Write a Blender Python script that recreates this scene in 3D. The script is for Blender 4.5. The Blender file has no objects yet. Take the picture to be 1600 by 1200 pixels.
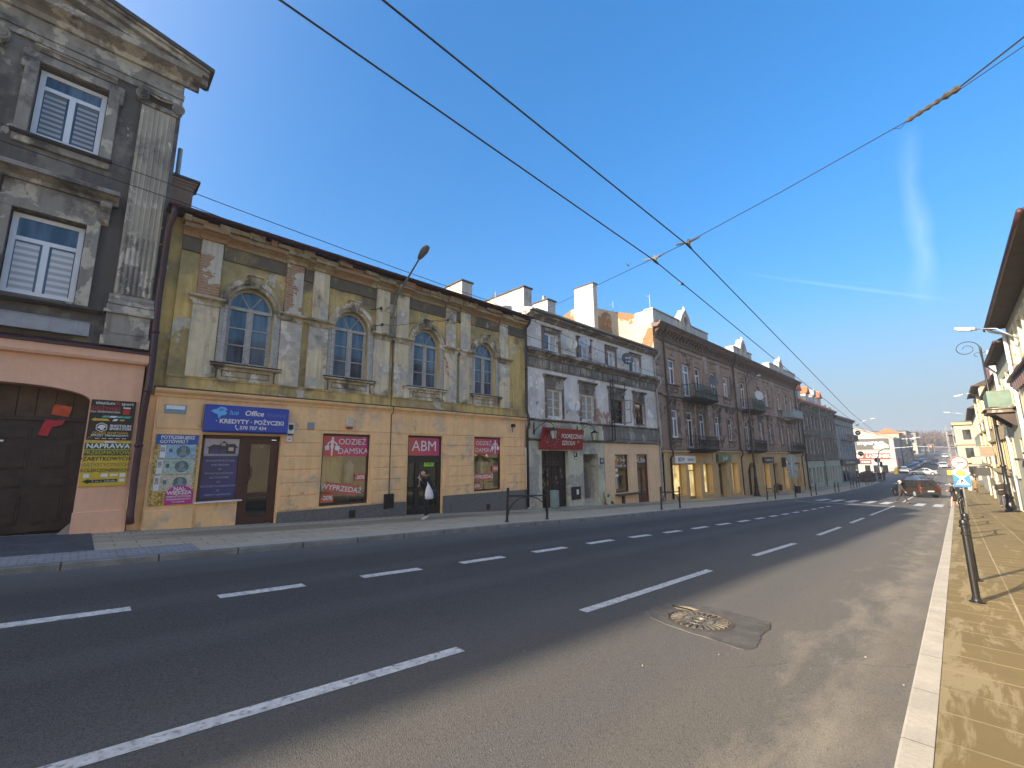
import bpy, math, random
from mathutils import Vector, Matrix
from mathutils.geometry import tessellate_polygon
SC = bpy.context.scene
COL = SC.collection
R_ = math.radians
rnd = random.Random(7)

# ---------------------------------------------------------------- camera
cam_d = bpy.data.cameras.new('camera')
cam = bpy.data.objects.new('camera', cam_d)
COL.objects.link(cam)
SC.camera = cam
cam_d.sensor_width = 36.0
cam_d.lens = 685.0 / 1600.0 * 36.0
cam_d.clip_start = 0.05
cam_d.clip_end = 3000
cam.matrix_world = Matrix(((0.71515, -0.11181, -0.68997, 0), (-0.69892, -0.12568, -0.70407, 0),
                           (-0.00800, 0.98575, -0.16802, 0), (0, 0, 0, 1)))
SC.render.resolution_x, SC.render.resolution_y = 1024, 768

# ---------------------------------------------------------------- sky and sun
TR_A, TR_B = (0.860, 0.0, 0.51), (0.968, 0.02, 0.235)
TR_C, TR_D = (0.895, 0.27, 0.36), (0.971, -0.03, 0.235)
SKY_K, SKY_SAT, FILL_GLOW = 0.34, 1.32, 5.0
HORIZON = (0.86, 1.06, 1.27)
SUN_EL, SUN_AZ = 20.3, 15.5          # the sun stands behind the camera, a little to the left of the street axis
sd = Vector((-math.cos(R_(SUN_EL)) * math.cos(R_(SUN_AZ)), math.cos(R_(SUN_EL)) * math.sin(R_(SUN_AZ)), math.sin(R_(SUN_EL))))
world = bpy.data.worlds.new('World')
SC.world = world
world.use_nodes = True
wn = world.node_tree.nodes
wl = world.node_tree.links
bg = wn['Background']
sky = wn.new('ShaderNodeTexSky')
sky.sky_type = 'NISHITA'
sky.sun_disc = False
sky.sun_elevation = R_(SUN_EL)
sky.sun_rotation = math.atan2(sd.x, sd.y)
sky.air_density = 1.0
sky.dust_density = 2.0
sky.ozone_density = 3.0
bg.inputs['Strength'].default_value = 0.128

def wmath(op, a, b=None, vec=True):
    n = wn.new('ShaderNodeVectorMath' if vec else 'ShaderNodeMath')
    n.operation = op
    for i, s in enumerate((a, b)):
        if s is None:
            continue
        if isinstance(s, (int, float, tuple)):
            n.inputs[i].default_value = s
        else:
            wl.new(s, n.inputs[i])
    return n.outputs[1] if op == 'DOT_PRODUCT' else n.outputs[0]


# thin air lightens less towards the horizon than the raw sky model: colour / (1 + K * luminance)
bw = wn.new('ShaderNodeRGBToBW')
wl.new(sky.outputs[0], bw.inputs[0])
den = wmath('MULTIPLY_ADD', bw.outputs[0], SKY_K, False)
den.node.inputs[2].default_value = 1.0
cmp_ = wn.new('ShaderNodeVectorMath')
cmp_.operation = 'DIVIDE'
wl.new(sky.outputs[0], cmp_.inputs[0])
wl.new(den, cmp_.inputs[1])
hs = wn.new('ShaderNodeHueSaturation')
hs.inputs['Saturation'].default_value = SKY_SAT
wl.new(cmp_.outputs[0], hs.inputs['Color'])
# old vapour trails: faint streaks along great circles of the sky
tcw = wn.new('ShaderNodeTexCoord')
dirv = tcw.outputs['Generated']


def trail(d0, d1, width, strength, rough, seed):
    d0, d1 = Vector(d0).normalized(), Vector(d1).normalized()
    nrm = d0.cross(d1).normalized()
    mid = (d0 + d1).normalized()
    half = math.acos(max(-1, min(1, d0.dot(mid))))
    nz = wn.new('ShaderNodeTexNoise')
    nz.inputs['Scale'].default_value = rough
    nz.inputs['Detail'].default_value = 5
    mp = wn.new('ShaderNodeMapping')
    mp.inputs['Location'].default_value = (seed, seed * 2, 0)
    wl.new(dirv, mp.inputs[0])
    wl.new(mp.outputs[0], nz.inputs['Vector'])
    off = wmath('SUBTRACT', nz.outputs[0], 0.5, False)
    off = wmath('MULTIPLY', off, width * 2.2, False)
    d = wmath('DOT_PRODUCT', dirv, tuple(nrm))
    d = wmath('ABSOLUTE', wmath('ADD', d, off, False), None, False)
    a = wmath('SUBTRACT', 1.0, wmath('DIVIDE', d, width, False), False)
    a = wmath('MAXIMUM', a, 0.0, False)
    e = wmath('DOT_PRODUCT', dirv, tuple(mid))
    e = wmath('DIVIDE', wmath('SUBTRACT', e, math.cos(half), False), 1 - math.cos(half), False)
    e = wmath('MINIMUM', wmath('MAXIMUM', e, 0.0, False), 1.0, False)
    a = wmath('MULTIPLY', wmath('MULTIPLY', a, e, False), nz.outputs[0], False)
    return wmath('MULTIPLY', a, strength, False)


tr = wmath('ADD', trail(TR_A, TR_B, 0.02, 0.26, 14, 3.1),
           trail(TR_C, TR_D, 0.004, 0.22, 9, 7.7), False)

sep_ = wn.new('ShaderNodeSeparateXYZ')
wl.new(dirv, sep_.inputs[0])
hzf = wn.new('ShaderNodeMapRange')
hzf.inputs[1].default_value, hzf.inputs[2].default_value, hzf.inputs[3].default_value, hzf.inputs[4].default_value = 0.0, 0.34, 0.92, 0.0
hzf.interpolation_type = 'SMOOTHSTEP'
wl.new(sep_.outputs[2], hzf.inputs[0])
hzm = wn.new('ShaderNodeMix')
hzm.data_type = 'RGBA'
wl.new(hzf.outputs[0], hzm.inputs[0])
wl.new(hs.outputs[0], hzm.inputs[6])
hzm.inputs[7].default_value = (*HORIZON, 1)
# broad warm glow around the sun, added behind the viewer to fill shaded fronts
aur = wmath('POWER', wmath('MAXIMUM', wmath('DOT_PRODUCT', dirv, tuple(sd)), 0.0, False), 3.2, False)
aur = wmath('MULTIPLY', aur, FILL_GLOW, False)
aum = wn.new('ShaderNodeVectorMath')
aum.operation = 'MULTIPLY_ADD'
wl.new(aur, aum.inputs[0])
aum.inputs[1].default_value = (1.0, 0.88, 0.70)
wl.new(hzm.outputs[2], aum.inputs[2])
mixs = wn.new('ShaderNodeMix')
mixs.data_type = 'RGBA'
wl.new(tr, mixs.inputs[0])
wl.new(aum.outputs[0], mixs.inputs[6])
mixs.inputs[7].default_value = (2.6, 3.0, 3.5, 1)
wl.new(mixs.outputs[2], bg.inputs['Color'])
sun_d = bpy.data.lights.new('sun', 'SUN')
sun = bpy.data.objects.new('sun', sun_d)
COL.objects.link(sun)
sun_d.energy = 3.3
sun_d.angle = R_(0.5)
sun_d.color = (1.0, 0.86, 0.68)
sun.rotation_euler = sd.to_track_quat('Z', 'Y').to_euler()
sun.location = sd * 60
SC.view_settings.view_transform = 'Standard'
SC.view_settings.look = 'None'
SC.view_settings.gamma = 1.0
SC.view_settings.exposure = 1.98
SC.cycles.use_denoising = True
SC.cycles.max_bounces = 6
SC.cycles.diffuse_bounces = 4
SC.cycles.glossy_bounces = 3
SC.cycles.transparent_max_bounces = 6
SC.cycles.sample_clamp_indirect = 6.0

# ---------------------------------------------------------------- mesh helpers
class MB:
    """collects faces; build() links them as ONE mesh object"""

    def __init__(s):
        s.v, s.f, s.mi = [], [], []

    def add(s, vs, fs, mi=0):
        o = len(s.v)
        s.v += [tuple(map(float, p)) for p in vs]
        s.f += [tuple(i + o for i in f) for f in fs]
        s.mi += [mi] * len(fs)
        return s

    def box(s, x0, x1, y0, y1, z0, z1, mi=0):
        x0, x1 = min(x0, x1), max(x0, x1)
        y0, y1 = min(y0, y1), max(y0, y1)
        z0, z1 = min(z0, z1), max(z0, z1)
        vs = [(x, y, z) for x in (x0, x1) for y in (y0, y1) for z in (z0, z1)]
        return s.add(vs, [(0, 1, 3, 2), (4, 6, 7, 5), (0, 4, 5, 1), (2, 3, 7, 6), (0, 2, 6, 4), (1, 5, 7, 3)], mi)

    def obox(s, c, u, v, w, mi=0):
        """box at centre c with half vectors u, v, w"""
        c, u, v, w = map(Vector, (c, u, v, w))
        vs = [c + a * u + b * v + d * w for a in (-1, 1) for b in (-1, 1) for d in (-1, 1)]
        return s.add(vs, [(0, 1, 3, 2), (4, 6, 7, 5), (0, 4, 5, 1), (2, 3, 7, 6), (0, 2, 6, 4), (1, 5, 7, 3)], mi)

    def prism(s, poly, a, b, f, mi=0):
        """extrude a 2D polygon between a and b; f(u, v, t) gives the 3D point"""
        n = len(poly)
        vs = [f(u, v, a) for u, v in poly] + [f(u, v, b) for u, v in poly]
        tris = tessellate_polygon([[Vector((u, v, 0)) for u, v in poly]])
        fs = [tuple(t) for t in tris] + [tuple(i + n for i in reversed(t)) for t in tris]
        fs += [(i, i + n, (i + 1) % n + n, (i + 1) % n) for i in range(n)]
        return s.add(vs, fs, mi)

    def xprof(s, poly, x0, x1, mi=0):       # poly in (y, z), extruded along x
        return s.prism(poly, x0, x1, lambda u, v, t: (t, u, v), mi)

    def yprof(s, poly, y0, y1, mi=0):       # poly in (x, z), extruded along y
        return s.prism(poly, y0, y1, lambda u, v, t: (u, t, v), mi)

    def zprof(s, poly, z0, z1, mi=0):       # poly in (x, y), extruded along z
        return s.prism(poly, z0, z1, lambda u, v, t: (u, v, t), mi)

    def tube(s, pts, r, n=8, mi=0, cap=True):
        pts = [Vector(p) for p in pts]
        rs = r if isinstance(r, (list, tuple)) else [r] * len(pts)
        o = len(s.v)
        up = Vector((0, 0, 1))
        prev = None
        for i, p in enumerate(pts):
            t = (pts[min(i + 1, len(pts) - 1)] - pts[max(i - 1, 0)]).normalized()
            if prev is None:
                a = t.cross(up)
                if a.length < 1e-3:
                    a = t.cross(Vector((1, 0, 0)))
                a.normalize()
            else:
                a = prev - t * prev.dot(t)
                if a.length < 1e-4:
                    a = t.orthogonal()
                a.normalize()
            prev = a
            b = t.cross(a)
            for k in range(n):
                q = p + (a * math.cos(2 * math.pi * k / n) + b * math.sin(2 * math.pi * k / n)) * rs[i]
                s.v.append(tuple(q))
        for i in range(len(pts) - 1):
            for k in range(n):
                k2 = (k + 1) % n
                s.f.append((o + i * n + k, o + i * n + k2, o + (i + 1) * n + k2, o + (i + 1) * n + k))
                s.mi.append(mi)
        if cap:
            s.f.append(tuple(o + k for k in reversed(range(n))))
            s.f.append(tuple(o + (len(pts) - 1) * n + k for k in range(n)))
            s.mi += [mi, mi]
        return s

    def lathe(s, prof, c=(0, 0, 0), n=12, mi=0):
        """prof: list of (radius, height)"""
        o = len(s.v)
        for r, z in prof:
            for k in range(n):
                a = 2 * math.pi * k / n
                s.v.append((c[0] + r * math.cos(a), c[1] + r * math.sin(a), c[2] + z))
        for i in range(len(prof) - 1):
            for k in range(n):
                k2 = (k + 1) % n
                s.f.append((o + i * n + k, o + i * n + k2, o + (i + 1) * n + k2, o + (i + 1) * n + k))
                s.mi.append(mi)
        s.f.append(tuple(o + k for k in reversed(range(n))))
        s.f.append(tuple(o + (len(prof) - 1) * n + k for k in range(n)))
        s.mi += [mi, mi]
        return s

    def ball(s, c, rx, ry=None, rz=None, n=12, m=8, mi=0):
        ry = rx if ry is None else ry
        rz = rx if rz is None else rz
        o = len(s.v)
        for i in range(m + 1):
            th = math.pi * i / m
            for k in range(n):
                a = 2 * math.pi * k / n
                s.v.append((c[0] + rx * math.sin(th) * math.cos(a), c[1] + ry * math.sin(th) * math.sin(a), c[2] - rz * math.cos(th)))
        for i in range(m):
            for k in range(n):
                k2 = (k + 1) % n
                s.f.append((o + i * n + k, o + i * n + k2, o + (i + 1) * n + k2, o + (i + 1) * n + k))
                s.mi.append(mi)
        return s

    def wall(s, outer, holes, f, depth, mi=0, rmi=None):
        """flat front with holes; each hole gets reveals that run `depth` inwards. f(u, v, t) -> point"""
        polys = [outer] + holes
        flat = [p for q in polys for p in q]
        tris = tessellate_polygon([[Vector((u, v, 0)) for u, v in q] for q in polys])
        s.add([f(u, v, 0) for u, v in flat], [tuple(t) for t in tris], mi)
        for q in holes:
            n = len(q)
            s.add([f(u, v, 0) for u, v in q] + [f(u, v, depth) for u, v in q],
                  [(i, (i + 1) % n, (i + 1) % n + n, i + n) for i in range(n)], mi if rmi is None else rmi)
        return s

    def build(s, name, mats, parent=None, smooth=False, bevel=0.0, origin=None):
        if not isinstance(mats, (list, tuple)):
            mats = [mats]
        if parent is not None:
            org = wloc(parent)
        elif origin is not None:
            org = Vector(origin)
        else:
            xs, ys, zs = zip(*s.v)
            org = Vector(((min(xs) + max(xs)) / 2, (min(ys) + max(ys)) / 2, min(zs)))
        me = bpy.data.meshes.new(name)
        me.from_pydata([(v[0] - org.x, v[1] - org.y, v[2] - org.z) for v in s.v], [], s.f)
        for m in mats:
            me.materials.append(m)
        if len(mats) > 1:
            me.polygons.foreach_set('material_index', s.mi)
        if smooth:
            me.polygons.foreach_set('use_smooth', [True] * len(s.f))
        me.update()
        o = bpy.data.objects.new(name, me)
        COL.objects.link(o)
        if parent is not None:
            o.parent = parent
        else:
            o.location = org
        o['wl'] = tuple(org)
        if bevel:
            b = o.modifiers.new('bevel', 'BEVEL')
            b.width = bevel
            b.segments = 2
            b.limit_method = 'ANGLE'
            b.angle_limit = R_(40)
        if smooth == 'auto':
            me.polygons.foreach_set('use_smooth', [True] * len(s.f))
            es = o.modifiers.new('split', 'EDGE_SPLIT')
            es.split_angle = R_(35)
        return o


def wloc(o):
    return Vector(o['wl'])


def tag(o, label=None, cat=None, group=None, kind=None):
    if label:
        o['label'] = label
    if cat:
        o['category'] = cat
    if group:
        o['group'] = group
    if kind:
        o['kind'] = kind
    return o


def thing(name, label, cat, loc, group=None, kind=None):
    o = bpy.data.objects.new(name, None)
    COL.objects.link(o)
    o.empty_display_size = 0.2
    o.location = loc
    o['wl'] = tuple(map(float, loc))
    return tag(o, label, cat, group, kind)


def dup(root, loc, rotz=None, label=None, scale=None):
    """a copy of a thing with copies of its parts and sub-parts"""
    r = root.copy()
    COL.objects.link(r)
    r.location = loc
    r['wl'] = tuple(map(float, loc))
    if rotz is not None:
        r.rotation_euler = (0, 0, rotz)
    if scale is not None:
        r.scale = (scale, scale, scale)
    if label:
        r['label'] = label
    for ch in list(root.children):
        c = ch.copy()
        COL.objects.link(c)
        c.parent = r
        for g in list(ch.children):
            d = g.copy()
            COL.objects.link(d)
            d.parent = c
    return r


def text_mb(mb, txt, size, f, mi=0, depth=0.006, align='CENTER', bold=0.0, squash=1.0, shear=0.0):
    """lettering as solid letters; f(u, v, t) maps text space to the place"""
    cu = bpy.data.curves.new('letters', 'FONT')
    cu.body = txt
    cu.size = size
    cu.align_x = align
    cu.align_y = 'CENTER'
    cu.offset = bold
    cu.shear = shear
    cu.resolution_u = 3
    cu.fill_mode = 'FRONT'
    ob = bpy.data.objects.new('letters', cu)
    COL.objects.link(ob)
    dg = bpy.context.evaluated_depsgraph_get()
    me = bpy.data.meshes.new_from_object(ob.evaluated_get(dg))
    n = len(me.vertices)
    base = [(v.co.x * squash, v.co.y) for v in me.vertices]
    vs = [f(u, v, depth) for u, v in base]
    fs = [tuple(p.vertices) for p in me.polygons]
    if n:
        mb.add(vs, fs, mi)
    bpy.data.objects.remove(ob)
    bpy.data.curves.remove(cu)
    bpy.data.meshes.remove(me)


def strokes(mb, xa, xb, z, h, y, mi=0):
    """lettering too small to read: a row of little upright and slanting marks"""
    x = xa
    while x < xb:
        w = h * rnd.uniform(.25, .6)
        if rnd.random() > .14:
            hh = h * rnd.choice((.6, .6, .65, 1))
            mb.box(x, x + h * .14, y - .004, y, z - h / 2, z - h / 2 + hh)
            mb.box(x + h * .14, x + w, y - .004, y, z - h / 2 + hh * .42, z - h / 2 + hh * .62)
        x += w + h * .16


def front(x, z, y):
    """text or outline on a left-hand facade: u runs along +X, faces -Y; depth comes forward"""
    return lambda u, v, t: (x + u, y - t, z + v)


def arch(xa, xb, za, zs, rise, n=14):
    """outline of an opening with a round or flat arched head: springs at zs, rises by rise"""
    cx, r = (xa + xb) / 2, (xb - xa) / 2
    return [(xa, za), (xb, za)] + [(cx + r * math.cos(math.pi * i / n), zs + rise * math.sin(math.pi * i / n)) for i in range(n + 1)]


def rect(xa, xb, za, zb):
    return [(xa, za), (xb, za), (xb, zb), (xa, zb)]


def lerp(x, xs, ys):
    if x <= xs[0]:
        return ys[0]
    for i in range(len(xs) - 1):
        if x <= xs[i + 1]:
            return ys[i] + (ys[i + 1] - ys[i]) * (x - xs[i]) / (xs[i + 1] - xs[i])
    return ys[-1]


PX = [-90, -30, 0, 1.3, 5.3, 10.3, 14.7, 19.3, 21.9, 26.4, 28, 37.5, 44.4, 50, 64, 84, 100, 130, 160, 240, 420]
PZ = [2.0, -0.25, -1.6, -1.66, -1.85, -2.05, -2.28, -2.46, -2.57, -2.77, -2.84, -3.22, -3.50, -3.70, -4.08, -4.30, -4.34, -3.95, -3.3, -0.2, 7.0]


def zp(x):
    return lerp(x, PX, PZ)          # pavement level along the street


def zr(x):
    return zp(x) - 0.11             # road level


def yk(x):
    return 0.30 + 0.0165 * x        # inner edge of the right kerb


def yw(x):
    return -2.75 + 0.02 * x         # right-hand building line


YL = 10.4                           # left kerb line
YF = 14.4                           # left-hand building line


# ---------------------------------------------------------------- materials
class NT:
    def __init__(s, name):
        s.m = bpy.data.materials.new(name)
        s.m.use_nodes = True
        s.n = s.m.node_tree.nodes
        s.l = s.m.node_tree.links
        s.b = s.n['Principled BSDF']
        s.pos = s.n.new('ShaderNodeNewGeometry').outputs['Position']

    def lk(s, a, b):
        s.l.new(a, b)

    def vec(s, scale=(1, 1, 1), off=(0, 0, 0), src=None):
        m = s.n.new('ShaderNodeMapping')
        m.inputs['Scale'].default_value = scale
        m.inputs['Location'].default_value = off
        s.lk(src or s.pos, m.inputs[0])
        return m.outputs[0]

    def noise(s, scale=1.0, stretch=(1, 1, 1), off=(0, 0, 0), detail=4, rough=0.55, dist=0.0):
        t = s.n.new('ShaderNodeTexNoise')
        t.inputs['Scale'].default_value = scale
        t.inputs['Detail'].default_value = detail
        t.inputs['Roughness'].default_value = rough
        t.inputs['Distortion'].default_value = dist
        s.lk(s.vec(stretch, off), t.inputs['Vector'])
        return t.outputs[0]

    def ramp(s, v, a, b, lo=0.0, hi=1.0):
        m = s.n.new('ShaderNodeMapRange')
        m.inputs[1].default_value = a
        m.inputs[2].default_value = b
        m.inputs[3].default_value = lo
        m.inputs[4].default_value = hi
        s.lk(v, m.inputs[0])
        return m.outputs[0]

    def math(s, op, a, b=0.0):
        m = s.n.new('ShaderNodeMath')
        m.operation = op
        for i, q in enumerate((a, b)):
            if isinstance(q, (int, float)):
                m.inputs[i].default_value = q
            else:
                s.lk(q, m.inputs[i])
        return m.outputs[0]

    def mix(s, fac, a, b, mode='MIX'):
        m = s.n.new('ShaderNodeMix')
        m.data_type = 'RGBA'
        m.blend_type = mode
        for i, q in ((0, fac), (6, a), (7, b)):
            if isinstance(q, (int, float)):
                m.inputs[i].default_value = q
            elif isinstance(q, (tuple, list)):
                m.inputs[i].default_value = (*q[:3], 1)
            else:
                s.lk(q, m.inputs[i])
        return m.outputs[2]

    def sep(s, src=None):
        x = s.n.new('ShaderNodeSeparateXYZ')
        s.lk(src or s.pos, x.inputs[0])
        return x.outputs

    def brick(s, c1, c2, cm, w, h, m=0.012, vec=None, off=0.5, bias=0.0):
        t = s.n.new('ShaderNodeTexBrick')
        t.inputs['Color1'].default_value = (*c1, 1)
        t.inputs['Color2'].default_value = (*c2, 1)
        t.inputs['Mortar'].default_value = (*cm, 1)
        t.inputs['Scale'].default_value = 1
        t.inputs['Brick Width'].default_value = w
        t.inputs['Row Height'].default_value = h
        t.inputs['Mortar Size'].default_value = m
        t.inputs['Mortar Smooth'].default_value = 0.3
        t.inputs['Bias'].default_value = bias
        t.offset = off
        s.lk(vec, t.inputs['Vector'])
        return t

    def xz(s):
        """wall coordinates: along the wall and up"""
        p = s.sep()
        c = s.n.new('ShaderNodeCombineXYZ')
        s.lk(s.math('ADD', p[0], p[1]), c.inputs[0])
        s.lk(p[2], c.inputs[1])
        return c.outputs[0]

    def bump(s, h, strength=0.3, dist=0.02, prev=None):
        b = s.n.new('ShaderNodeBump')
        b.inputs['Strength'].default_value = strength
        b.inputs['Distance'].default_value = dist
        s.lk(h, b.inputs['Height'])
        if prev is not None:
            s.lk(prev, b.inputs['Normal'])
        return b.outputs[0]

    def done(s, col, rough=0.8, normal=None, metal=0.0, spec=None):
        if isinstance(col, (tuple, list)):
            s.b.inputs['Base Color'].default_value = (*col[:3], 1)
        else:
            s.lk(col, s.b.inputs['Base Color'])
        if isinstance(rough, (int, float)):
            s.b.inputs['Roughness'].default_value = rough
        else:
            s.lk(rough, s.b.inputs['Roughness'])
        s.b.inputs['Metallic'].default_value = metal
        if spec is not None:
            s.b.inputs['Specular IOR Level'].default_value = spec
        if normal is not None:
            s.lk(normal, s.b.inputs['Normal'])
        return s.m


def dk(c, k):
    return tuple(min(1.0, x * k) for x in c)


def mat(name, c, rough=0.7, var=0.18, scale=4.0, metal=0.0, bump=0.0, bscale=40.0, spec=None, dirt=None):
    t = NT(name)
    col = t.mix(t.ramp(t.noise(scale), 0.3, 0.7), dk(c, 1 - var), dk(c, 1 + var))
    if dirt:
        col = t.mix(t.ramp(t.noise(scale * 2.3, off=(5, 3, 1), detail=6), 0.52, 0.68), col, dirt)
    nm = t.bump(t.noise(bscale, detail=3), 0.25, bump) if bump else None
    return t.done(col, rough, nm, metal, spec)


def plaster(name, c, patches=(), brick=None, streak=0.25, var=0.14, bump=0.012, rough=0.9, seed=0.0, bricks=((0.36, 0.13, 0.07), (0.45, 0.20, 0.11), (0.42, 0.36, 0.30))):
    """aged wall paint: mottled colour, rain streaks, patches of other plaster with ragged edges, bare brick"""
    t = NT(name)
    col = t.mix(t.ramp(t.noise(0.9, off=(seed, 0, seed), detail=6), 0.3, 0.7), dk(c, 1 - var), dk(c, 1 + var))
    col = t.mix(t.ramp(t.noise(7, off=(0, seed, 3), detail=5), 0.35, 0.75, 0, 0.35), col, dk(c, 0.72))
    if streak:
        st = t.ramp(t.noise(1.0, (5.5, 5.5, 0.35), (seed, 1, 2), 6, 0.62), 0.44, 0.66, 0, streak * 1.25)
        col = t.mix(st, col, dk(c, 0.42))
    h = t.noise(28, detail=4)
    for i, (pc, sc, th, so) in enumerate(patches):
        f = t.ramp(t.noise(sc, (1, 1, 0.8), (seed + 11.3 * i, 7.1 * i, seed), 8, 0.62, 0.25), th, th + so)
        pv = t.mix(t.ramp(t.noise(5, off=(i, 9, seed)), 0.3, 0.7), dk(pc, 0.8), dk(pc, 1.15))
        col = t.mix(f, col, pv)
        h = t.math('SUBTRACT', h, t.math('MULTIPLY', f, 0.5))
    if brick:
        sc, th, so = brick
        f = t.ramp(t.noise(sc, (1, 1, 1), (seed + 40, 2, seed), 8, 0.62, 0.3), th, th + so)
        b = t.brick(bricks[0], bricks[1], bricks[2], 0.27, 0.078, 0.011, t.xz())
        bc = t.mix(t.ramp(t.noise(9, detail=4), 0.4, 0.75, 0, 0.6), b.outputs[0], dk(bricks[2], 0.75))
        col = t.mix(f, col, bc)
        h = t.math('SUBTRACT', h, t.math('MULTIPLY', f, t.math('ADD', t.math('MULTIPLY', b.outputs[1], 0.7), 0.8)))
    return t.done(col, rough, t.bump(h, 0.55, bump))


def glass_mat(name, c=(0.02, 0.03, 0.04), rough=0.04, spec=0.8, tint=None):
    t = NT(name)
    col = t.mix(t.ramp(t.noise(1.0, (4, 4, 0.5), (3, 1, 0), 3), 0.38, 0.62), c, tint or dk(c, 1.8))
    return t.done(col, t.ramp(t.noise(3), 0.3, 0.8, rough, rough + 0.06), t.bump(t.noise(1.3, detail=1), 0.12, 0.02), 0.0, spec)


def clear_mat(name, tint=(0.9, 0.95, 0.95), op=0.25):
    m = bpy.data.materials.new(name)
    m.use_nodes = True
    n, l = m.node_tree.nodes, m.node_tree.links
    n.remove(n['Principled BSDF'])
    tr = n.new('ShaderNodeBsdfTransparent')
    tr.inputs[0].default_value = (*tint, 1)
    gl = n.new('ShaderNodeBsdfGlossy')
    gl.inputs['Roughness'].default_value = 0.02
    fr = n.new('ShaderNodeFresnel')
    fr.inputs[0].default_value = 1.5
    ad = n.new('ShaderNodeMath')
    ad.inputs[1].default_value = op
    l.new(fr.outputs[0], ad.inputs[0])
    mx = n.new('ShaderNodeMixShader')
    l.new(ad.outputs[0], mx.inputs[0])
    l.new(tr.outputs[0], mx.inputs[1])
    l.new(gl.outputs[0], mx.inputs[2])
    l.new(mx.outputs[0], n['Material Output'].inputs[0])
    return m


def emis_mat(name, c, e):
    t = NT(name)
    t.b.inputs['Emission Color'].default_value = (*c, 1)
    t.b.inputs['Emission Strength'].default_value = e
    return t.done(c, 0.5)


M_BLACK = mat('black painted iron', (0.012, 0.012, 0.013), 0.38, 0.3, 6, bump=0.002, spec=0.5)
M_STEEL = mat('galvanised steel', (0.42, 0.43, 0.44), 0.45, 0.15, 5, 0.7)
M_ZINC = mat('weathered zinc', (0.30, 0.31, 0.32), 0.55, 0.2, 3, 0.3)
M_MAROON = mat('dark maroon sheet metal', (0.062, 0.022, 0.026), 0.5, 0.25, 3, bump=0.003, dirt=(0.042, 0.028, 0.028))
M_BROWNPIPE = mat('dark brown metal', (0.035, 0.022, 0.018), 0.5, 0.25, 3)
M_WHITE = mat('white painted wood', (0.62, 0.63, 0.62), 0.5, 0.08, 6, dirt=(0.42, 0.42, 0.40))
M_OLDWHITE = mat('flaking white paint', (0.40, 0.385, 0.345), 0.75, 0.15, 7, bump=0.004, dirt=(0.24, 0.215, 0.175))
M_PVC = mat('white window plastic', (0.72, 0.74, 0.76), 0.35, 0.05, 3)
M_GLASS = glass_mat('window glass by day', (0.022, 0.036, 0.055), 0.03, 0.9, (0.10, 0.14, 0.18))
M_GLASS2 = glass_mat('dark shop glass', (0.012, 0.013, 0.012), 0.02, 0.9, (0.03, 0.03, 0.022))
M_CLEAR = clear_mat('clear shop glass', (0.86, 0.88, 0.84), 0.10)
M_CURTAIN = mat('net curtain', (0.42, 0.43, 0.42), 0.9, 0.2, 6)
M_DARK = mat('dark room', (0.02, 0.018, 0.016), 0.9, 0.3, 1)
M_WIRE = mat('black cable', (0.014, 0.013, 0.014), 0.5, 0.1, 2)
M_ROOF = mat('dark roof felt', (0.07, 0.06, 0.055), 0.85, 0.3, 2, bump=0.01)
M_PAINT = mat('white road paint', (0.56, 0.56, 0.54), 0.7, 0.2, 9, bump=0.004, dirt=(0.20, 0.20, 0.20))

# ================================================================ the setting
def strip(mb, x0, x1, ya, yb, zf, step=1.0, mi=0, ny=1):
    n = max(1, int(math.ceil((x1 - x0) / step)))
    fa = ya if callable(ya) else (lambda x: ya)
    fb = yb if callable(yb) else (lambda x: yb)
    vs, fs = [], []
    for i in range(n + 1):
        x = x0 + (x1 - x0) * i / n
        for j in range(ny + 1):
            y = fa(x) + (fb(x) - fa(x)) * j / ny
            vs.append((x, y, zf(x)))
    w = ny + 1
    for i in range(n):
        for j in range(ny):
            fs.append((i * w + j, (i + 1) * w + j, (i + 1) * w + j + 1, i * w + j + 1))
    return mb.add(vs, fs, mi)


def structure(mb, name, m, **k):
    return tag(mb.build(name, m, **k), kind='structure')


# asphalt: gutter dust and grit, sunlit and shaded tones painted across the lanes, wheel tracks, hairline cracks
t = NT('worn asphalt')
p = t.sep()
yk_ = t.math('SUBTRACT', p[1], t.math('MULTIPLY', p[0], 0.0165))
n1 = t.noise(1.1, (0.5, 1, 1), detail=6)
col = t.mix(t.ramp(n1, 0.3, 0.7), (0.019, 0.023, 0.030), (0.032, 0.036, 0.044))  # base painted darker and bluer, for the shaded lanes
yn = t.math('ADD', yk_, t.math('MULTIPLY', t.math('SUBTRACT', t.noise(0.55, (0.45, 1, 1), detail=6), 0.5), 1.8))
col = t.mix(t.ramp(yn, 5.2, 1.8, 0, 0.85), col, (0.155, 0.140, 0.114))  # right lane paler and warmer: dust plus painted-in sunlight
# sand and lime in the gutter
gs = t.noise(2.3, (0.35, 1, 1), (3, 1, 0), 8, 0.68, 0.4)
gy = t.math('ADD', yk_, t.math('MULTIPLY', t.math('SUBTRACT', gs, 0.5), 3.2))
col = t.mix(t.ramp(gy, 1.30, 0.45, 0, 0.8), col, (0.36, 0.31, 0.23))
col = t.mix(t.ramp(t.math('ADD', yk_, t.math('MULTIPLY', t.math('SUBTRACT', t.noise(1.6, (0.4, 1, 1), (8, 8, 0), 7, 0.66), 0.5), 2.4)), 0.85, 0.45, 0, 0.7), col, (0.20, 0.165, 0.115))
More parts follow.
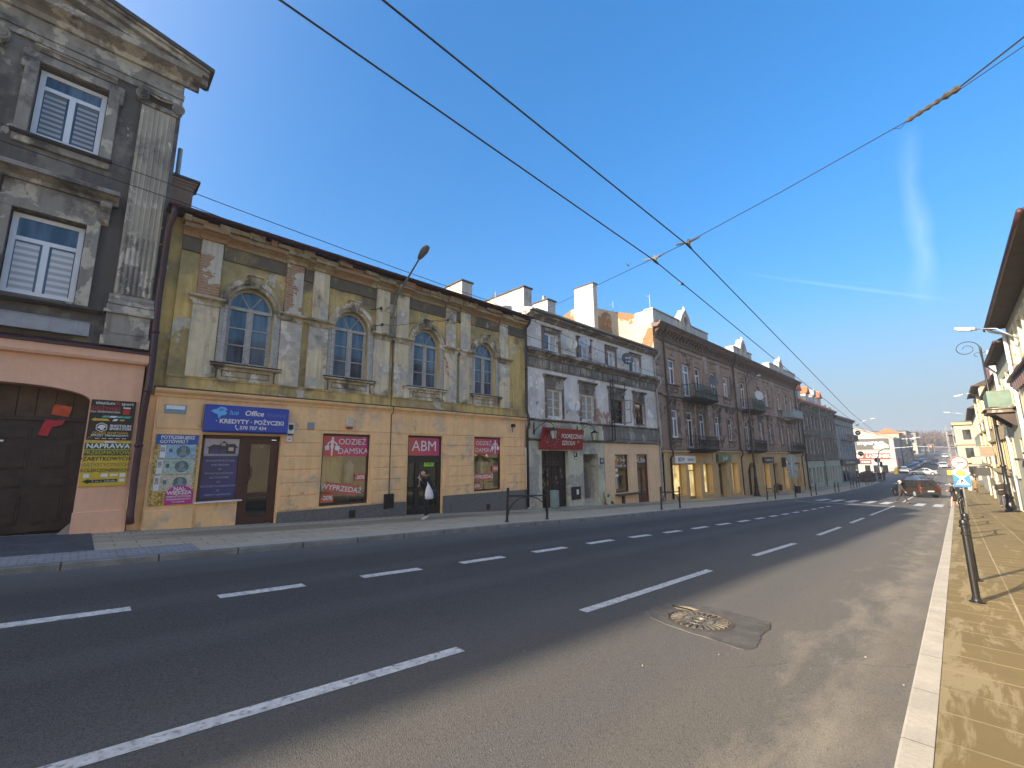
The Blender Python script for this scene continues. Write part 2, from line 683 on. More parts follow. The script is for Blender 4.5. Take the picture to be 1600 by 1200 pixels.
# pale dust along the left kerb
col = t.mix(t.ramp(t.math('ADD', p[1], t.math('MULTIPLY', t.noise(1.4, (0.3, 1, 1)), 0.8)), 9.3, 10.6, 0, 0.65), col, (0.15, 0.155, 0.16))
lane = t.math('SINE', t.math('MULTIPLY', yk_, 3.6))
col = t.mix(t.ramp(lane, 0.1, 1.0, 0, 0.34), col, (0.085, 0.088, 0.093))
ck = t.n.new('ShaderNodeTexVoronoi')
ck.feature = 'DISTANCE_TO_EDGE'
ck.inputs['Scale'].default_value = 0.33
wv = t.n.new('ShaderNodeVectorMath')
wv.operation = 'ADD'
nz = t.n.new('ShaderNodeTexNoise')
nz.inputs['Scale'].default_value = 1.2
nz.inputs['Detail'].default_value = 7
t.lk(t.pos, nz.inputs['Vector'])
t.lk(t.pos, wv.inputs[0])
t.lk(nz.outputs[1], wv.inputs[1])
t.lk(wv.outputs[0], ck.inputs['Vector'])
ckm = t.math('MULTIPLY', t.ramp(ck.outputs[0], 0.004, 0.0, 0, 0.7), t.ramp(t.noise(0.25, off=(4, 4, 0)), 0.52, 0.6))
col = t.mix(ckm, col, (0.022, 0.022, 0.022))
g1 = t.noise(95, detail=2, rough=0.7)
g2 = t.noise(230, detail=1)
g3 = t.noise(42, detail=3, rough=0.7)
col = t.mix(t.ramp(g3, 0.42, 0.66, 0, 0.5), col, t.mix(0.4, col, (0.24, 0.225, 0.20)))
col = t.mix(t.ramp(g3, 0.42, 0.32, 0, 0.55), col, t.mix(0.7, col, (0.012, 0.012, 0.012)))
col = t.mix(t.ramp(g1, 0.40, 0.62, 0, 0.7), col, t.mix(0.4, col, (0.26, 0.245, 0.22)))
col = t.mix(t.ramp(g2, 0.40, 0.32, 0, 0.75), col, (0.02, 0.02, 0.02))
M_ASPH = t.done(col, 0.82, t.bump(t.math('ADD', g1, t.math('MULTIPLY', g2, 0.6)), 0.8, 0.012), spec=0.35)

# left pavement: setts by the wall, a worn brown strip, then concrete slabs
t = NT('left pavement slabs')
p = t.sep()
v = t.vec((1, 1, 1))
sl = t.brick((0.54, 0.45, 0.31), (0.46, 0.385, 0.27), (0.19, 0.15, 0.12), 0.72, 0.36, 0.012, v)
st = t.brick((0.49, 0.415, 0.29), (0.40, 0.34, 0.245), (0.11, 0.10, 0.085), 0.22, 0.19, 0.014, v)
wy = t.math('ADD', p[1], t.math('MULTIPLY', t.math('SUBTRACT', t.noise(1.6), 0.5), 0.25))
c = t.mix(t.ramp(p[1], 13.86, 13.88), sl.outputs[0], st.outputs[0])
band = t.math('MULTIPLY', t.ramp(wy, 12.55, 12.75), t.ramp(wy, 13.75, 13.55))
c = t.mix(t.math('MULTIPLY', band, t.ramp(t.noise(0.9, (0.4, 1, 1)), 0.35, 0.55, 0.1, 0.85)), c, (0.20, 0.165, 0.095))
c = t.mix(t.ramp(t.noise(2.2, detail=7), 0.4, 0.75, 0, 0.5), c, (0.32, 0.275, 0.205))
c = t.mix(t.ramp(p[1], 11.6, 10.6, 0, 0.55), c, (0.48, 0.45, 0.39))
c = t.mix(t.ramp(t.noise(60, detail=2), 0.35, 0.7, 0, 0.3), c, (0.2, 0.19, 0.17))
M_PAVEL = t.done(c, 0.85, t.bump(t.math('ADD', t.math('MULTIPLY', sl.outputs[1], -1.0), t.noise(30)), 0.4, 0.01))

# right pavement: big sandy slabs with lime bloom
t = NT('right pavement slabs')
p = t.sep()
sk = t.n.new('ShaderNodeCombineXYZ')
t.lk(t.math('SUBTRACT', p[1], t.math('MULTIPLY', p[0], 0.0165)), sk.inputs[0])
t.lk(p[0], sk.inputs[1])
sl = t.brick((0.235, 0.168, 0.058), (0.188, 0.132, 0.044), (0.50, 0.41, 0.24), 0.78, 0.52, 0.013, t.vec((1, 1, 1), (0.36, 0, 0), sk.outputs[0]), 0.0)
c = t.mix(t.ramp(t.noise(0.8, detail=6), 0.3, 0.7, 0, 0.8), sl.outputs[0], (0.185, 0.132, 0.047))
lime = t.noise(1.5, (0.45, 2.4, 1), (2, 0, 0), 8, 0.7, 0.5)
edge = t.ramp(sk.outputs[0].node.inputs[0].links[0].from_socket, -0.55, 0.2, 0.0, 0.11)
c = t.mix(t.ramp(t.math('ADD', lime, edge), 0.59, 0.645, 0, 0.7), c, (0.36, 0.285, 0.15))
c = t.mix(t.ramp(t.noise(3.1, (1, 1, 1), (9, 9, 0), 7), 0.58, 0.72, 0, 0.5), c, (0.15, 0.112, 0.055))
c = t.mix(t.ramp(t.noise(120, detail=2), 0.4, 0.7, 0, 0.22), c, (0.16, 0.12, 0.07))
M_PAVER = t.done(c, 0.8, t.bump(t.math('ADD', sl.outputs[1], t.noise(50, detail=3)), 0.35, 0.006))

t = NT('concrete kerb')
p = t.sep()
jn = t.math('ABSOLUTE', t.math('SUBTRACT', t.math('FRACT', t.math('MULTIPLY', p[0], 1.0)), 0.5))
c = t.mix(t.ramp(t.noise(3, detail=6), 0.3, 0.7), (0.42, 0.38, 0.31), (0.54, 0.49, 0.395))
c = t.mix(t.ramp(t.noise(26, detail=5), 0.5, 0.8, 0, 0.5), c, (0.30, 0.27, 0.22))
c = t.mix(t.ramp(jn, 0.493, 0.497), c, (0.15, 0.135, 0.11))
M_KERB = t.done(c, 0.85, t.bump(t.noise(40), 0.4, 0.008))
t = NT('dark granite kerb')
p = t.sep()
jn = t.math('ABSOLUTE', t.math('SUBTRACT', t.math('FRACT', t.math('MULTIPLY', p[0], 0.8)), 0.5))
c = t.mix(t.ramp(t.noise(3, detail=6), 0.3, 0.7), (0.13, 0.135, 0.13), (0.24, 0.245, 0.24))
c = t.mix(t.ramp(t.noise(50, detail=3), 0.45, 0.7, 0, 0.5), c, (0.07, 0.07, 0.07))
c = t.mix(t.ramp(jn, 0.487, 0.494), c, (0.03, 0.03, 0.03))
M_KERBL = t.done(c, 0.8, t.bump(t.noise(40), 0.4, 0.008))
M_EARTH = mat('bare ground', (0.20, 0.18, 0.14), 0.95, 0.3, 0.3)

# ground reaching the horizon
mb = MB()
xs = [-120, -90, -60, -30, 0, 10, 20, 28, 40, 50, 64, 84, 100, 130, 160, 200, 240, 300, 420, 700, 1400]
vs, fs = [], []
for x in xs:
    for y in (-900, -120, -40, -3.6, 15.5, 40, 120, 900):
        z = zr(x) - 0.12 if x <= 420 else (14 - 0.004 * (x - 420))
        vs.append((x, y, z))
for i in range(len(xs) - 1):
    for j in range(7):
        fs.append((i * 8 + j, (i + 1) * 8 + j, (i + 1) * 8 + j + 1, i * 8 + j + 1))
mb.add(vs, fs)
structure(mb, 'ground', M_EARTH)

mb = MB()
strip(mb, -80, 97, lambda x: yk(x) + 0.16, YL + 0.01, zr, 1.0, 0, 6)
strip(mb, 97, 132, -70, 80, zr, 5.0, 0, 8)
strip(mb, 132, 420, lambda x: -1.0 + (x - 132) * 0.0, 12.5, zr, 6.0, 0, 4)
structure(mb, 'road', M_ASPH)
mb = MB()
zk = lambda x: zp(x)
strip(mb, -80, 96, YL + 0.15, 14.75, lambda x: zp(x), 0.8, 0, 1)
strip(mb, 132, 420, 12.6, 18, lambda x: zp(x), 6.0)
structure(mb, 'left_pavement', M_PAVEL)
mb = MB()
strip(mb, -80, 96, lambda x: yw(x) - 0.3, lambda x: yk(x), lambda x: zp(x) - 0.004, 0.8, 0, 1)
strip(mb, 132, 420, -5, -1.1, lambda x: zp(x), 6.0)
structure(mb, 'right_pavement', M_PAVER)


def kerb(name, ya, yb, zf, m, x0=-80, x1=96, flip=1):
    mb = MB()
    n = int((x1 - x0) / 1.0)
    fa = ya if callable(ya) else (lambda x: ya)
    fb = yb if callable(yb) else (lambda x: yb)
    vs, fs = [], []
    for i in range(n + 1):
        x = x0 + (x1 - x0) * i / n
        a, b, z = fa(x), fb(x), zf(x)
        d = 0.012 * (1 if b > a else -1)
        # a = back, b = road side; rounded nose
        vs += [(x, a, z), (x, b - d * 1.6, z), (x, b - d * 0.4, z - 0.008), (x, b, z - 0.024), (x, b + d * 0.8, zr(x) - 0.06)]
    for i in range(n):
        for j in range(4):
            fs.append((i * 5 + j, (i + 1) * 5 + j, (i + 1) * 5 + j + 1, i * 5 + j + 1))
    mb.add(vs, fs)
    return structure(mb, name, m)


kerb('left_kerb', YL + 0.15, YL, zk, M_KERBL)
kerb('right_kerb', yk, lambda x: yk(x) + 0.165, lambda x: zp(x) + 0.001, M_KERB)

# asphalt crossing in front of the gateway
mb = MB()
strip(mb, -9, 0.42, 11.55, 14.6, lambda x: zp(x) + 0.006, 0.8)
M_ASPH2 = mat('old dark asphalt', (0.06, 0.067, 0.078), 0.85, 0.2, 2.5, bump=0.01, bscale=70, dirt=(0.10, 0.105, 0.11))
structure(mb, 'driveway', M_ASPH2)
mb = MB()
strip(mb, -9, 1.9, YL + 0.16, 11.55, lambda x: zp(x) + 0.005, 0.8)
t = NT('grey setts')
b_ = t.brick((0.30, 0.31, 0.32), (0.25, 0.26, 0.27), (0.12, 0.125, 0.13), 0.2, 0.11, 0.016, t.vec((1, 1, 1)))
structure(mb, 'sett_apron', t.done(t.mix(t.ramp(t.noise(3, detail=6), 0.35, 0.65, 0, 0.6), b_.outputs[0], (0.3, 0.315, 0.33)), 0.85, t.bump(b_.outputs[1], 0.4, 0.01)))

# painted markings
mb = MB()
dz = lambda x: zr(x) + 0.004


def cl(x):
    return lerp(x, [0, 3, 9, 20, 29, 42, 53, 95], [3.84, 3.72, 3.64, 3.64, 3.82, 4.0, 4.2, 4.6])


def dl(x):
    return lerp(x, [-1, 1.8, 8, 15, 20, 36], [7.36, 7.18, 6.95, 6.88, 6.70, 6.75])


for a, b in ((-9.0, -5.2), (-2.9, 2.91), (4.86, 8.74), (11.2, 14.5), (17.2, 20.8), (23.2, 27.0), (29.4, 41.5), (48.8, 93)):
    strip(mb, a, b, lambda x: cl(x) - 0.07, lambda x: cl(x) + 0.07, dz, 0.5)
x = -0.42
while x < 37:
    strip(mb, x, x + 1.08, lambda x: dl(x) - 0.1, lambda x: dl(x) + 0.1, dz, 0.5)
    x += 1.97
for y in (9.0, 8.0, 7.0, 5.9, 4.85, 2.9, 1.9):
    strip(mb, 43.6, 47.9, y - 0.26, y + 0.26, dz, 0.5)
strip(mb, 40.4, 40.75, 4.1, 9.9, dz, 0.5)
strip(mb, 92.4, 92.8, 4.7, 10.0, dz, 0.5)
for y in (8.6, 7.4, 6.2, 5.0, 3.8, 2.6, 1.4):
    strip(mb, 94.2, 97.2, y - 0.25, y + 0.25, dz, 0.5)
for i in range(9):
    strip(mb, 99 + i * 2.6, 100.2 + i * 2.6, 4.55, 4.7, dz, 0.5)
for i in range(14):
    strip(mb, 138 + i * 9, 142 + i * 9, 5.6, 5.75, dz, 1)
structure(mb, 'road_markings', M_PAINT)
mb = MB()
strip(mb, 60, 92, 1.0 + 1.7, 1.0 + 1.82, dz, 0.5)

# manhole with its patched asphalt
MC = (5.66, 2.54)
tm = thing('manhole_cover', 'round cast iron manhole cover with radial ribs set in patched asphalt', 'manhole cover', (MC[0], MC[1], zr(MC[0])))
gx = (zr(6.2) - zr(5.2)) / 1.0
zz = lambda x, d: zr(MC[0]) + gx * (x - MC[0]) + d
M_IRON = mat('worn cast iron', (0.17, 0.15, 0.12), 0.55, 0.3, 12, 0.35, bump=0.004, dirt=(0.10, 0.08, 0.06))
mb = MB()
rr = 0.34


def disc(mb, r0, r1, d0, d1, n=48, mi=0):
    vs, fs = [], []
    for k in range(n):
        a = 2 * math.pi * k / n
        for r, d in ((r0, d0), (r1, d1)):
            x = MC[0] + r * math.cos(a)
            vs.append((x, MC[1] + r * math.sin(a), zz(x, d)))
    for k in range(n):
        k2 = (k + 1) % n
        fs.append((2 * k, 2 * k + 1, 2 * k2 + 1, 2 * k2))
    mb.add(vs, fs, mi)


disc(mb, 0.0, rr, 0.004, 0.004)
for r in (0.05, 0.085, 0.17):
    disc(mb, r, r + 0.012, 0.016, 0.016)
    disc(mb, r + 0.012, r + 0.016, 0.016, 0.004)
    disc(mb, r - 0.004, r, 0.004, 0.016)
for k in range(26):
    a = 2 * math.pi * k / 26
    for r0, r1 in ((0.10, 0.165), (0.19, 0.325)):
        d = Vector((math.cos(a), math.sin(a), gx * math.cos(a)))
        e = Vector((-math.sin(a), math.cos(a), -gx * math.sin(a)))
        m0 = (r0 + r1) / 2
        mb.obox(Vector((MC[0], MC[1], zr(MC[0]) + 0.006)) + d * m0, d * ((r1 - r0) / 2), e * (0.011 if r0 < 0.15 else 0.014), (0, 0, 0.011))
mb.build('ribbed_lid', M_IRON, tm)
mb = MB()
disc(mb, rr + 0.012, rr + 0.05, 0.014, 0.012)
disc(mb, rr + 0.004, rr + 0.012, 0.002, 0.014)
mb.build('frame_ring', mat('rusty iron ring', (0.11, 0.08, 0.05), 0.7, 0.3, 14, 0.2, bump=0.004), tm)
M_PATCH = mat('patched asphalt', (0.085, 0.079, 0.07), 0.88, 0.3, 4, bump=0.014, bscale=60, dirt=(0.12, 0.11, 0.095))
mb = MB()
base = [(5.30, 2.98), (5.52, 3.17), (5.72, 3.22), (5.91, 3.19), (6.10, 3.04), (6.32, 2.88), (6.34, 2.55), (6.30, 2.2), (6.27, 1.93), (6.05, 1.86), (5.72, 1.87), (5.45, 1.80), (5.26, 1.78), (5.10, 1.85), (5.12, 2.1), (5.16, 2.35), (5.20, 2.6), (5.25, 2.82)]
edge = []
for i in range(len(base)):
    a, b = Vector(base[i]), Vector(base[(i + 1) % len(base)])
    for j in range(4):
        q = a.lerp(b, j / 4)
        edge.append((q.x + rnd.uniform(-.014, .014), q.y + rnd.uniform(-.014, .014)))
hole = [(MC[0] + (rr + 0.012) * math.cos(2 * math.pi * k / 40), MC[1] + (rr + 0.012) * math.sin(2 * math.pi * k / 40)) for k in range(40)]
mb.wall(edge, [hole], lambda u, v, q: (u, v, zz(u, 0.009 - q)), 0.01)
n = len(edge)
mb.add([(x, y, zz(x, 0.009)) for x, y in edge] + [(x * 1.0 + (x - MC[0]) * 0.03, y + (y - MC[1]) * 0.03, zz(x, -0.004)) for x, y in edge], [(i, (i + 1) % n, (i + 1) % n + n, i + n) for i in range(n)])
structure(mb, 'asphalt_patch', M_PATCH)
mb = MB()
pts = [(5.98, 3.05), (6.1, 2.86), (6.06, 2.70), (5.93, 2.78), (5.88, 2.93)]
mb.add([(x, y, zz(x, 0.013)) for x, y in pts], [tuple(range(5))])
structure(mb, 'sand_patch', mat('dry sand', (0.42, 0.34, 0.20), 0.95, 0.2, 20, bump=0.01, bscale=90))
mb = MB()
mb.add([(x, y, zz(x, 0.016)) for x, y in ((5.93, 3.02), (6.00, 3.05), (6.0, 2.78), (5.94, 2.72))], [(0, 1, 2, 3)])
structure(mb, 'pothole', mat('dark hole', (0.01, 0.01, 0.01), 0.95))
# pale grit and litter flakes on the carriageway
mb = MB()
for i in range(110):
    x = 1.2 + rnd.random() ** 1.6 * 22
    y = yk(x) + 0.2 + abs(rnd.gauss(0, 1.1))
    r = rnd.uniform(0.004, 0.014)
    a0 = rnd.random() * 6.28
    mb.add([(x + r * rnd.uniform(.6, 1.3) * math.cos(a0 + k * 1.257), y + r * rnd.uniform(.5, 1.1) * math.sin(a0 + k * 1.257), zr(x) + 0.003 + 0.004 * (k % 2)) for k in range(5)] + [(x, y, zr(x) + r)], [(0, 1, 5), (1, 2, 5), (2, 3, 5), (3, 4, 5), (4, 0, 5)])
tag(mb.build('grit', mat('pale grit', (0.22, 0.20, 0.165), 0.9, 0.4, 30)), 'scattered pale grit along the sunlit gutter of the road', 'grit', kind='stuff')

# ================================================================ left side: house building blocks
def fy(y):
    return lambda u, v, t: (u, y + t, v)


def house_shell(root, x0, x1, y, ztop, holes, m, depth=0.28, name='wall', back=11.0, zb=None, rm=None):
    """front wall with openings; sides, back and top close the house"""
    zb = min(zp(x0), zp(x1)) - 0.5 if zb is None else zb
    mb = MB()
    mb.wall(rect(x0, x1, zb, ztop), holes, fy(y), depth)
    yb = y + back
    mb.add([(x0, y, zb), (x0, yb, zb), (x0, yb, ztop), (x0, y, ztop)], [(0, 1, 2, 3)])
    mb.add([(x1, y, zb), (x1, y, ztop), (x1, yb, ztop), (x1, yb, zb)], [(0, 1, 2, 3)])
    mb.add([(x0, yb, zb), (x1, yb, zb), (x1, yb, ztop), (x0, yb, ztop)], [(0, 1, 2, 3)])
    return mb.build(name, m if rm is None else [m, rm], root)


def pitched(root, x0, x1, y0, y1, z0, zr_, m, over=0.0, name='roof', yr=None):
    yr = (y0 + y1) / 2 if yr is None else yr
    mb = MB()
    mb.xprof([(y0, z0), (y0, z0 - 0.08), (y1, z0 - 0.08), (y1, z0), (yr, zr_)], x0 - over, x1 + over)
    return mb.build(name, m, root)


def win(root, xa, xb, za, zb, y, fm, pm, fr=0.07, mull=1, trans=None, bars=0, name='window', d=0.05, curtain=None, cz=(0.0, 1.0)):
    """window set at depth y: frame part with pane (and curtain) sub-parts"""
    mb = MB()
    mb.box(xa, xa + fr, y, y + d, za, zb)
    mb.box(xb - fr, xb, y, y + d, za, zb)
    mb.box(xa + fr, xb - fr, y, y + d, za, za + fr)
    mb.box(xa + fr, xb - fr, y, y + d, zb - fr, zb)
    zt = zb - fr
    if trans:
        mb.box(xa + fr, xb - fr, y - 0.006, y + d, trans - fr * 0.5, trans + fr * 0.5)
        zt = trans - fr * 0.5
    w = (xb - xa)
    for i in range(mull):
        xm = xa + w * (i + 1) / (mull + 1)
        mb.box(xm - fr * 0.55, xm + fr * 0.55, y - 0.012, y + d, za + fr, zt)
    for i in range(bars):
        zm = za + fr + (zt - za - fr) * (i + 1) / (bars + 1)
        for k in range(mull + 1):
            xl = xa + w * k / (mull + 1) + fr * 0.8
            xr = xa + w * (k + 1) / (mull + 1) - fr * 0.8
            mb.box(xl, xr, y + 0.008, y + d, zm - 0.016, zm + 0.016)
    f = mb.build(name, fm, root)
    pb = MB()
    pb.add([(xa + fr * .5, y + d * 0.6, za + fr * .5), (xb - fr * .5, y + d * 0.6, za + fr * .5), (xb - fr * .5, y + d * 0.6, zb - fr * .5), (xa + fr * .5, y + d * 0.6, zb - fr * .5)], [(0, 1, 2, 3)])
    pb.build('pane', pm, f)
    return f


def hood(mb, xa, xb, z, y, h=0.22, p=0.26, mi=0):
    """moulded cornice: profile steps forward as it rises"""
    mb.xprof([(y, z), (y - p * 0.25, z), (y - p * 0.3, z + h * 0.3), (y - p * 0.7, z + h * 0.55), (y - p, z + h * 0.6), (y - p, z + h * 0.85), (y - p * 0.9, z + h), (y, z + h + 0.03)], xa, xb, mi)


def sill(mb, xa, xb, z, y, h=0.09, p=0.14):
    mb.xprof([(y, z), (y - p * 0.5, z), (y - p, z + h * 0.4), (y - p, z + h * 0.8), (y, z + h)], xa, xb)


def frame_band(mb, xa, xb, za, zb, y, w=0.12, p=0.05, bottom=False, ears=0.0):
    mb.box(xa - w, xa, y - p, y + 0.02, za, zb)
    mb.box(xb, xb + w, y - p, y + 0.02, za, zb)
    mb.box(xa - w - ears, xb + w + ears, y - p - 0.004, y + 0.02, zb, zb + w)
    if ears:
        mb.box(xa - w - ears, xa - w, y - p, y + 0.02, zb - 0.28, zb)
        mb.box(xb + w, xb + w + ears, y - p, y + 0.02, zb - 0.28, zb)
    if bottom:
        mb.box(xa - w, xb + w, y - p - 0.004, y + 0.02, za - w, za)


def downpipe(root, pts, r, m, name='downpipe', rings=(0.25, 0.6)):
    mb = MB()
    mb.tube(pts, r, 10)
    L = len(pts) - 1
    for q in rings:
        k = min(L - 1, int(q * L))
        a, b = Vector(pts[k]), Vector(pts[k + 1])
        c = a.lerp(b, 0.5)
        d = (b - a).normalized() * 0.035
        mb.tube([c - d, c + d], r * 1.22, 10)
    return mb.build(name, m, root, smooth=True)


# ================================================================ 1 grey house with the pediment and the arched gateway
GY = 14.42
h1 = thing('pediment_house', 'dark grey three storey tenement with temple pediment and arched gateway, at the left edge', 'house', (-4.9, GY, zp(-1)))
M_H1 = plaster('sooty grey plaster', (0.115, 0.10, 0.088), [((0.21, 0.185, 0.155), 0.7, 0.52, 0.07), ((0.38, 0.33, 0.26), 1.1, 0.625, 0.012)], (0.8, 0.64, 0.012), 0.35, seed=2)
M_H1T = plaster('weathered stone trim', (0.30, 0.27, 0.225), [((0.48, 0.43, 0.34), 1.6, 0.54, 0.03), ((0.095, 0.083, 0.072), 1.0, 0.53, 0.10)], None, 0.45, seed=5)
M_H1P = plaster('pale fluted stone', (0.44, 0.39, 0.30), [((0.22, 0.19, 0.16), 0.9, 0.50, 0.10), ((0.52, 0.47, 0.38), 1.8, 0.58, 0.015)], (1.3, 0.62, 0.012), 0.45, seed=9)
M_PEACH1 = plaster('salmon painted render', (0.80, 0.475, 0.31), [((0.68, 0.45, 0.31), 0.8, 0.62, 0.12)], None, 0.10, 0.06, 0.006, seed=3)
w1 = [(-1.70, -0.47), (-5.62, -4.38), (-9.53, -8.30)]
hol = []
for a, b in w1:
    hol += [rect(a, b, 7.66, 9.47), rect(a, b, 3.76, 5.72)]
house_shell(h1, -10.85, 1.02, GY + 0.03, 11.0, hol, M_H1, 0.22, zb=2.4)
mb = MB()
gate_hole = [(-2.62, zp(-1.3) - .1), (0.065, zp(0) - .1)] + [(-1.28 + 1.345 * math.cos(math.pi * i / 16), 1.44 + 0.30 * math.sin(math.pi * i / 16)) for i in range(17)]
shop_hole = rect(-8.6, -6.9, zp(-8) - .1, 1.3)
mb.wall(rect(-10.9, 0.98, zp(0) - 1.2, 2.42), [gate_hole, shop_hole], fy(GY - 0.05), 0.42)
mb.box(0.98 - 0.004, 0.98, GY - 0.05, GY + 9, zp(0) - 1.2, 2.42)
mb.build('ground_floor', M_PEACH1, h1)
mb = MB()
mb.box(0.05, 1.0, GY - 0.085, GY - 0.03, zp(0) - 0.5, -1.13)
mb.build('plinth', M_PEACH1, h1, bevel=0.01)
mb = MB()
mb.box(-2.61 - 3.9, -2.61, GY - 0.085, GY - 0.03, zp(0) - 0.5, -1.0)
mb.build('plinth', M_PEACH1, h1, bevel=0.01)
mb = MB()
mb.xprof([(GY - .05, 2.40), (GY - .17, 2.42), (GY - .20, 2.48), (GY - .20, 2.66), (GY - .05, 2.66)], -10.95, 1.05)
mb.build('string_course', M_PEACH1, h1)
mb = MB()
mb.xprof([(GY - .05, 2.665), (GY - .24, 2.665), (GY - .24, 2.72), (GY + .03, 2.84)], -10.97, 1.07)
mb.build('flashing', M_MAROON, h1)
# entablature and pediment
mb = MB()
mb.box(-10.95, 1.02, GY - 0.05, GY + 0.03, 9.98, 10.16)
mb.box(-10.97, 1.04, GY - 0.09, GY + 0.03, 10.16, 10.30)
mb.box(-10.93, 1.00, GY - 0.02, GY + 0.03, 10.30, 10.62)
mb.build('frieze', M_H1T, h1, bevel=0.01)
mb = MB()
pr = [(GY, 10.62), (GY - .10, 10.62), (GY - .14, 10.74), (GY - .30, 10.80), (GY - .46, 10.84), (GY - .50, 10.98), (GY, 11.02)]
mb.xprof(pr, -11.25, 1.34)
mb.build('cornice', M_H1T, h1)
AX, AZ = -4.95, 12.52
ro = MB()
for sx in (-1, 1):
    ex = AX + sx * 6.45
    d = Vector((ex - AX, 0, 11.06 - AZ))
    for (pa, pb_, lo, hi) in ((-.06, -.30, -0.30, -0.12), (-.06, -.44, -0.12, 0.0), (-.06, -.52, 0.0, 0.10)):
        vs = []
        for q in (Vector((AX, 0, AZ)), Vector((ex, 0, 11.06))):
            for yy in (GY + pa, GY + pb_):
                for hh in (lo, hi):
                    vs.append((q.x, yy, q.z + hh))
        ro.add(vs, [(0, 1, 3, 2), (4, 6, 7, 5), (0, 4, 5, 1), (2, 3, 7, 6), (0, 2, 6, 4), (1, 5, 7, 3)])
ro.build('raking_cornice', M_H1T, h1)
mb = MB()
mb.yprof([(AX - 6.3, 10.98), (AX + 6.25, 10.98), (AX, AZ - 0.1)], GY - 0.02, GY + 0.3)
mb.build('tympanum', M_H1, h1)
mb = MB()
mb.yprof([(AX - 6.55, 11.10), (AX - 6.55, 11.20), (AX, AZ + 0.2), (AX + 6.55, 11.20), (AX + 6.55, 11.10), (AX, AZ + 0.10)], GY - 0.58, GY + 0.35)
mb.yprof([(AX - 5.9, 10.9), (AX - 5.9, 11.15), (AX, AZ + 0.18), (AX + 5.95, 11.15), (AX + 5.95, 10.9)], GY + 0.351, GY + 12)
mb.build('roof', M_ROOF, h1)
# fluted pilasters
for px in (0.55, -2.72, -7.2, -10.45):
    sh = MB()
    n = 7
    x0, wd = px - 0.37, 0.74
    sh.box(x0, x0 + wd, GY - 0.10, GY + 0.02, 4.12, 9.5)
    for i in range(n):
        c = x0 + wd * (i + 0.5) / n
        for za, zb, dd in ((4.16, 5.75, 0.0), (5.78, 9.42, 0.0)):
            r = 0.032 if za < 5 else 0.018
            sh.tube([(c, GY - 0.105, za), (c, GY - 0.105, zb)], 0.042 if za < 5 else 0.02, 8)
    pil = sh.build('pilaster', M_H1P, h1)
    b = MB()
    b.box(px - .46, px + .46, GY - .20, GY + .02, 3.70, 3.84)
    b.xprof([(GY, 3.84), (GY - .19, 3.86), (GY - .19, 3.93), (GY - .14, 3.97), (GY - .16, 4.05), (GY - .12, 4.13), (GY, 4.13)], px - .44, px + .44)
    b.box(px - .44, px + .40, GY - .17, GY + .02, 2.86, 3.62)
    b.box(px - .50, px + .46, GY - .23, GY + .02, 3.62, 3.70)
    b.box(px - .49, px + .44, GY - .21, GY + .02, 2.80, 3.04)
    b.box(px - .34, px + .30, GY - .185, GY - .165, 3.12, 3.54)
    b.build('pilaster_base', M_H1T, pil, bevel=0.012)
    c = MB()
    c.box(px - .40, px + .40, GY - .16, GY + .02, 9.5, 9.62)
    c.box(px - .42, px + .42, GY - .22, GY + .02, 9.86, 9.97)
    for sx in (-1, 1):
        pts = []
        for k in range(40):
            a = k * 0.36
            rr_ = 0.155 * (1 - k / 46)
            pts.append((px + sx * 0.37 + sx * rr_ * math.sin(a) * 1.0, GY - 0.2 - 0.0009 * k, 9.72 + rr_ * math.cos(a)))
        c.tube(pts, [0.028 * (1 - k / 60) for k in range(40)], 6)
        c.tube([(px + sx * .37, GY - .2, 9.72), (px + sx * .37, GY, 9.72)], 0.13, 16)
    c.tube([(px - .3, GY - .21, 9.83), (px, GY - .21, 9.76), (px + .3, GY - .21, 9.83)], 0.03, 6)
    for i in range(7):
        c.ball((px - .3 + .1 * i, GY - .13, 9.56), 0.035, 0.03, 0.035, 8, 6)
    c.build('capital', M_H1T, pil)
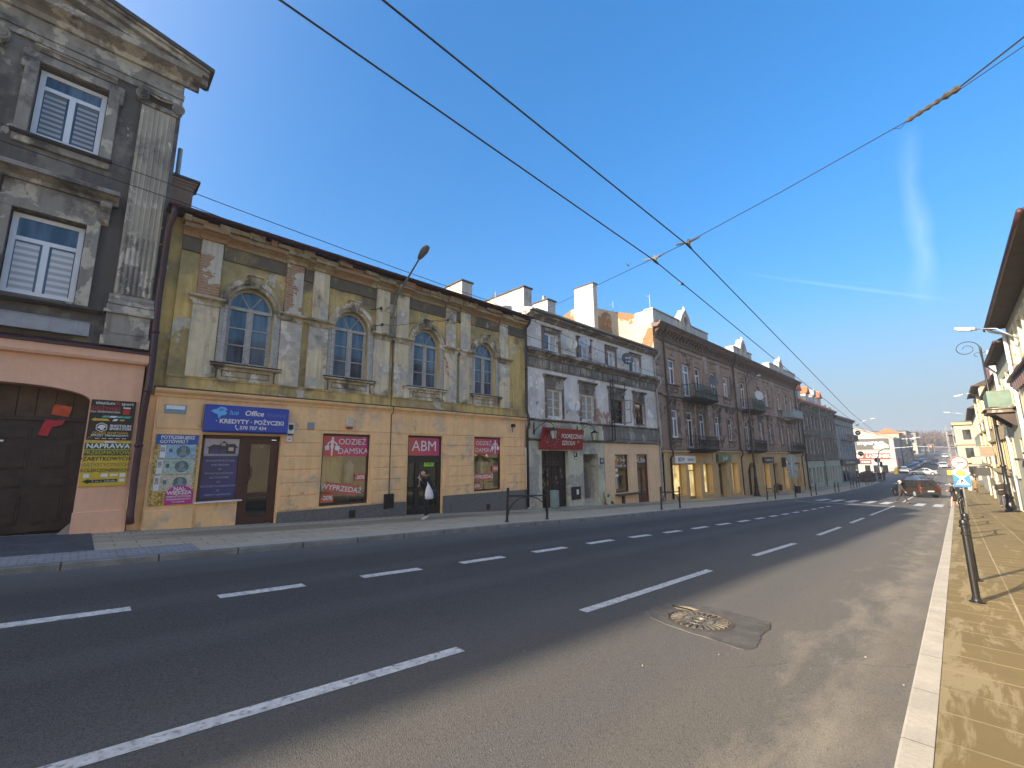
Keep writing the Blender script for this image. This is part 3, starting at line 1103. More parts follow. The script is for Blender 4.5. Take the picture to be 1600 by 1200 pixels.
# windows with surrounds
M_BLIND = mat('grey day and night blind', (0.34, 0.35, 0.36), 0.8, 0.05, 2)
t = NT('striped blind')
zf = t.math('FRACT', t.math('MULTIPLY', t.sep()[2], 7.5))
st_ = t.math('MULTIPLY', t.ramp(zf, 0.35, 0.5), t.ramp(zf, 1.0, 0.85))
M_STRIPE = t.done(t.mix(st_, (0.36, 0.37, 0.38), (0.10, 0.105, 0.115)), 0.35, None, 0, 0.6)
t = NT('pale striped blind')
zf = t.math('FRACT', t.math('MULTIPLY', t.sep()[2], 6.5))
st_ = t.math('MULTIPLY', t.ramp(zf, 0.35, 0.5), t.ramp(zf, 1.0, 0.85))
M_STRIPE2 = t.done(t.mix(st_, (0.62, 0.63, 0.62), (0.36, 0.38, 0.40)), 0.35, None, 0, 0.6)
for i, (a, b) in enumerate(w1):
    for za, zb, st in ((7.66, 9.47, M_STRIPE), (3.76, 5.72, M_STRIPE2)):
        tz = zb - (0.46 if za > 7 else 0.62)
        f = win(h1, a + .02, b - .02, za + .02, zb - .02, GY + 0.17, M_PVC, M_GLASS, 0.10, 1, tz)
        bl = MB()
        xm = (a + b) / 2
        for p0, p1 in ((a + .14, xm - .10), (xm + .10, b - .14)):
            bl.box(p0, p1, GY + 0.185, GY + 0.192, za + .12, tz - .08)
        bl.build('blind', st, f)
    s_ = MB()
    frame_band(s_, a, b, 7.5, 9.5, GY, 0.22, 0.07, ears=0.07)
    s_.box(a - .22, b + .22, GY - .06, GY + .02, 7.33, 7.5)
    hood(s_, a - .12, b + .12, 9.74, GY - 0.07, 0.14, 0.10)
    s_.build('upper_surround', M_H1T, h1, bevel=0.012)
    s_ = MB()
    frame_band(s_, a, b, 3.70, 5.74, GY, 0.24, 0.06)
    s_.box(a - .2, b + .2, GY - .03, GY + .02, 5.98, 6.4)
    s_.build('surround', M_H1T, h1, bevel=0.012)
    s_ = MB()
    hood(s_, a - .52, b + .50, 6.40, GY, 0.30, 0.36)
    s_.build('window_hood', M_H1T, h1)
    for cx in (a - .33, b + .28):
        c = MB()
        c.xprof([(GY, 6.40), (GY - .24, 6.40), (GY - .22, 6.28), (GY - .10, 6.16), (GY - .13, 6.02), (GY - .06, 5.90), (GY, 5.86)], cx - .09, cx + .09)
        c.tube([(cx - .11, GY - .19, 6.31), (cx + .11, GY - .19, 6.31)], 0.07, 10)
        c.build('console', M_H1T, h1, smooth=False)
    s_ = MB()
    sill(s_, a - .45, b + .48, 3.56, GY, 0.12, 0.20)
    s_.build('window_sill', M_ROOF, h1, bevel=0.008)
    s_ = MB()
    sill(s_, a - .26, b + .26, 7.50, GY - 0.06, 0.08, 0.12)
    s_.build('window_sill', M_ROOF, h1, bevel=0.008)
mb = MB()
for x0, x1, in ((-2.35, -0.14),):
    mb.box(x0, x1, GY - .16, GY + .03, 2.95, 3.27)
    mb.box(x0 - .01, x1 + .01, GY - .175, GY + .03, 3.27, 3.29)
    for i in range(5):
        mb.box(x0 + .2 + .45 * i, x0 + .215 + .45 * i, GY - .166, GY - .16, 2.97, 3.25)
mb.build('flower_trough', M_ZINC, h1, bevel=0.006)
# gate
M_GATE = mat('dark brown stained gate', (0.030, 0.016, 0.012), 0.55, 0.35, 3, bump=0.004, bscale=60, dirt=(0.045, 0.028, 0.022))
M_GATE2 = mat('old boards', (0.085, 0.052, 0.028), 0.8, 0.4, 3, bump=0.006, bscale=30)
yg = GY + 0.30
g = MB()
zb = zp(-1.3) + 0.02
g.box(-2.62, 0.07, yg, yg + 0.06, zb, 0.95)
for i, (xa, xb) in enumerate(((-2.50, -2.10), (-1.96, -1.45), (-1.32, -0.80), (-0.62, -0.14))):
    for za, z2 in ((zb + .18, -0.72), (-0.55, -0.30), (-0.14, 0.42), (0.52, 0.80)):
        g.box(xa, xb, yg - 0.018, yg, za, z2)
        g.box(xa + .05, xb - .05, yg - 0.034, yg - 0.018, za + .04, z2 - .04)
g.box(-1.40, -1.36, yg - .03, yg, zb, 0.95)
gate = g.build('gate', M_GATE, h1, bevel=0.01)
g = MB()
g.box(-2.62, 0.07, yg - 0.05, yg + 0.06, 0.95, 1.04)
g.build('gate_transom', M_GATE, gate)
g = MB()
for i in range(9):
    xa = -2.6 + i * 0.3
    g.box(xa, xa + 0.285, yg + 0.02, yg + 0.05, 1.04, 1.8)
g.build('tympanum_boards', M_GATE2, gate)
g = MB()
g.box(-2.62, 0.1, yg + 0.06, yg + 0.1, zb - .3, 1.9)
g.build('gate_lining', M_DARK, gate)
g = MB()
g.box(-1.62, -1.20, yg - 0.045, yg - 0.036, 0.46, 0.50)
g.build('letter_slot', M_PVC, gate)
mb = MB()
mb.zprof([(0.07, GY - .05), (-0.16, GY - .05), (-0.05, GY + .12), (0.07, GY + .14)], zp(0) - .1, zp(0) + 0.02)
mb.add([(-0.17, GY - .06, zp(0)), (0.075, GY - .06, zp(0)), (0.075, GY + .14, zp(0)), (0.07, GY - .05, zp(0) + 0.26), (0.072, GY + .1, zp(0) + 0.26)], [(0, 1, 3), (0, 3, 4, 2), (1, 2, 4, 3)])
mb.build('wheel_guard', M_H1T, h1)
mb = MB()
tag(MB().add([(-0.71, yg - .05, 0.62), (-0.62, yg - .055, 0.98), (-0.44, yg - .06, 0.96), (-0.30, yg - .05, 0.99), (-0.34, yg - .07, 0.86), (-0.50, yg - .06, 0.80), (-0.55, yg - .055, 0.60)], [(0, 1, 2, 5, 6), (2, 3, 4, 5)]).build('torn_cloth', mat('red cloth', (0.42, 0.03, 0.035), 0.8, 0.2, 8)),
    'torn red rag hanging from the top of the brown gate', 'cloth')
tag(MB().yprof([(-0.55, 1.10), (-0.26, 1.06), (-0.22, 1.30), (-0.52, 1.34)], yg - .0, yg + .012).build('orange_notice', mat('orange card', (0.55, 0.09, 0.03), 0.7, 0.2, 8)),
    'orange card fixed above the transom of the brown gate', 'notice')

# the two sign boards beside the gateway
ys = GY - 0.052
bs = thing('sports_shop_board', 'tall black advertising board with white and red lettering beside the gateway', 'sign', (0.49, ys, 0.52))
mb = MB()
mb.box(0.09, 0.90, ys - 0.03, ys, 0.52, 1.475)
mb.build('board', mat('black sign film', (0.012, 0.012, 0.014), 0.4, 0.1, 3), bs, bevel=0.004)
M_SW = mat('white lettering', (0.70, 0.70, 0.68), 0.6, 0.04, 9)
M_SR = mat('red lettering', (0.45, 0.035, 0.03), 0.6, 0.05, 9)
M_SY = mat('yellow lettering', (0.62, 0.42, 0.04), 0.6, 0.05, 9)
M_ST = mat('teal lettering', (0.06, 0.42, 0.38), 0.6, 0.05, 9)
mb = MB()
f = ys - 0.03
text_mb(mb, 'titanium', 0.105, front(0.34, 1.40, f), 0, bold=0.001)
text_mb(mb, 'X', 0.13, front(0.565, 1.40, f), 1, bold=0.002)
text_mb(mb, 'sport', 0.105, front(0.74, 1.40, f), 0, bold=0.001)
text_mb(mb, 'ODŻYWKI', 0.115, front(0.36, 1.265, f), 1, bold=0.003, squash=.95)
text_mb(mb, 'DLA SPORTOWCÓW', 0.055, front(0.36, 1.185, f), 0, bold=0.001)
mb.yprof([(0.68, 1.14), (0.80, 1.14), (0.80, 1.26), (0.77, 1.285), (0.71, 1.285), (0.68, 1.26)], f - .005, f, 1)
mb.yprof([(0.67, 1.29), (0.81, 1.29), (0.81, 1.32), (0.67, 1.32)], f - .005, f, 0)
for i, mi in ((0, 3), (1, 0), (2, 3), (3, 3)):
    x0 = 0.30 + i * 0.13
    mb.yprof([(x0, 1.055), (x0 + .12, 1.055), (x0 + .16, 1.10), (x0 + .04, 1.10)], f - .005, f, mi)
mb.yprof([(0.13, 1.00), (0.20, 0.955), (0.20, 0.975), (0.46, 0.975), (0.42, 1.025), (0.20, 1.025), (0.20, 1.045)], f - .005, f, 2)
mb.yprof([(0.50, 0.975), (0.58, 0.975), (0.61, 1.025), (0.53, 1.025)], f - .005, f, 0)
mb.yprof([(0.63, 0.985), (0.71, 0.985), (0.73, 1.02), (0.65, 1.02)], f - .005, f, 2)
text_mb(mb, 'SHOTGUN', 0.085, front(0.67, 0.855, f), 0, bold=0.003, squash=.95)
text_mb(mb, 'SPORT.COM', 0.075, front(0.67, 0.785, f), 0, bold=0.003, squash=.95)
hx = [(0.33 + 0.105 * math.cos(math.pi / 6 + math.pi / 3 * k), 0.82 + 0.105 * math.sin(math.pi / 6 + math.pi / 3 * k)) for k in range(6)]
for k in range(6):
    a, b = hx[k], hx[(k + 1) % 6]
    mb.tube([(a[0], f, a[1]), (b[0], f, b[1])], 0.008, 4, 0)
mb.yprof([(0.255, .80), (.28, .865), (.33, .885), (.385, .87), (.405, .82), (.37, .80), (.375, .765), (.32, .75), (.30, .785)], f - .005, f, 0)
text_mb(mb, 'ODZIEŻ SPORTOWA', 0.07, front(0.50, 0.685, f), 2, bold=0.001, squash=.98)
text_mb(mb, 'SPRZĘT TRENINGOWY', 0.066, front(0.50, 0.625, f), 0, bold=0.001, squash=.98)
for i in range(5):
    mb.box(0.24 + .12 * i, 0.32 + .12 * i, f - .004, f, 0.548, 0.562, 0)
mb.tube([(0.15 + .028 * math.cos(a * .4), f, 0.556 + .028 * math.sin(a * .4)) for a in range(10)], 0.004, 4, 2)
mb.build('lettering', [M_SW, M_SR, M_SY, M_ST], bs)
rs = thing('restoration_board', 'yellow hand painted board with green top stripes under the black board', 'sign', (0.49, ys, -0.56))
mb = MB()
mb.box(0.085, 0.905, ys - 0.028, ys, -0.56, 0.495)
mb.build('board', mat('yellow painted board', (0.60, 0.43, 0.035), 0.6, 0.12, 6, dirt=(0.5, 0.38, 0.08)), rs, bevel=0.004)
f = ys - 0.028
mb = MB()
M_GREEN = mat('dark green paint', (0.018, 0.10, 0.035), 0.6, 0.1, 6)
mb.box(0.087, 0.903, f - .003, f, 0.30, 0.445)
mb.box(0.087, 0.903, f - .003, f, 0.155, 0.285)
mb.build('stripe', M_GREEN, rs)
mb = MB()
M_INK = mat('black lettering', (0.02, 0.018, 0.015), 0.6, 0.05, 9)
f -= .003
text_mb(mb, 'NAPRAWA', 0.155, front(0.50, 0.372, f), 0, bold=0.004, squash=1.02)
text_mb(mb, 'PRZEDMIOTÓW', 0.125, front(0.50, 0.22, f), 1, bold=0.001, squash=.92)
f += .003
text_mb(mb, '•ZABYTKOWYCH', 0.125, front(0.49, 0.075, f), 2, bold=0.002, squash=.88)
text_mb(mb, '•ARTYSTYCZNYCH', 0.115, front(0.49, -0.065, f), 3, bold=0.001, squash=.85)
text_mb(mb, 'KOLEKCJONERSKICH', 0.11, front(0.50, -0.195, f), 2, bold=0.001, squash=.80)
for xa, xb, za, zb in ((.14, .24, -.36, -.27), (.44, .56, -.35, -.27), (.60, .74, -.33, -.28), (.77, .88, -.36, -.27), (.78, .87, -.47, -.40)):
    mb.box(xa, xb, f - .004, f, za, zb, 0)
mb.yprof([(0.13, -.44), (0.24, -.385), (0.24, -.41), (0.74, -.40), (0.74, -.47), (0.24, -.475), (0.24, -.50)], f - .004, f, 2)
strokes(mb, 0.30, 0.70, -.438, .05, f - .005, 4)
mb.box(0.42, 0.62, f - .004, f, 0.455, 0.49, 0)
mb.build('lettering', [M_SW, M_SY, M_INK, mat('faded lettering', (0.25, 0.2, 0.08), 0.6, 0.05, 9), M_SY], rs)

# ================================================================ 2 yellow two storey house with arched windows
YY = 14.40
h2 = thing('yellow_house', 'two storey house with peeling yellow upper floor, four arched windows and peach shop front', 'house', (8, YY, zp(8)))
M_YEL = plaster('dirty yellow plaster', (0.64, 0.46, 0.165), [((0.33, 0.265, 0.125), 0.5, 0.46, 0.13), ((0.17, 0.14, 0.09), 0.6, 0.54, 0.11), ((0.50, 0.46, 0.36), 1.3, 0.60, 0.012)], None, 0.45, 0.2, seed=1)
M_YPIL = plaster('peeling pilaster plaster', (0.68, 0.57, 0.37), [((0.44, 0.40, 0.33), 0.9, 0.49, 0.06), ((0.62, 0.57, 0.46), 1.7, 0.585, 0.010), ((0.13, 0.108, 0.08), 0.8, 0.55, 0.10)], (1.1, 0.645, 0.010), 0.5, seed=4)
M_YBRK = plaster('brick showing through plaster', (0.56, 0.50, 0.40), [((0.50, 0.46, 0.38), 1.7, 0.5, 0.010)], (0.9, 0.47, 0.012), 0.4, seed=4, bricks=((0.30, 0.125, 0.05), (0.38, 0.19, 0.085), (0.40, 0.33, 0.24)))
M_YTRIM = plaster('cracked trim plaster', (0.47, 0.385, 0.24), [((0.60, 0.55, 0.44), 1.9, 0.53, 0.012), ((0.13, 0.105, 0.072), 1.1, 0.50, 0.10)], None, 0.5, seed=6)
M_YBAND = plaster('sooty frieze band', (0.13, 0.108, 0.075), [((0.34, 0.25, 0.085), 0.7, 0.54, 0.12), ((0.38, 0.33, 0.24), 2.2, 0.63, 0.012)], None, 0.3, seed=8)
M_YCORN = plaster('crumbling cornice', (0.33, 0.245, 0.125), [((0.40, 0.33, 0.20), 1.4, 0.55, 0.03), ((0.19, 0.14, 0.085), 2.0, 0.60, 0.06)], (0.75, 0.50, 0.03), 0.3, seed=12, bump=0.03, bricks=((0.32, 0.15, 0.06), (0.40, 0.21, 0.085), (0.34, 0.255, 0.15)))
M_PEACH2 = plaster('peach painted render', (0.88, 0.565, 0.28), [((0.64, 0.46, 0.29), 0.9, 0.53, 0.10), ((0.58, 0.42, 0.25), 1.6, 0.63, 0.03)], None, 0.14, 0.07, 0.006, seed=7)
WC = [3.24, 6.34, 9.42, 12.46]
holes = [arch(c - .61, c + .61, 2.74, 4.45, 0.66) for c in WC]
house_shell(h2, 1.42, 15.04, YY + 0.04, 6.8, holes, M_YEL, 0.26, zb=1.6)
mb = MB()
mb.box(1.03, 1.42, YY + 0.16, YY + 0.5, zp(1) - .5, 6.75)
mb.build('recessed_strip', M_YEL, h2)
# ground floor wall
gh = [rect(2.36, 4.33, zp(4) - .2, 0.72), rect(5.58, 7.22, -1.44, 0.86), rect(8.70, 10.27, zp(10) - .2, 0.90), rect(11.86, 13.42, -1.33, 0.93)]
mb = MB()
mb.wall(rect(1.30, 14.98, zp(15) - .5, 1.70), gh, fy(YY), 0.24)
mb.add([(1.30, YY, zp(15) - .5), (1.30, YY + .13, zp(15) - .5), (1.30, YY + .13, 1.7), (1.30, YY, 1.7)], [(0, 1, 2, 3)])
mb.box(1.03, 1.30, YY + .12, YY + .5, zp(15), 1.7)
mb.build('ground_floor', M_PEACH2, h2)
mb = MB()
mb.box(2.36, 3.33, YY + 0.02, YY + .3, zp(4) - .2, -1.09)
mb.build('window_parapet', M_PEACH2, h2)
# rusticated courses
mb = MB()
gz = [-1.48, -1.06, -0.67, -0.28, 0.12, 0.54, 0.945]
for xa, xb, lo in ((4.40, 5.50, -1.5), (7.30, 8.63, -1.5), (10.34, 11.78, -1.42), (13.49, 14.93, -1.42)):
    for i in range(6):
        za = max(gz[i], lo)
        mb.box(xa, xb, YY - 0.025, YY + 0.01, za + .012, gz[i + 1] - .012)
mb.box(4.40, 14.93, YY - 0.025, YY + 0.01, 0.957, 1.69)
mb.box(1.34, 2.30, YY - 0.02, YY + 0.01, 0.85, 1.69)
mb.box(1.32, 2.33, YY - 0.03, YY + 0.01, zp(1.3) - .2, -1.22)
mb.build('rustication', M_PEACH2, h2, bevel=0.011)
mb = MB()
mb.xprof([(YY, 1.68), (YY - .05, 1.68), (YY - .07, 1.74), (YY - .15, 1.80), (YY - .17, 1.84), (YY - .17, 1.88), (YY + .04, 1.88)], 1.24, 15.0)
mb.build('string_course', M_PEACH2, h2)
mb = MB()
mb.xprof([(YY + .04, 1.883), (YY - .185, 1.883), (YY - .185, 1.905), (YY + .04, 1.95)], 1.22, 15.02)
mb.build('flashing', M_ROOF, h2)
# granite plinth
t = NT('terrazzo plinth')
vn = t.n.new('ShaderNodeTexVoronoi')
vn.inputs['Scale'].default_value = 55
t.lk(t.pos, vn.inputs['Vector'])
c = t.mix(t.ramp(vn.outputs[1], 0.2, 0.9), (0.07, 0.07, 0.072), (0.19, 0.19, 0.185))
c = t.mix(t.ramp(t.noise(1.2, detail=6), 0.4, 0.7, 0, 0.4), c, (0.13, 0.13, 0.125))
M_PLINTH = t.done(c, 0.6, t.bump(t.noise(40), 0.2, 0.005))
for xa, xb, zt in ((4.37, 8.66, -1.50), (10.30, 14.95, -1.40)):
    mb = MB()
    mb.yprof([(xa, zp(xa) - .2), (xb, zp(xb) - .2), (xb, zt), (xa, zt)], YY - 0.055, YY + 0.01)
    mb.build('plinth', M_PLINTH, h2, bevel=0.008)
for xa, xb, za, zb in ((6.55, 6.76, -1.86, -1.62), (12.5, 12.7, -2.10, -1.88)):
    mb = MB()
    mb.box(xa, xb, YY - 0.068, YY - 0.03, za, zb)
    for k in range(4):
        mb.box(xa + .02, xb - .02, YY - .075, YY - .06, za + .03 + k * .05, za + .045 + k * .05)
    mb.build('cellar_vent', M_BLACK, h2)
# base band, pilasters, entablature
mb = MB()
mb.box(1.46, 14.9, YY - 0.01, YY + .05, 1.93, 2.22)
mb.box(1.44, 14.92, YY - 0.035, YY + .05, 2.22, 2.28)
mb.build('base_band', M_YEL, h2)
k = 0
for c in WC:
    for s in (-1, 1):
        px = c + s * 1.13
        lo = MB()
        lo.box(px - .31, px + .31, YY - 0.06, YY + .05, 2.26, 4.38)
        pil = lo.build('pilaster', M_YPIL, h2, bevel=0.012)
        cp = MB()
        cp.box(px - .33, px + .33, YY - .085, YY + .05, 4.30, 4.38)
        hood(cp, px - .43, px + .43, 4.38, YY - .04, 0.17, 0.17)
        cp.build('impost', M_YTRIM, pil)
        up = MB()
        up.box(px - .26, px + .26, YY - 0.045, YY + .05, 4.58, 6.25)
        up.build('upper_shaft', M_YBRK if px in (WC[0] - 1.13, WC[0] + 1.13) else M_YPIL, pil, bevel=0.012)
        cc = MB()
        hood(cc, px - .32, px + .32, 6.22, YY - .03, 0.33, 0.30)
        cc.build('cornice_break', M_YCORN, pil)
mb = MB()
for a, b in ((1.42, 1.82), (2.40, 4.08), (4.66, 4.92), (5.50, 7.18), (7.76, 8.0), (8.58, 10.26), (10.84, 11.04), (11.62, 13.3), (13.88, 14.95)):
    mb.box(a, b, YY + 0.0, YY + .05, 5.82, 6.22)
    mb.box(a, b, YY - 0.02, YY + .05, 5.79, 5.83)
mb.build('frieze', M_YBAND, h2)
mb = MB()
hood(mb, 1.40, 15.04, 6.20, YY + .03, 0.34, 0.26)
mb.build('cornice', M_YCORN, h2)
# crumbling brick edge under the eaves
cor = MB()
x = 1.35
while x < 15.0:
    w = rnd.uniform(.16, .5)
    d = rnd.uniform(.16, .34)
    h = rnd.uniform(.12, .2)
    cor.box(x, min(15.05, x + w), YY + .03 - d, YY + .08, 6.55 + rnd.uniform(-.03, .03), 6.55 + h)
    x += w + 0.004
cor.build('eaves_brickwork', M_YCORN, h2, bevel=0.012)
# archivolts, surrounds, keystones, sills, aprons, windows
for c in WC:
    mb = MB()
    zs = 4.45
    n = 20
    for r0, r1, p in ((0.615, 0.72, 0.03), (0.72, 0.80, 0.075), (0.80, 0.86, 0.055)):
        vs, fs = [], []
        for i in range(n + 1):
            a = math.pi * i / n
            for r in (r0, r1):
                for yy in (YY - p, YY + .05):
                    vs.append((c + r * math.cos(a), yy, zs + r * 1.07 * math.sin(a)))
        for i in range(n):
            o = i * 4
            fs += [(o, o + 2, o + 6, o + 4), (o + 1, o + 5, o + 7, o + 3), (o, o + 4, o + 5, o + 1), (o + 2, o + 3, o + 7, o + 6)]
        mb.add(vs, fs)
    mb.build('archivolt', M_YTRIM, h2)
    for s in (-1, 1):
        mb = MB()
        mb.box(c + s * .612, c + s * .70, YY - .035, YY + .05, 2.74, 4.45)
        mb.box(c + s * .70, c + s * .80, YY - .015, YY + .05, 2.74, 4.45)
        mb.build('window_jamb', M_OLDWHITE, h2, bevel=0.006)
    mb = MB()
    mb.yprof([(c - .11, 5.08), (c + .11, 5.08), (c + .17, 5.44), (c - .17, 5.44)], YY - .13, YY + .05)
    mb.box(c - .21, c + .21, YY - .17, YY + .05, 5.44, 5.49)
    mb.build('keystone', M_YTRIM, h2, bevel=0.012)
    mb = MB()
    sill(mb, c - .90, c + .90, 2.62, YY + .02, 0.10, 0.17)
    mb.build('window_sill', M_YTRIM, h2)
    mb = MB()
    mb.xprof([(YY - .16, 2.722), (YY - .16, 2.735), (YY + .06, 2.76), (YY + .06, 2.722)], c - .92, c + .92)
    mb.build('sill_flashing', M_ROOF, h2)
    mb = MB()
    frame_band(mb, c - .62, c + .62, 2.35, 2.54, YY + .02, 0.10, 0.06, bottom=True)
    mb.box(c - .60, c + .60, YY - .012, YY + .05, 2.37, 2.52)
    for s in (-1, 1):
        mb.box(c + s * .76, c + s * .86, YY - .07, YY + .05, 2.28, 2.60)
    mb.build('apron', M_YTRIM, h2, bevel=0.012)
    # window: casements with a fanlight
    y = YY + .17
    mb = MB()
    for s in (-1, 1):
        mb.box(c + s * .605, c + s * .535, y, y + .06, 2.74, 4.45)
    mb.box(c - .535, c + .535, y, y + .06, 2.74, 2.83)
    mb.box(c - .60, c + .60, y - .03, y + .06, 4.40, 4.50)
    mb.box(c - .045, c + .045, y - .02, y + .06, 2.83, 4.40)
    for s in (-1, 1):
        mb.box(c + s * .045, c + s * .09, y - .004, y + .05, 2.83, 4.40)
        mb.box(c + s * .50, c + s * .535, y - .004, y + .05, 2.83, 4.40)
        for zz_ in (3.35, 3.86):
            mb.box(c + s * .09, c + s * .50, y + .008, y + .05, zz_ - .016, zz_ + .016)
    vs, fs = [], []
    for i in range(n + 1):
        a = math.pi * i / n
        for r in (0.53, 0.605):
            for yy in (y, y + .06):
                vs.append((c + r * math.cos(a), yy, 4.45 + r * 1.08 * math.sin(a)))
    for i in range(n):
        o = i * 4
        fs += [(o, o + 2, o + 6, o + 4), (o, o + 4, o + 5, o + 1), (o + 2, o + 3, o + 7, o + 6)]
    mb.add(vs, fs)
    for a in (R_(58), R_(122)):
        mb.tube([(c, y + .03, 4.48), (c + .56 * math.cos(a), y + .03, 4.45 + .6 * math.sin(a))], 0.018, 6)
    f = mb.build('window', M_OLDWHITE, h2)
    pb = MB()
    for xa, xb in ((c - .54, c), (c, c + .54)):
        tl = rnd.uniform(-.012, .012)
        pb.add([(xa, y + .035 + tl, 2.8), (xb, y + .035 - tl, 2.8), (xb, y + .035 - tl, 4.42), (xa, y + .035 + tl, 4.42)], [(0, 1, 2, 3)])
    pts = [(c + .55 * math.cos(math.pi * i / 16), y + .036, 4.47 + .58 * math.sin(math.pi * i / 16)) for i in range(17)]
    pb.add(pts, [tuple(range(17))])
    pb.build('pane', M_GLASS, f)
# gutter and roof
mb = MB()
gp = [(YY - .40 + .075 * math.cos(a), 6.82 + .075 * math.sin(a)) for a in [math.pi + math.pi * i / 8 for i in range(9)]]
gp += [(YY - .40 + .065 * math.cos(a), 6.825 + .065 * math.sin(a)) for a in [2 * math.pi - math.pi * i / 8 for i in range(9)]]
mb.xprof(gp, 0.98, 15.25)
mb.box(0.98, 15.2, YY - .33, YY + .1, 6.74, 6.80)
for i in range(20):
    mb.box(1.2 + i * .72, 1.225 + i * .72, YY - .48, YY - .3, 6.73, 6.835)
mb.build('gutter', M_MAROON, h2)
mb = MB()
mb.xprof([(YY - .36, 6.80), (YY - .36, 6.86), (20.0, 8.85), (25.5, 6.9), (25.5, 6.8)], 1.03, 15.15)
mb.build('roof', M_ROOF, h2)
downpipe(h2, [(1.12, YY - .38, 6.75), (1.12, YY - .36, 6.5), (1.06, YY - .17, 6.2), (1.05, YY - .15, 4.2), (1.09, YY - .15, 2.4), (1.08, YY - .27, 1.9), (1.06, YY - .27, 1.6), (1.05, YY - .12, 1.2), (1.05, YY - .12, -0.4), (1.06, YY - .12, -1.25), (1.08, YY - .2, -1.46)], 0.075, M_MAROON, rings=(0.3, 0.5, 0.75))
downpipe(h2, [(15.02, YY - .38, 6.72), (15.02, YY - .3, 6.5), (14.94, YY - .14, 6.25), (14.94, YY - .14, 2.2), (14.97, YY - .24, 1.85), (14.97, YY - .24, 1.6), (14.97, YY - .12, 1.3), (14.97, YY - .12, zp(15) + .1)], 0.065, M_BROWNPIPE, rings=(0.4, 0.8))
mb = MB()
mb.tube([(7.9, YY - .05, 4.5), (7.91, YY - .05, 1.95), (7.93, YY - .2, 1.87), (7.95, YY - .2, 1.7), (7.95, YY - .045, 1.6), (7.97, YY - .045, -1.4)], 0.014, 6)
mb.build('cable', M_WIRE, h2)
# entrance: poster window, door
M_BRDOOR = mat('red brown door frame', (0.060, 0.020, 0.016), 0.45, 0.2, 4)
mb = MB()
y = YY + .10
mb.box(2.36, 2.44, y, y + .07, -1.08, 0.72)
mb.box(2.36, 4.33, y, y + .07, 0.62, 0.72)
mb.box(2.44, 3.32, y, y + .07, -1.09, -1.0)
mb.box(3.28, 3.44, y - .005, y + .07, zp(3.4) - .1, 0.62)
mb.box(4.25, 4.33, y, y + .07, zp(4) - .1, 0.62)
df = mb.build('shop_frame', M_BRDOOR, h2, bevel=0.005)
mb = MB()
za = zp(3.9) + .03
mb.box(3.43, 3.58, y + .01, y + .06, za - .05, 0.63)
mb.box(4.11, 4.26, y + .01, y + .06, za, 0.60)
mb.box(3.58, 4.11, y + .01, y + .06, 0.48, 0.63)
mb.box(3.58, 4.11, y + .01, y + .06, za - .1, za + .22)
mb.box(3.58, 4.11, y + .01, y + .06, -1.02, -0.92)
door = mb.build('door', M_BRDOOR, h2, bevel=0.005)
mb = MB()
mb.add([(3.5, y + .04, za), (4.2, y + .04, za), (4.2, y + .04, .55), (3.5, y + .04, .55)], [(0, 1, 2, 3)])
mb.build('door_glass', M_GLASS2, door)
mb = MB()
mb.tube([(3.52, y + .01, -.62), (3.55, y - .06, -.58), (3.62, y - .08, -.42), (3.62, y - .08, -.25), (3.55, y - .06, -.12), (3.52, y + .01, -.08)], 0.018, 6)
mb.build('door_handle', M_BRDOOR, door, smooth=True)
mb = MB()
mb.box(2.30, 3.42, YY - .10, YY + .15, -1.10, -1.065)
mb.build('white_sill', M_PVC, h2, bevel=0.006)
# display windows and the shop door
M_SHOPFR = mat('dark brown shop frame', (0.045, 0.022, 0.016), 0.45, 0.2, 4)


def shopwin(root, xa, xb, za, zb, y, fm=None, fr=0.07, pm=None):
    mb = MB()
    mb.box(xa, xa + fr, y, y + .06, za, zb)
    mb.box(xb - fr, xb, y, y + .06, za, zb)
    mb.box(xa + fr, xb - fr, y, y + .06, zb - fr, zb)
    mb.box(xa + fr, xb - fr, y, y + .06, za, za + fr)
    f = mb.build('display_window', fm or M_SHOPFR, root, bevel=0.004)
    g = MB()
    g.add([(xa, y + .03, za), (xb, y + .03, za), (xb, y + .03, zb), (xa, y + .03, zb)], [(0, 1, 2, 3)])
    g.build('pane', pm or M_CLEAR, f)
    return f


def niche(root, xa, xb, za, zb, y, m, d=0.9, name='display_niche'):
    mb = MB()
    mb.add([(xa, y, za), (xb, y, za), (xb, y, zb), (xa, y, zb), (xa, y + d, za), (xb, y + d, za), (xb, y + d, zb), (xa, y + d, zb)],
           [(0, 1, 5, 4), (3, 7, 6, 2), (0, 4, 7, 3), (1, 2, 6, 5), (4, 5, 6, 7)])
    return mb.build(name, m, root)


M_NICHE = mat('shop window lining', (0.30, 0.265, 0.14), 0.85, 0.3, 1.2)
dw1 = shopwin(h2, 5.58, 7.22, -1.44, 0.86, YY + .10)
niche(h2, 5.5, 7.3, -1.5, 0.9, YY + .24, M_NICHE, 0.8)
dw2 = shopwin(h2, 11.86, 13.42, -1.33, 0.93, YY + .10)
niche(h2, 11.8, 13.5, -1.4, 0.95, YY + .24, M_NICHE, 0.8)
M_ALU = mat('black shop door frame', (0.012, 0.012, 0.014), 0.4, 0.2, 4)
mb = MB()
y = YY + .12
zb_ = zp(9.5)
mb.box(8.70, 8.80, y, y + .07, zb_ - .1, .90)
mb.box(10.17, 10.27, y, y + .07, zb_ - .1, .90)
mb.box(8.80, 10.17, y, y + .07, .82, .90)
mb.box(8.80, 10.17, y, y + .07, 0.02, 0.14)
mb.box(9.10, 9.24, y - .006, y + .07, zb_ - .1, 0.02)
mb.box(9.24, 9.30, y - .006, y + .06, zb_ - .1, 0.02)
mb.box(10.08, 10.17, y - .006, y + .06, zb_ - .1, 0.02)
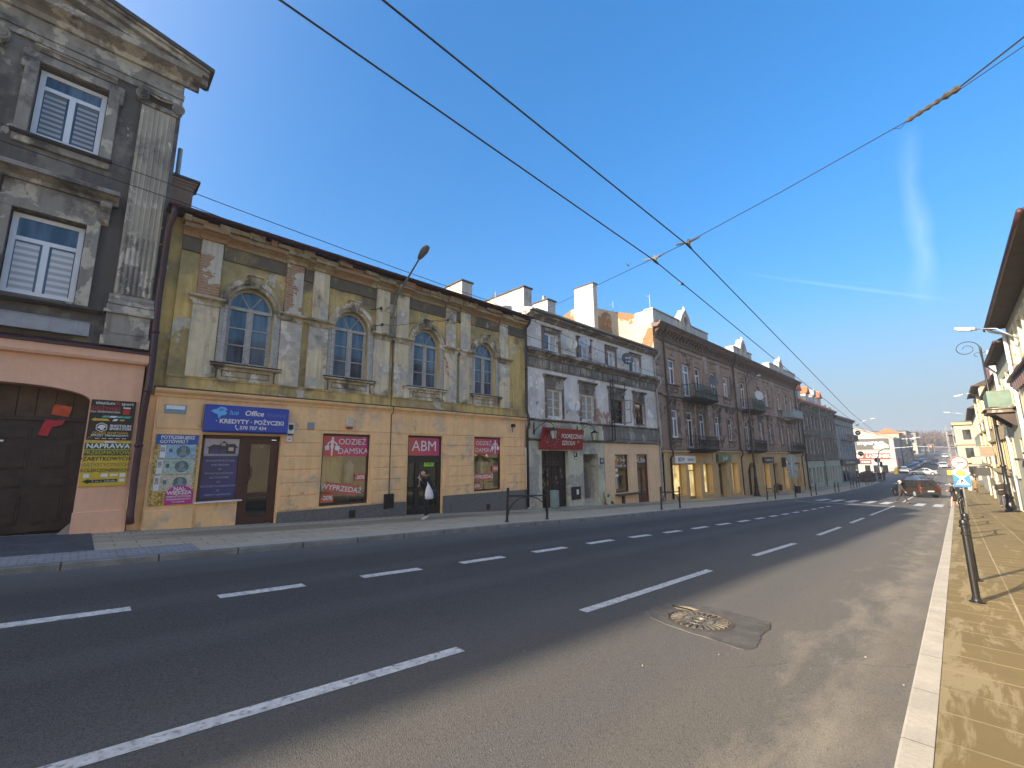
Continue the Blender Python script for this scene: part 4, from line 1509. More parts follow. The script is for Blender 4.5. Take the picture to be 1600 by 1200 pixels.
for za, zc in ((zb_ - .05, zb_ + .28), (-1.15, -1.05), (-0.12, 0.02)):
    mb.box(9.30, 10.08, y - .006, y + .06, za, zc)
    mb.box(8.80, 9.10, y, y + .06, za, zc)
dr = mb.build('shop_door', M_ALU, h2, bevel=0.004)
g = MB()
g.add([(8.75, y + .04, zb_), (10.2, y + .04, zb_), (10.2, y + .04, .88), (8.75, y + .04, .88)], [(0, 1, 2, 3)])
g.build('pane', M_GLASS2, dr)
g = MB()
g.tube([(9.27, y - .05, -.95), (9.27, y - .05, -.55)], 0.016, 8)
g.build('handle', M_STEEL, dr)

# ---- signs and small things fixed on this house
f_ = YY
sg = thing('finance_shop_sign', 'blue fascia sign with white lettering over the brown shop door of the yellow house', 'sign', (3.38, f_, 0.78))
mb = MB()
mb.xprof([(f_ - .03, 0.78), (f_ - .20, 0.78), (f_ - .23, 0.82), (f_ - .23, 1.50), (f_ - .20, 1.53), (f_ - .03, 1.53)], 2.33, 4.43)
mb.build('sign_box', mat('deep blue sign film', (0.012, 0.055, 0.36), 0.35, 0.06, 3), sg, bevel=0.008)
M_LB = mat('light blue lettering', (0.12, 0.42, 0.75), 0.5, 0.05, 9)
mb = MB()
F = f_ - .23
text_mb(mb, 'lue', 0.19, front(2.99, 1.33, F), 1, bold=0.002, shear=0.2)
mb.yprof([(2.44, 1.36), (2.60, 1.42), (2.66, 1.48), (2.78, 1.46), (2.83, 1.40), (2.78, 1.36), (2.83, 1.31), (2.78, 1.25), (2.70, 1.24), (2.64, 1.15), (2.60, 1.27), (2.52, 1.30)], F - .006, F, 1)
mb.yprof([(2.62, 1.36), (2.74, 1.38), (2.74, 1.42), (2.66, 1.42)], F - .009, F - .005, 3)
text_mb(mb, 'Office', 0.20, front(3.50, 1.33, F), 0, bold=0.005, shear=0.15)
text_mb(mb, 'FINANSE', 0.135, front(4.08, 1.31, F), 2, shear=0.15)
text_mb(mb, '· KREDYTY · POŻYCZKI', 0.165, front(3.44, 1.08, F), 0, bold=0.005, squash=1.0)
text_mb(mb, '570 707 434', 0.135, front(3.50, 0.915, F), 0, bold=0.003)
mb.tube([(3.07, F, .985), (3.055, F, .93), (3.09, F, .875), (3.13, F, .865)], [.02, .011, .011, .02], 6, 0)
mb.build('lettering', [M_SW, M_LB, mat('grey blue lettering', (0.10, 0.20, 0.5), 0.5, 0.05, 9), mat('mid blue', (0.03, 0.16, 0.5), 0.5)], sg)

po = thing('cash_loan_poster', 'gold poster with three banknotes and a magenta bubble left of the blue window', 'poster', (1.83, f_, -1.07))
t = NT('gold coins print')
v = t.n.new('ShaderNodeTexVoronoi')
v.inputs['Scale'].default_value = 22
t.lk(t.pos, v.inputs['Vector'])
M_GOLD = t.done(t.mix(t.ramp(v.outputs[0], 0.1, 0.7), (0.75, 0.58, 0.20), (0.30, 0.17, 0.02)), 0.5)
mb = MB()
mb.box(1.37, 2.29, f_ - .035, f_ - .005, -1.09, 0.70)
mb.build('board', M_GOLD, po)
mb = MB()
mb.box(1.38, 2.27, f_ - .042, f_ - .034, 0.44, 0.69)
mb.build('blue_header', mat('sign blue', (0.02, 0.10, 0.36), 0.5, 0.05, 5), po)
M_NOTE = [mat('blue banknote', (0.26, 0.42, 0.55), 0.6, 0.3, 16), mat('green banknote', (0.36, 0.46, 0.40), 0.6, 0.3, 16), mat('ochre banknote', (0.50, 0.46, 0.36), 0.6, 0.3, 16)]
M_NOTED = mat('banknote ink', (0.10, 0.15, 0.16), 0.6, 0.3, 18)
for i, (xa, za, zb, d) in enumerate(((1.47, 0.08, 0.43, '50'), (1.44, -.32, .06, '100'), (1.42, -.74, -.34, '200'))):
    mb = MB()
    mb.box(xa, 2.24, f_ - .042, f_ - .034, za, zb)
    n_ = mb.build('banknote', M_NOTE[i], po)
    mb = MB()
    zc = (za + zb) / 2
    mb.box(xa + .02, xa + .13, f_ - .046, f_ - .041, za + .02, zb - .02, 1)
    text_mb(mb, d, 0.11, lambda u, v, q, xa=xa, zc=zc: (xa + .075 - v, f_ - .046 - q, zc + .05 + u), 0, bold=0.001)
    cx = 1.97
    mb.yprof([(cx + .15 * math.cos(a / 12 * 6.283), zc + .15 * math.sin(a / 12 * 6.283)) for a in range(12)], f_ - .046, f_ - .041, 2)
    mb.yprof([(cx - .10, zc - .11), (cx + .11, zc - .11), (cx + .07, zc - .03), (cx + .045, zc - .01), (cx + .06, zc + .05), (cx + .04, zc + .11), (cx - .02, zc + .12), (cx - .06, zc + .07), (cx - .04, zc), (cx - .08, zc - .04)], f_ - .049, f_ - .045, 3)
    mb.yprof([(xa + .2, zc - .02), (xa + .27, zc - .02), (xa + .27, zc + .07), (xa + .2, zc + .07)], f_ - .046, f_ - .041, 2)
    mb.build('print', [M_INK, M_SW, M_NOTED, mat('portrait print', (.20, .27, .27), .6, .3, 30)], n_)
mb = MB()
mb.yprof([(1.70, -1.085), (2.285, -1.085), (2.285, -.78)] + [(1.99 + .30 * math.cos(a), -.88 + .27 * math.sin(a)) for a in [math.pi * i / 12 for i in range(1, 12)]] + [(1.69, -.85)], f_ - .05, f_ - .04)
mb.build('magenta_bubble', mat('magenta print', (0.46, 0.03, 0.24), 0.5, 0.06, 5), po)
mb = MB()
text_mb(mb, 'POTRZEBUJESZ', 0.115, front(1.83, 0.615, f_ - .042), 0, bold=0.003, squash=.92)
text_mb(mb, 'GOTÓWKI ?', 0.115, front(1.75, 0.505, f_ - .042), 0, bold=0.003, squash=.92)
text_mb(mb, 'NAJ-', 0.13, front(1.98, -.70, f_ - .05), 0, bold=0.004)
text_mb(mb, 'WIĘKSZA', 0.125, front(1.98, -.80, f_ - .05), 0, bold=0.004, squash=.95)
text_mb(mb, 'OFERTA POŻYCZEK', 0.058, front(1.98, -.895, f_ - .05), 0, bold=0.001)
text_mb(mb, 'POZABANKOWYCH', 0.055, front(1.98, -.96, f_ - .05), 0, bold=0.001)
text_mb(mb, 'W LUBLINIE', 0.05, front(1.98, -1.025, f_ - .05), 0, bold=0.001)
mb.build('lettering', M_SW, po)

wp = thing('loan_window_poster', 'dark blue window poster with a house picture beside the brown shop door', 'poster', (2.86, YY + .12, -1.0))
yq = YY + .135
mb = MB()
mb.box(2.44, 3.28, yq, yq + .015, -1.0, 0.62)
mb.build('film', mat('navy window film', (0.018, 0.035, 0.15), 0.25, 0.15, 2), wp)
mb = MB()
mb.box(2.445, 3.275, yq - .004, yq, 0.14, 0.615, 0)
mb.box(2.445, 3.275, yq - .006, yq - .003, 0.14, 0.20, 1)
mb.yprof([(2.50, .36), (2.66, .46), (2.78, .44), (2.90, .56), (3.00, .47), (3.16, .48), (3.26, .36), (3.2, .36), (3.2, .2), (2.55, .2), (2.55, .36)], yq - .008, yq - .004, 2)
for xa, xb in ((2.60, 2.78), (2.81, 2.95)):
    mb.box(xa, xb, yq - .011, yq - .007, .2, .33, 3)
mb.box(2.84, 2.94, yq - .011, yq - .007, .42, .49, 4)
mb.box(3.02, 3.14, yq - .011, yq - .007, .28, .38, 4)
mb.build('house_picture', [mat('hazy picture sky', (0.42, 0.40, 0.48), 0.3, 0.15, 3), mat('grey picture lawn', (0.30, 0.30, 0.30), 0.4), mat('dark picture roof', (0.03, 0.035, 0.06), 0.4), mat('blue garage', (0.06, 0.07, 0.16), 0.4), mat('lit picture window', (0.5, 0.42, 0.32), 0.4)], wp)
mb = MB()
for i, s_ in enumerate(('PRYWATNE POŻYCZKI', 'POD ZASTAW', '', 'PRYWATNE POŻYCZKI', 'GOTÓWKOWE', '', 'POŻYCZKI POZABANKOWE', '', 'KREDYTY BANKOWE')):
    zz_ = 0.01 - i * 0.115
    if s_:
        text_mb(mb, s_, 0.066, front(2.86, zz_, yq), 0, bold=0.0)
    else:
        mb.box(2.82, 2.90, yq - .004, yq, zz_ - .025, zz_ + .025, 1)
mb.build('lettering', [mat('pale lettering', (0.42, 0.42, 0.48), 0.5), mat('faint emblem', (0.16, 0.16, 0.26), 0.5)], wp)

# clothes shop stickers
t = NT('orange to magenta print')
px_ = t.sep()
gr_ = t.math('FRACT', t.math('MULTIPLY', t.math('ADD', px_[0], -5.0), 0.32))
M_GRAD = {}


def grad(name, xa, xb):
    t = NT(name)
    f = t.ramp(t.math('ADD', t.sep()[0], t.math('MULTIPLY', t.sep()[2], 0.5)), xa, xb)
    return t.done(t.mix(f, (0.62, 0.115, 0.05), (0.42, 0.03, 0.16)), 0.4)


M_TG = mat('translucent red sticker', (0.52, 0.13, 0.07), 0.5, 0.05, 5)


def sticker(name, label, cat, xa, xb, za, zb, y, m, lines, group=None):
    t_ = thing(name, label, cat, ((xa + xb) / 2, y, za), group)
    MB().box(xa, xb, y - .012, y, za, zb).build('film', m, t_)
    mb = MB()
    for s_, sz, cx, cz, bo in lines:
        text_mb(mb, s_, sz, front(cx, cz, y - .012), 0, bold=bo)
    return t_, mb


def lady(mb, cx, zb, h, y):
    """white silhouette of a woman carrying shopping bags"""
    k = h / 1.0
    P = lambda l: [(cx + a * k, zb + b * k) for a, b in l]
    mb.yprof(P([(-.03, 0), (.03, 0), (.05, .35), (.09, .48), (.05, .60), (.10, .74), (.04, .82), (-.04, .82), (-.10, .72), (-.04, .60), (-.09, .48), (-.04, .35)]), y - .006, y)
    mb.yprof(P([(.02 + .065 * math.cos(i * .7), .89 + .08 * math.sin(i * .7)) for i in range(9)]), y - .006, y)
    mb.yprof(P([(-.10, .74), (-.22, .66), (-.26, .52), (-.22, .50), (-.17, .62), (-.08, .68)]), y - .006, y)
    mb.yprof(P([(.10, .74), (.24, .64), (.28, .52), (.24, .50), (.18, .60), (.08, .68)]), y - .006, y)
    mb.yprof(P([(-.38, .50), (-.16, .54), (-.14, .30), (-.34, .28)]), y - .0065, y)
    mb.yprof(P([(.16, .52), (.40, .50), (.36, .26), (.14, .30)]), y - .0065, y)


yd = YY + .118
a_, mb = sticker('clothing_sign', 'red and magenta women clothing sign at the top of the left display window', 'sign', 5.65, 7.15, 0.12, 0.79, yd, grad('red magenta film', 5.5, 7.6), (('ODZIEŻ', 0.27, 6.62, 0.60, 0.0), ('DAMSKA', 0.27, 6.66, 0.29, 0.0)))
lady(mb, 5.93, 0.14, 0.64, yd - .012)
mb.build('lettering', M_SW, a_)
a_, mb = sticker('clothing_sign', 'smaller red women clothing sign at the top of the right display window', 'sign', 11.93, 13.35, 0.20, 0.86, yd, grad('red magenta film', 11.8, 13.8), (('ODZIEŻ', 0.25, 12.48, 0.66, 0.0), ('DAMSKA', 0.25, 12.50, 0.37, 0.0)))
lady(mb, 13.14, 0.22, 0.62, yd - .012)
mb.build('lettering', M_SW, a_)
a_, mb = sticker('shop_name_sign', 'red shop name panel with big white letters over the black shop door', 'sign', 8.80, 10.17, 0.145, 0.82, YY + .13, grad('red magenta film', 8.6, 10.6), (('ABM', 0.56, 9.49, 0.49, 0.0),))
mb.build('lettering', M_SW, a_)


def slanted(name, label, cx, cz, w, h, ang, y, txt, size):
    t_ = thing(name, label, 'sticker', (cx, y, cz - h / 2), 'sale stickers on the display windows')
    ca, sa = math.cos(ang), math.sin(ang)
    fn = lambda u, v, t: (cx + u * ca - v * sa, y - t, cz + u * sa + v * ca)
    mb = MB()
    mb.prism([(-w / 2, -h / 2), (w / 2, -h / 2), (w / 2, h / 2), (-w / 2, h / 2)], 0, 0.012, fn)
    mb.build('film', M_TG, t_)
    mb = MB()
    text_mb(mb, txt, size, lambda u, v, t: fn(u, v, t + .012), 0, bold=0.004)
    mb.build('lettering', M_SW, t_)


slanted('sale_sticker', 'large slanting red sale banner low in the left display window', 6.33, -.93, 1.12, 0.33, -0.16, yd, 'WYPRZEDAŻ', 0.235)
slanted('discount_sticker', 'red thirty percent discount sticker at the right edge of the left display window', 6.93, -.58, 0.36, 0.26, 0.0, yd - .016, '-30%', 0.17)
slanted('discount_sticker', 'red twenty percent discount sticker in the lower corner of the left display window', 5.86, -1.20, 0.42, 0.27, 0.0, yd, '-20%', 0.18)
slanted('sale_sticker', 'smaller red sale banner low in the right display window', 12.42, -.75, 0.98, 0.30, 0.02, yd, 'WYPRZEDAŻ', 0.20)
slanted('discount_sticker', 'red thirty percent discount sticker at the right edge of the right display window', 13.12, -.42, 0.34, 0.26, 0.0, yd - .016, '-30%', 0.16)
slanted('discount_sticker', 'red twenty percent discount sticker in the lower corner of the right display window', 12.10, -1.12, 0.36, 0.24, 0.0, yd, '-20%', 0.16)
a_, mb = sticker('green_door_sticker', 'lime green sticker in the glass of the black shop door', 'sticker', 9.50, 9.93, -.26, -.10, YY + .14, mat('lime green film', (0.35, 0.72, 0.04), 0.5), ())
text_mb(mb, 'PUSH', 0.13, front(9.72, -.18, YY + .128), 0, bold=0.002)
mb.build('lettering', M_INK, a_)
# mannequin busts and cloth behind the glass
def bust(x, y, z, label, c):
    t_ = thing('mannequin_bust', label, 'mannequin', (x, y, z), 'mannequins in the display windows')
    mb = MB()
    mb.lathe([(.02, 0), (.02, .62)], (x, y, z), 8)
    mb.lathe([(.14, 0), (.13, .02)], (x, y, z), 12)
    mb.build('stand', M_STEEL, t_)
    mb = MB()
    pr_ = [(.13, .60), (.17, .66), (.16, .78), (.125, .92), (.15, 1.05), (.175, 1.15), (.15, 1.24), (.06, 1.31), (.045, 1.38), (.04, 1.40)]
    o = len(mb.v)
    mb.lathe(pr_, (0, 0, 0), 14)
    mb.v = [(x + a * 1.12, y + b * .72, z + c_) for a, b, c_ in mb.v]
    mb.build('torso', c, t_, smooth=True)


bust(6.75, YY + .55, -1.38, 'white mannequin torso in the left display window', mat('white knit top', (0.55, 0.53, 0.50), 0.9, 0.1, 20))
bust(12.62, YY + .55, -1.28, 'cream mannequin torso in the right display window', mat('cream knit top', (0.55, 0.50, 0.36), 0.9, 0.1, 20))
for x, lab in ((6.15, 'pale yellow backdrop curtain in the left display window'), (12.5, 'cream backdrop curtain in the right display window')):
    mb = MB()
    pts = [(x - .45 + .05 * i, YY + .82 + .03 * math.sin(i * 1.9)) for i in range(19)]
    vs = [(a, b, zz_) for a, b in pts for zz_ in (-1.0, .85)]
    mb.add(vs, [(2 * i, 2 * i + 2, 2 * i + 3, 2 * i + 1) for i in range(18)])
    tag(mb.build('backdrop_curtain', mat('pale yellow cloth', (0.62, 0.56, 0.26), 0.9, 0.1, 3), smooth=True), lab, 'curtain')


def small_box(name, label, cat, xa, xb, za, zb, d, m, extra=None, em=None, y=None):
    t_ = thing(name, label, cat, ((xa + xb) / 2, YY, za))
    y = YY - .025 if y is None else y
    MB().box(xa, xb, y - d, y, za, zb).build('case', m, t_, bevel=0.012)
    if extra:
        e = MB()
        extra(e, y - d)
        e.build(em[0], em[1], t_)
    return t_


small_box('alarm_siren', 'white alarm box with dark shield at the right end of the blue sign', 'alarm', 4.46, 4.65, 0.80, 1.13, 0.09, M_PVC,
          lambda e, y: (e.yprof([(4.49, .95), (4.555, .90), (4.62, .95), (4.62, 1.08), (4.49, 1.08)], y - .006, y), e.box(4.48, 4.63, y - .006, y, .76, .80)), ('shield_emblem', M_INK))
small_box('alarm_siren', 'cream alarm box with red lamp above the left display window', 'alarm', 6.28, 6.52, 1.10, 1.40, 0.10, mat('cream plastic', (0.55, 0.50, 0.38), 0.5),
          lambda e, y: e.box(6.30, 6.50, y + .01, y + .1, 1.03, 1.10), ('red_lamp', mat('red plastic', (0.25, 0.02, 0.02), 0.4)))
small_box('keypad_box', 'small white box on the peach wall under the shield alarm', 'box', 4.47, 4.62, 0.56, 0.73, 0.05, M_PVC, lambda e, y: e.box(4.51, 4.58, y - .004, y, .62, .66), ('slot', M_ZINC))
small_box('air_vent', 'square blue grey vent grille on the peach wall above the rusticated pier', 'vent', 5.06, 5.27, 0.96, 1.19, 0.02, mat('blue grey metal', (0.22, 0.27, 0.33), 0.6), lambda e, y: [e.box(5.08, 5.25, y - .005, y, 1.0 + i * .045, 1.015 + i * .045) for i in range(4)], ('slats', M_ZINC))
small_box('street_plate', 'pale blue street name plate high on the peach corner of the yellow house', 'plate', 1.47, 1.93, 1.24, 1.47, 0.015, mat('pale blue enamel', (0.16, 0.30, 0.38), 0.4, 0.1, 5), lambda e, y: e.box(1.50, 1.90, y - .004, y, 1.35, 1.45), ('white_strip', M_PVC))
small_box('meter_box', 'black metal meter box let into the grey plinth left of the black door', 'meter box', 7.78, 8.16, -1.68, -1.18, 0.05, M_BLACK, lambda e, y: (e.box(7.80, 8.14, y - .004, y, -1.66, -1.20), e.box(8.08, 8.11, y - .02, y, -1.46, -1.40)), ('lid', M_ALU))
small_box('camera_bracket', 'small black camera under the string course at the right end of the peach wall', 'camera', 14.0, 14.14, 1.42, 1.56, 0.16, M_BLACK, lambda e, y: e.tube([(14.07, y + .1, 1.44), (14.08, y + .14, 1.2)], .015, 6), ('cable', M_WIRE))

# ================================================================ roofs and chimneys seen over the eaves
M_CHIM = plaster('whitewashed chimney', (0.50, 0.47, 0.41), [((0.26, 0.245, 0.22), 0.9, 0.56, 0.10)], None, 0.3, 0.08, seed=21)
M_BRICK = plaster('old red brick', (0.3, 0.15, 0.09), [], (0.5, 0.0, 0.01), 0.2, seed=23, bricks=((0.27, 0.13, 0.08), (0.34, 0.19, 0.12), (0.26, 0.22, 0.18)))


def chimney(label, x0, x1, y0, y1, z0, z1, m, cap=0.08, pots=0, name='chimney'):
    t_ = thing(name, label, 'chimney', ((x0 + x1) / 2, (y0 + y1) / 2, z0))
    MB().box(x0, x1, y0, y1, z0, z1).build('stack', m, t_, bevel=0.015)
    MB().box(x0 - .06, x1 + .06, y0 - .06, y1 + .06, z1, z1 + cap).build('cap', M_ROOF, t_, bevel=0.01)
    for i in range(pots):
        yy = y0 + (y1 - y0) * (i + .5) / pots
        MB().lathe([(.10, 0), (.11, .05), (.09, .3), (.12, .32), (.12, .36)], ((x0 + x1) / 2, yy, z1 + cap), 10).build('pot', M_ZINC, t_)


bc = thing('brick_chimney', 'brick chimney with stepped top between the pediment house and the yellow roof', 'chimney', (1.32, 15.6, 6.6))
mb = MB()
mb.box(1.08, 1.60, 15.3, 15.9, 6.6, 8.12)
mb.box(1.05, 1.64, 15.27, 15.93, 8.12, 8.20)
mb.box(1.02, 1.68, 15.24, 15.96, 8.20, 8.28)
mb.build('stack', M_BRICK, bc)
mb = MB()
mb.box(0.98, 1.74, 15.2, 16.0, 8.28, 8.36)
mb.build('cap', M_ROOF, bc)
mb = MB()
mb.tube([(1.18, 15.35, 8.36), (1.18, 15.35, 9.25)], 0.06, 10)
mb.build('flue_pipe', M_ZINC, bc)
chimney('small white chimney peeping over the middle of the yellow house eaves', 12.5, 13.15, 16.2, 17.5, 7.0, 8.62, M_CHIM)
chimney('long white firewall chimney between the yellow house and the grey house', 15.55, 16.15, 14.95, 19.4, 6.9, 8.78, M_CHIM)
chimney('low white chimney with one pot on the grey house roof', 18.0, 18.7, 15.45, 16.6, 7.0, 8.85, M_CHIM, 0.08, 1)
chimney('tall slender white chimney in front of the bare brick gable', 25.8, 26.3, 17.72, 19.45, 7.0, 12.75, M_CHIM)


def aerial(label, x, y, z, h, arm):
    t_ = thing('tv_aerial', label, 'aerial', (x, y, z), 'roof aerials')
    MB().tube([(x, y, z), (x, y, z + h)], 0.022, 6).build('mast', M_ZINC, t_)
    mb = MB()
    dx, dy = arm
    mb.tube([(x - dx * .2, y - dy * .2, z + h * .8), (x + dx, y + dy, z + h * 1.0)], 0.015, 5)
    for i in range(5):
        q = i / 4
        c = Vector((x - dx * .2 + dx * 1.2 * q, y - dy * .2 + dy * 1.2 * q, z + h * (.8 + .2 * q)))
        mb.tube([c + Vector((dy, -dx, 0)) * .4, c - Vector((dy, -dx, 0)) * .4], 0.009, 4)
    mb.build('antenna', M_ZINC, t_)


aerial('thin aerial with slanting arm on the ridge behind the bare gable', 29.2, 18.2, 10.6, 1.7, (0.3, 0.6))
aerial('small aerial on the corner of the white attic wall of the brown house', 28.9, 14.9, 10.6, 1.3, (0.1, 0.3))
aerial('thin aerial beside the long white firewall chimney', 15.0, 16.5, 7.6, 1.2, (0.1, 0.25))

# ================================================================ 3 grey house
YG = 14.42
h3 = thing('grey_house', 'lilac grey house with small attic windows between the yellow and the brown house', 'house', (21.6, YG, zp(21.6)))
M_GREY = plaster('lilac grey plaster', (0.70, 0.665, 0.62), [((0.52, 0.48, 0.44), 0.6, 0.50, 0.09), ((0.76, 0.72, 0.66), 1.4, 0.56, 0.015), ((0.30, 0.25, 0.21), 1.0, 0.66, 0.012)], (0.45, 0.61, 0.012), 0.22, 0.1, seed=31)
M_GTRIM = plaster('dark weathered cornice', (0.20, 0.172, 0.145), [((0.38, 0.34, 0.29), 1.6, 0.54, 0.03), ((0.09, 0.075, 0.062), 1.1, 0.54, 0.08)], None, 0.4, seed=33)
M_GBAND = plaster('stained panel band', (0.22, 0.205, 0.18), [((0.34, 0.33, 0.27), 1.2, 0.56, 0.05), ((0.13, 0.115, 0.10), 0.9, 0.60, 0.10)], None, 0.4, seed=35)
M_GGREEN = plaster('pale green old paint', (0.56, 0.56, 0.42), [((0.36, 0.345, 0.31), 0.7, 0.50, 0.03), ((0.50, 0.40, 0.33), 1.5, 0.60, 0.015)], None, 0.25, seed=37)
M_GPEACH = plaster('beige shop render', (0.80, 0.56, 0.34), [((0.62, 0.48, 0.34), 0.8, 0.62, 0.1)], None, 0.16, 0.07, seed=38)
tw = [(16.45, 17.6), (19.35, 20.4), (22.15, 23.05), (24.9, 26.0)]
mw = [(16.6, 17.8), (19.45, 20.65), (22.3, 23.75), (25.1, 26.25)]
house_shell(h3, 15.08, 28.02, YG + .03, 7.2, [rect(a, b, 5.50, 6.47) for a, b in tw] + [rect(a, b, 2.05, 3.5) for a, b in mw], M_GREY, 0.2, zb=.9)
gh = [rect(16.08, 18.15, zp(17) - .15, .38), rect(19.42, 20.82, zp(20) - .2, .22), rect(22.45, 24.0, -2.02, .2), rect(24.92, 26.4, zp(26) - .15, .22)]
mb = MB()
mb.wall(rect(15.06, 21.4, zp(22) - .6, .90), gh[:2], fy(YG - .02), 0.30)
mb.build('ground_floor', M_GGREEN, h3)
mb = MB()
mb.wall(rect(21.404, 28.0, zp(28) - .6, .90), gh[2:], fy(YG - .03), 0.30)
mb.build('shop_front_wall', M_GPEACH, h3)
mb = MB()
hood(mb, 15.1, 28.05, .84, YG, .13, .18)
hood(mb, 15.1, 28.05, 1.80, YG + .02, .12, .14)
mb.build('string_course', M_GTRIM, h3)
for xa, xb, m_ in ((15.2, 21.3, M_GGREEN), (21.5, 27.9, M_GBAND)):
    mb = MB()
    mb.box(xa, xb, YG - .015, YG + .03, .98, 1.80)
    n_ = 4
    for i in range(n_):
        x0 = xa + .25 + (xb - xa - .2) * i / n_
        x1 = x0 + (xb - xa) / n_ - .35
        frame_band(mb, x0, x1, 1.17, 1.62, YG - .01, 0.06, 0.035, bottom=True)
    mb.build('panel_band', m_, h3, bevel=0.008)
mb = MB()
hood(mb, 15.05, 28.1, 4.98, YG + .02, .40, .42)
mb.build('middle_cornice', M_GTRIM, h3)
mb = MB()
mb.box(15.12, 28.0, YG - .02, YG + .04, 4.46, 4.98)
x = 15.2
while x < 27.9:
    mb.box(x, x + .42, YG - .07, YG, 4.52, 4.93)
    mb.box(x + .08, x + .34, YG - .085, YG - .07, 4.58, 4.90)
    x += .53
mb.build('frieze', M_GBAND, h3, bevel=0.008)
mb = MB()
hood(mb, 15.1, 28.05, 6.98, YG + .02, .26, .34)
mb.build('eaves_cornice', M_GTRIM, h3)
mb = MB()
gp = [(YG - .44 + .075 * math.cos(a), 7.34 + .075 * math.sin(a)) for a in [math.pi + math.pi * i / 8 for i in range(9)]]
gp += [(YG - .44 + .065 * math.cos(a), 7.345 + .065 * math.sin(a)) for a in [2 * math.pi - math.pi * i / 8 for i in range(9)]]
mb.xprof(gp, 15.3, 28.2)
mb.build('gutter', M_ZINC, h3)
mb = MB()
mb.xprof([(YG - .42, 7.28), (YG - .42, 7.36), (20.5, 9.3), (25.4, 7.4), (25.4, 7.28)], 15.16, 27.98)
mb.build('roof', M_ZINC, h3)
downpipe(h3, [(28.02, YG - .44, 7.26), (28.02, YG - .4, 7.05), (27.9, YG - .1, 6.7), (27.9, YG - .1, 5.5), (27.9, YG - .46, 5.3), (27.9, YG - .46, 5.0), (27.9, YG - .12, 4.6), (27.92, YG - .2, 1.9), (27.92, YG - .2, .8), (27.94, YG - .1, .5), (27.96, YG - .1, zp(28) + .15), (28.0, YG - .22, zp(28) + .05)], 0.065, M_ZINC, rings=(.3, .6))
M_OLDWOOD = mat('dark old window wood', (0.075, 0.055, 0.045), 0.75, 0.3, 8, dirt=(0.17, 0.15, 0.13))
for i, (a, b) in enumerate(tw):
    f = win(h3, a + .01, b - .01, 5.51, 6.46, YG + .15, M_PVC, M_GLASS, .09, 1)
    c = MB()
    c.box(a + .55, b - .12, YG + .173, YG + .178, 5.6, 6.4)
    c.build('curtain', M_CURTAIN, f)
    mb = MB()
    frame_band(mb, a, b, 5.42, 6.50, YG, .16, .05)
    hood(mb, a - .2, b + .2, 6.64, YG, .10, .14)
    mb.build('surround', M_GTRIM, h3, bevel=0.01)
for i, (a, b) in enumerate(mw):
    if i < 2:
        f = win(h3, a + .01, b - .01, 2.06, 3.49, YG + .12, M_WHITE, M_GLASS2, .085, 1, None, 2)
        c = MB()
        c.box(a + .1, b - .1, YG + .146, YG + .149, 2.1, 3.45)
        c.build('curtain', mat('cream net curtain', (0.33, 0.30, 0.24), 0.9, 0.3, 5), f)
    else:
        f = win(h3, a + .01, b - .01, 2.06, 3.49, YG + .12, M_OLDWOOD, M_GLASS2, .08, 1, 3.05 if i == 3 else 2.9, 1)
    mb = MB()
    hood(mb, a - .26, b + .26, 4.06, YG + .02, .16, .20)
    mb.build('window_hood', M_GTRIM, h3)
    mb = MB()
    frame_band(mb, a, b, 2.0, 3.52, YG + .02, .14, .045)
    mb.box(a - .14, b + .14, YG - .02, YG + .04, 3.66, 4.06)
    frame_band(mb, a + .05, b - .05, 3.75, 3.94, YG - .01, .05, .03, bottom=True)
    mb.build('surround', M_GTRIM, h3, bevel=0.01)
# old casement standing open and the black tube rack before the third window
mb = MB()
ca = Vector((-0.25, -0.97, 0)).normalized()
o_ = Vector((23.72, YG + .02, 0))
for z0, z1 in ((2.06, 2.12), (2.86, 2.92), (3.42, 3.48)):
    mb.obox(o_ + ca * .33 + Vector((0, 0, (z0 + z1) / 2)), ca * .33, Vector((ca.y, -ca.x, 0)) * .02, (0, 0, .03))
for q in (.02, .64):
    mb.obox(o_ + ca * q + Vector((0, 0, 2.77)), ca * .03, Vector((ca.y, -ca.x, 0)) * .02, (0, 0, .71))
mb.build('open_casement', M_OLDWHITE, h3)
mb = MB()
for xx in (22.0, 22.28):
    mb.tube([(xx, YG - .25, .98), (xx, YG - .25, 4.62)], .028, 8)
mb.tube([(21.6, YG - .05, .97), (22.0, YG - .25, .99), (22.28, YG - .25, .99)], .022, 8)
for z_, xe in ((4.55, 23.5), (3.75, 23.3), (3.05, 22.3), (2.55, 23.2)):
    mb.tube([(22.0, YG - .25, z_), (xe, YG - .3, z_)], .022, 8)
mb.tube([(23.5, YG - .3, 4.55), (23.5, YG - .3, 3.75)], .022, 8)
mb.build('tube_rack', M_BLACK, h3, smooth=True)
# gate, door, shop window, shop door
mb = MB()
za = zp(17)
y = YG + .18
mb.box(16.08, 18.15, y + .05, y + .08, za - .1, .38)
for xx in (16.10, 16.62, 17.08, 17.2, 17.62, 18.06):
    mb.box(xx, xx + .07, y, y + .06, za, .36)
for z_ in (za + .02, za + .6, -.35, -.22, .29):
    mb.box(16.10, 18.13, y - .01, y + .055, z_, z_ + .07)
for i in range(16):
    mb.tube([(16.2 + i * .125, y + .02, za), (16.2 + i * .125, y + .02, .3)], .009, 5)
g_ = mb.build('shop_gate', mat('dark brown ironwork', (0.030, 0.021, 0.016), 0.55, 0.3, 5, dirt=(0.09, 0.07, 0.05)), h3)
mb = MB()
for i in range(26):
    xx, z_ = rnd.choice((16.2, 17.3)) + rnd.random() * .55, rnd.uniform(za + .5, -.5)
    w_, h_ = rnd.uniform(.05, .16), rnd.uniform(.08, .28)
    mb.box(xx, xx + w_, y + .042, y + .049, z_, z_ + h_)
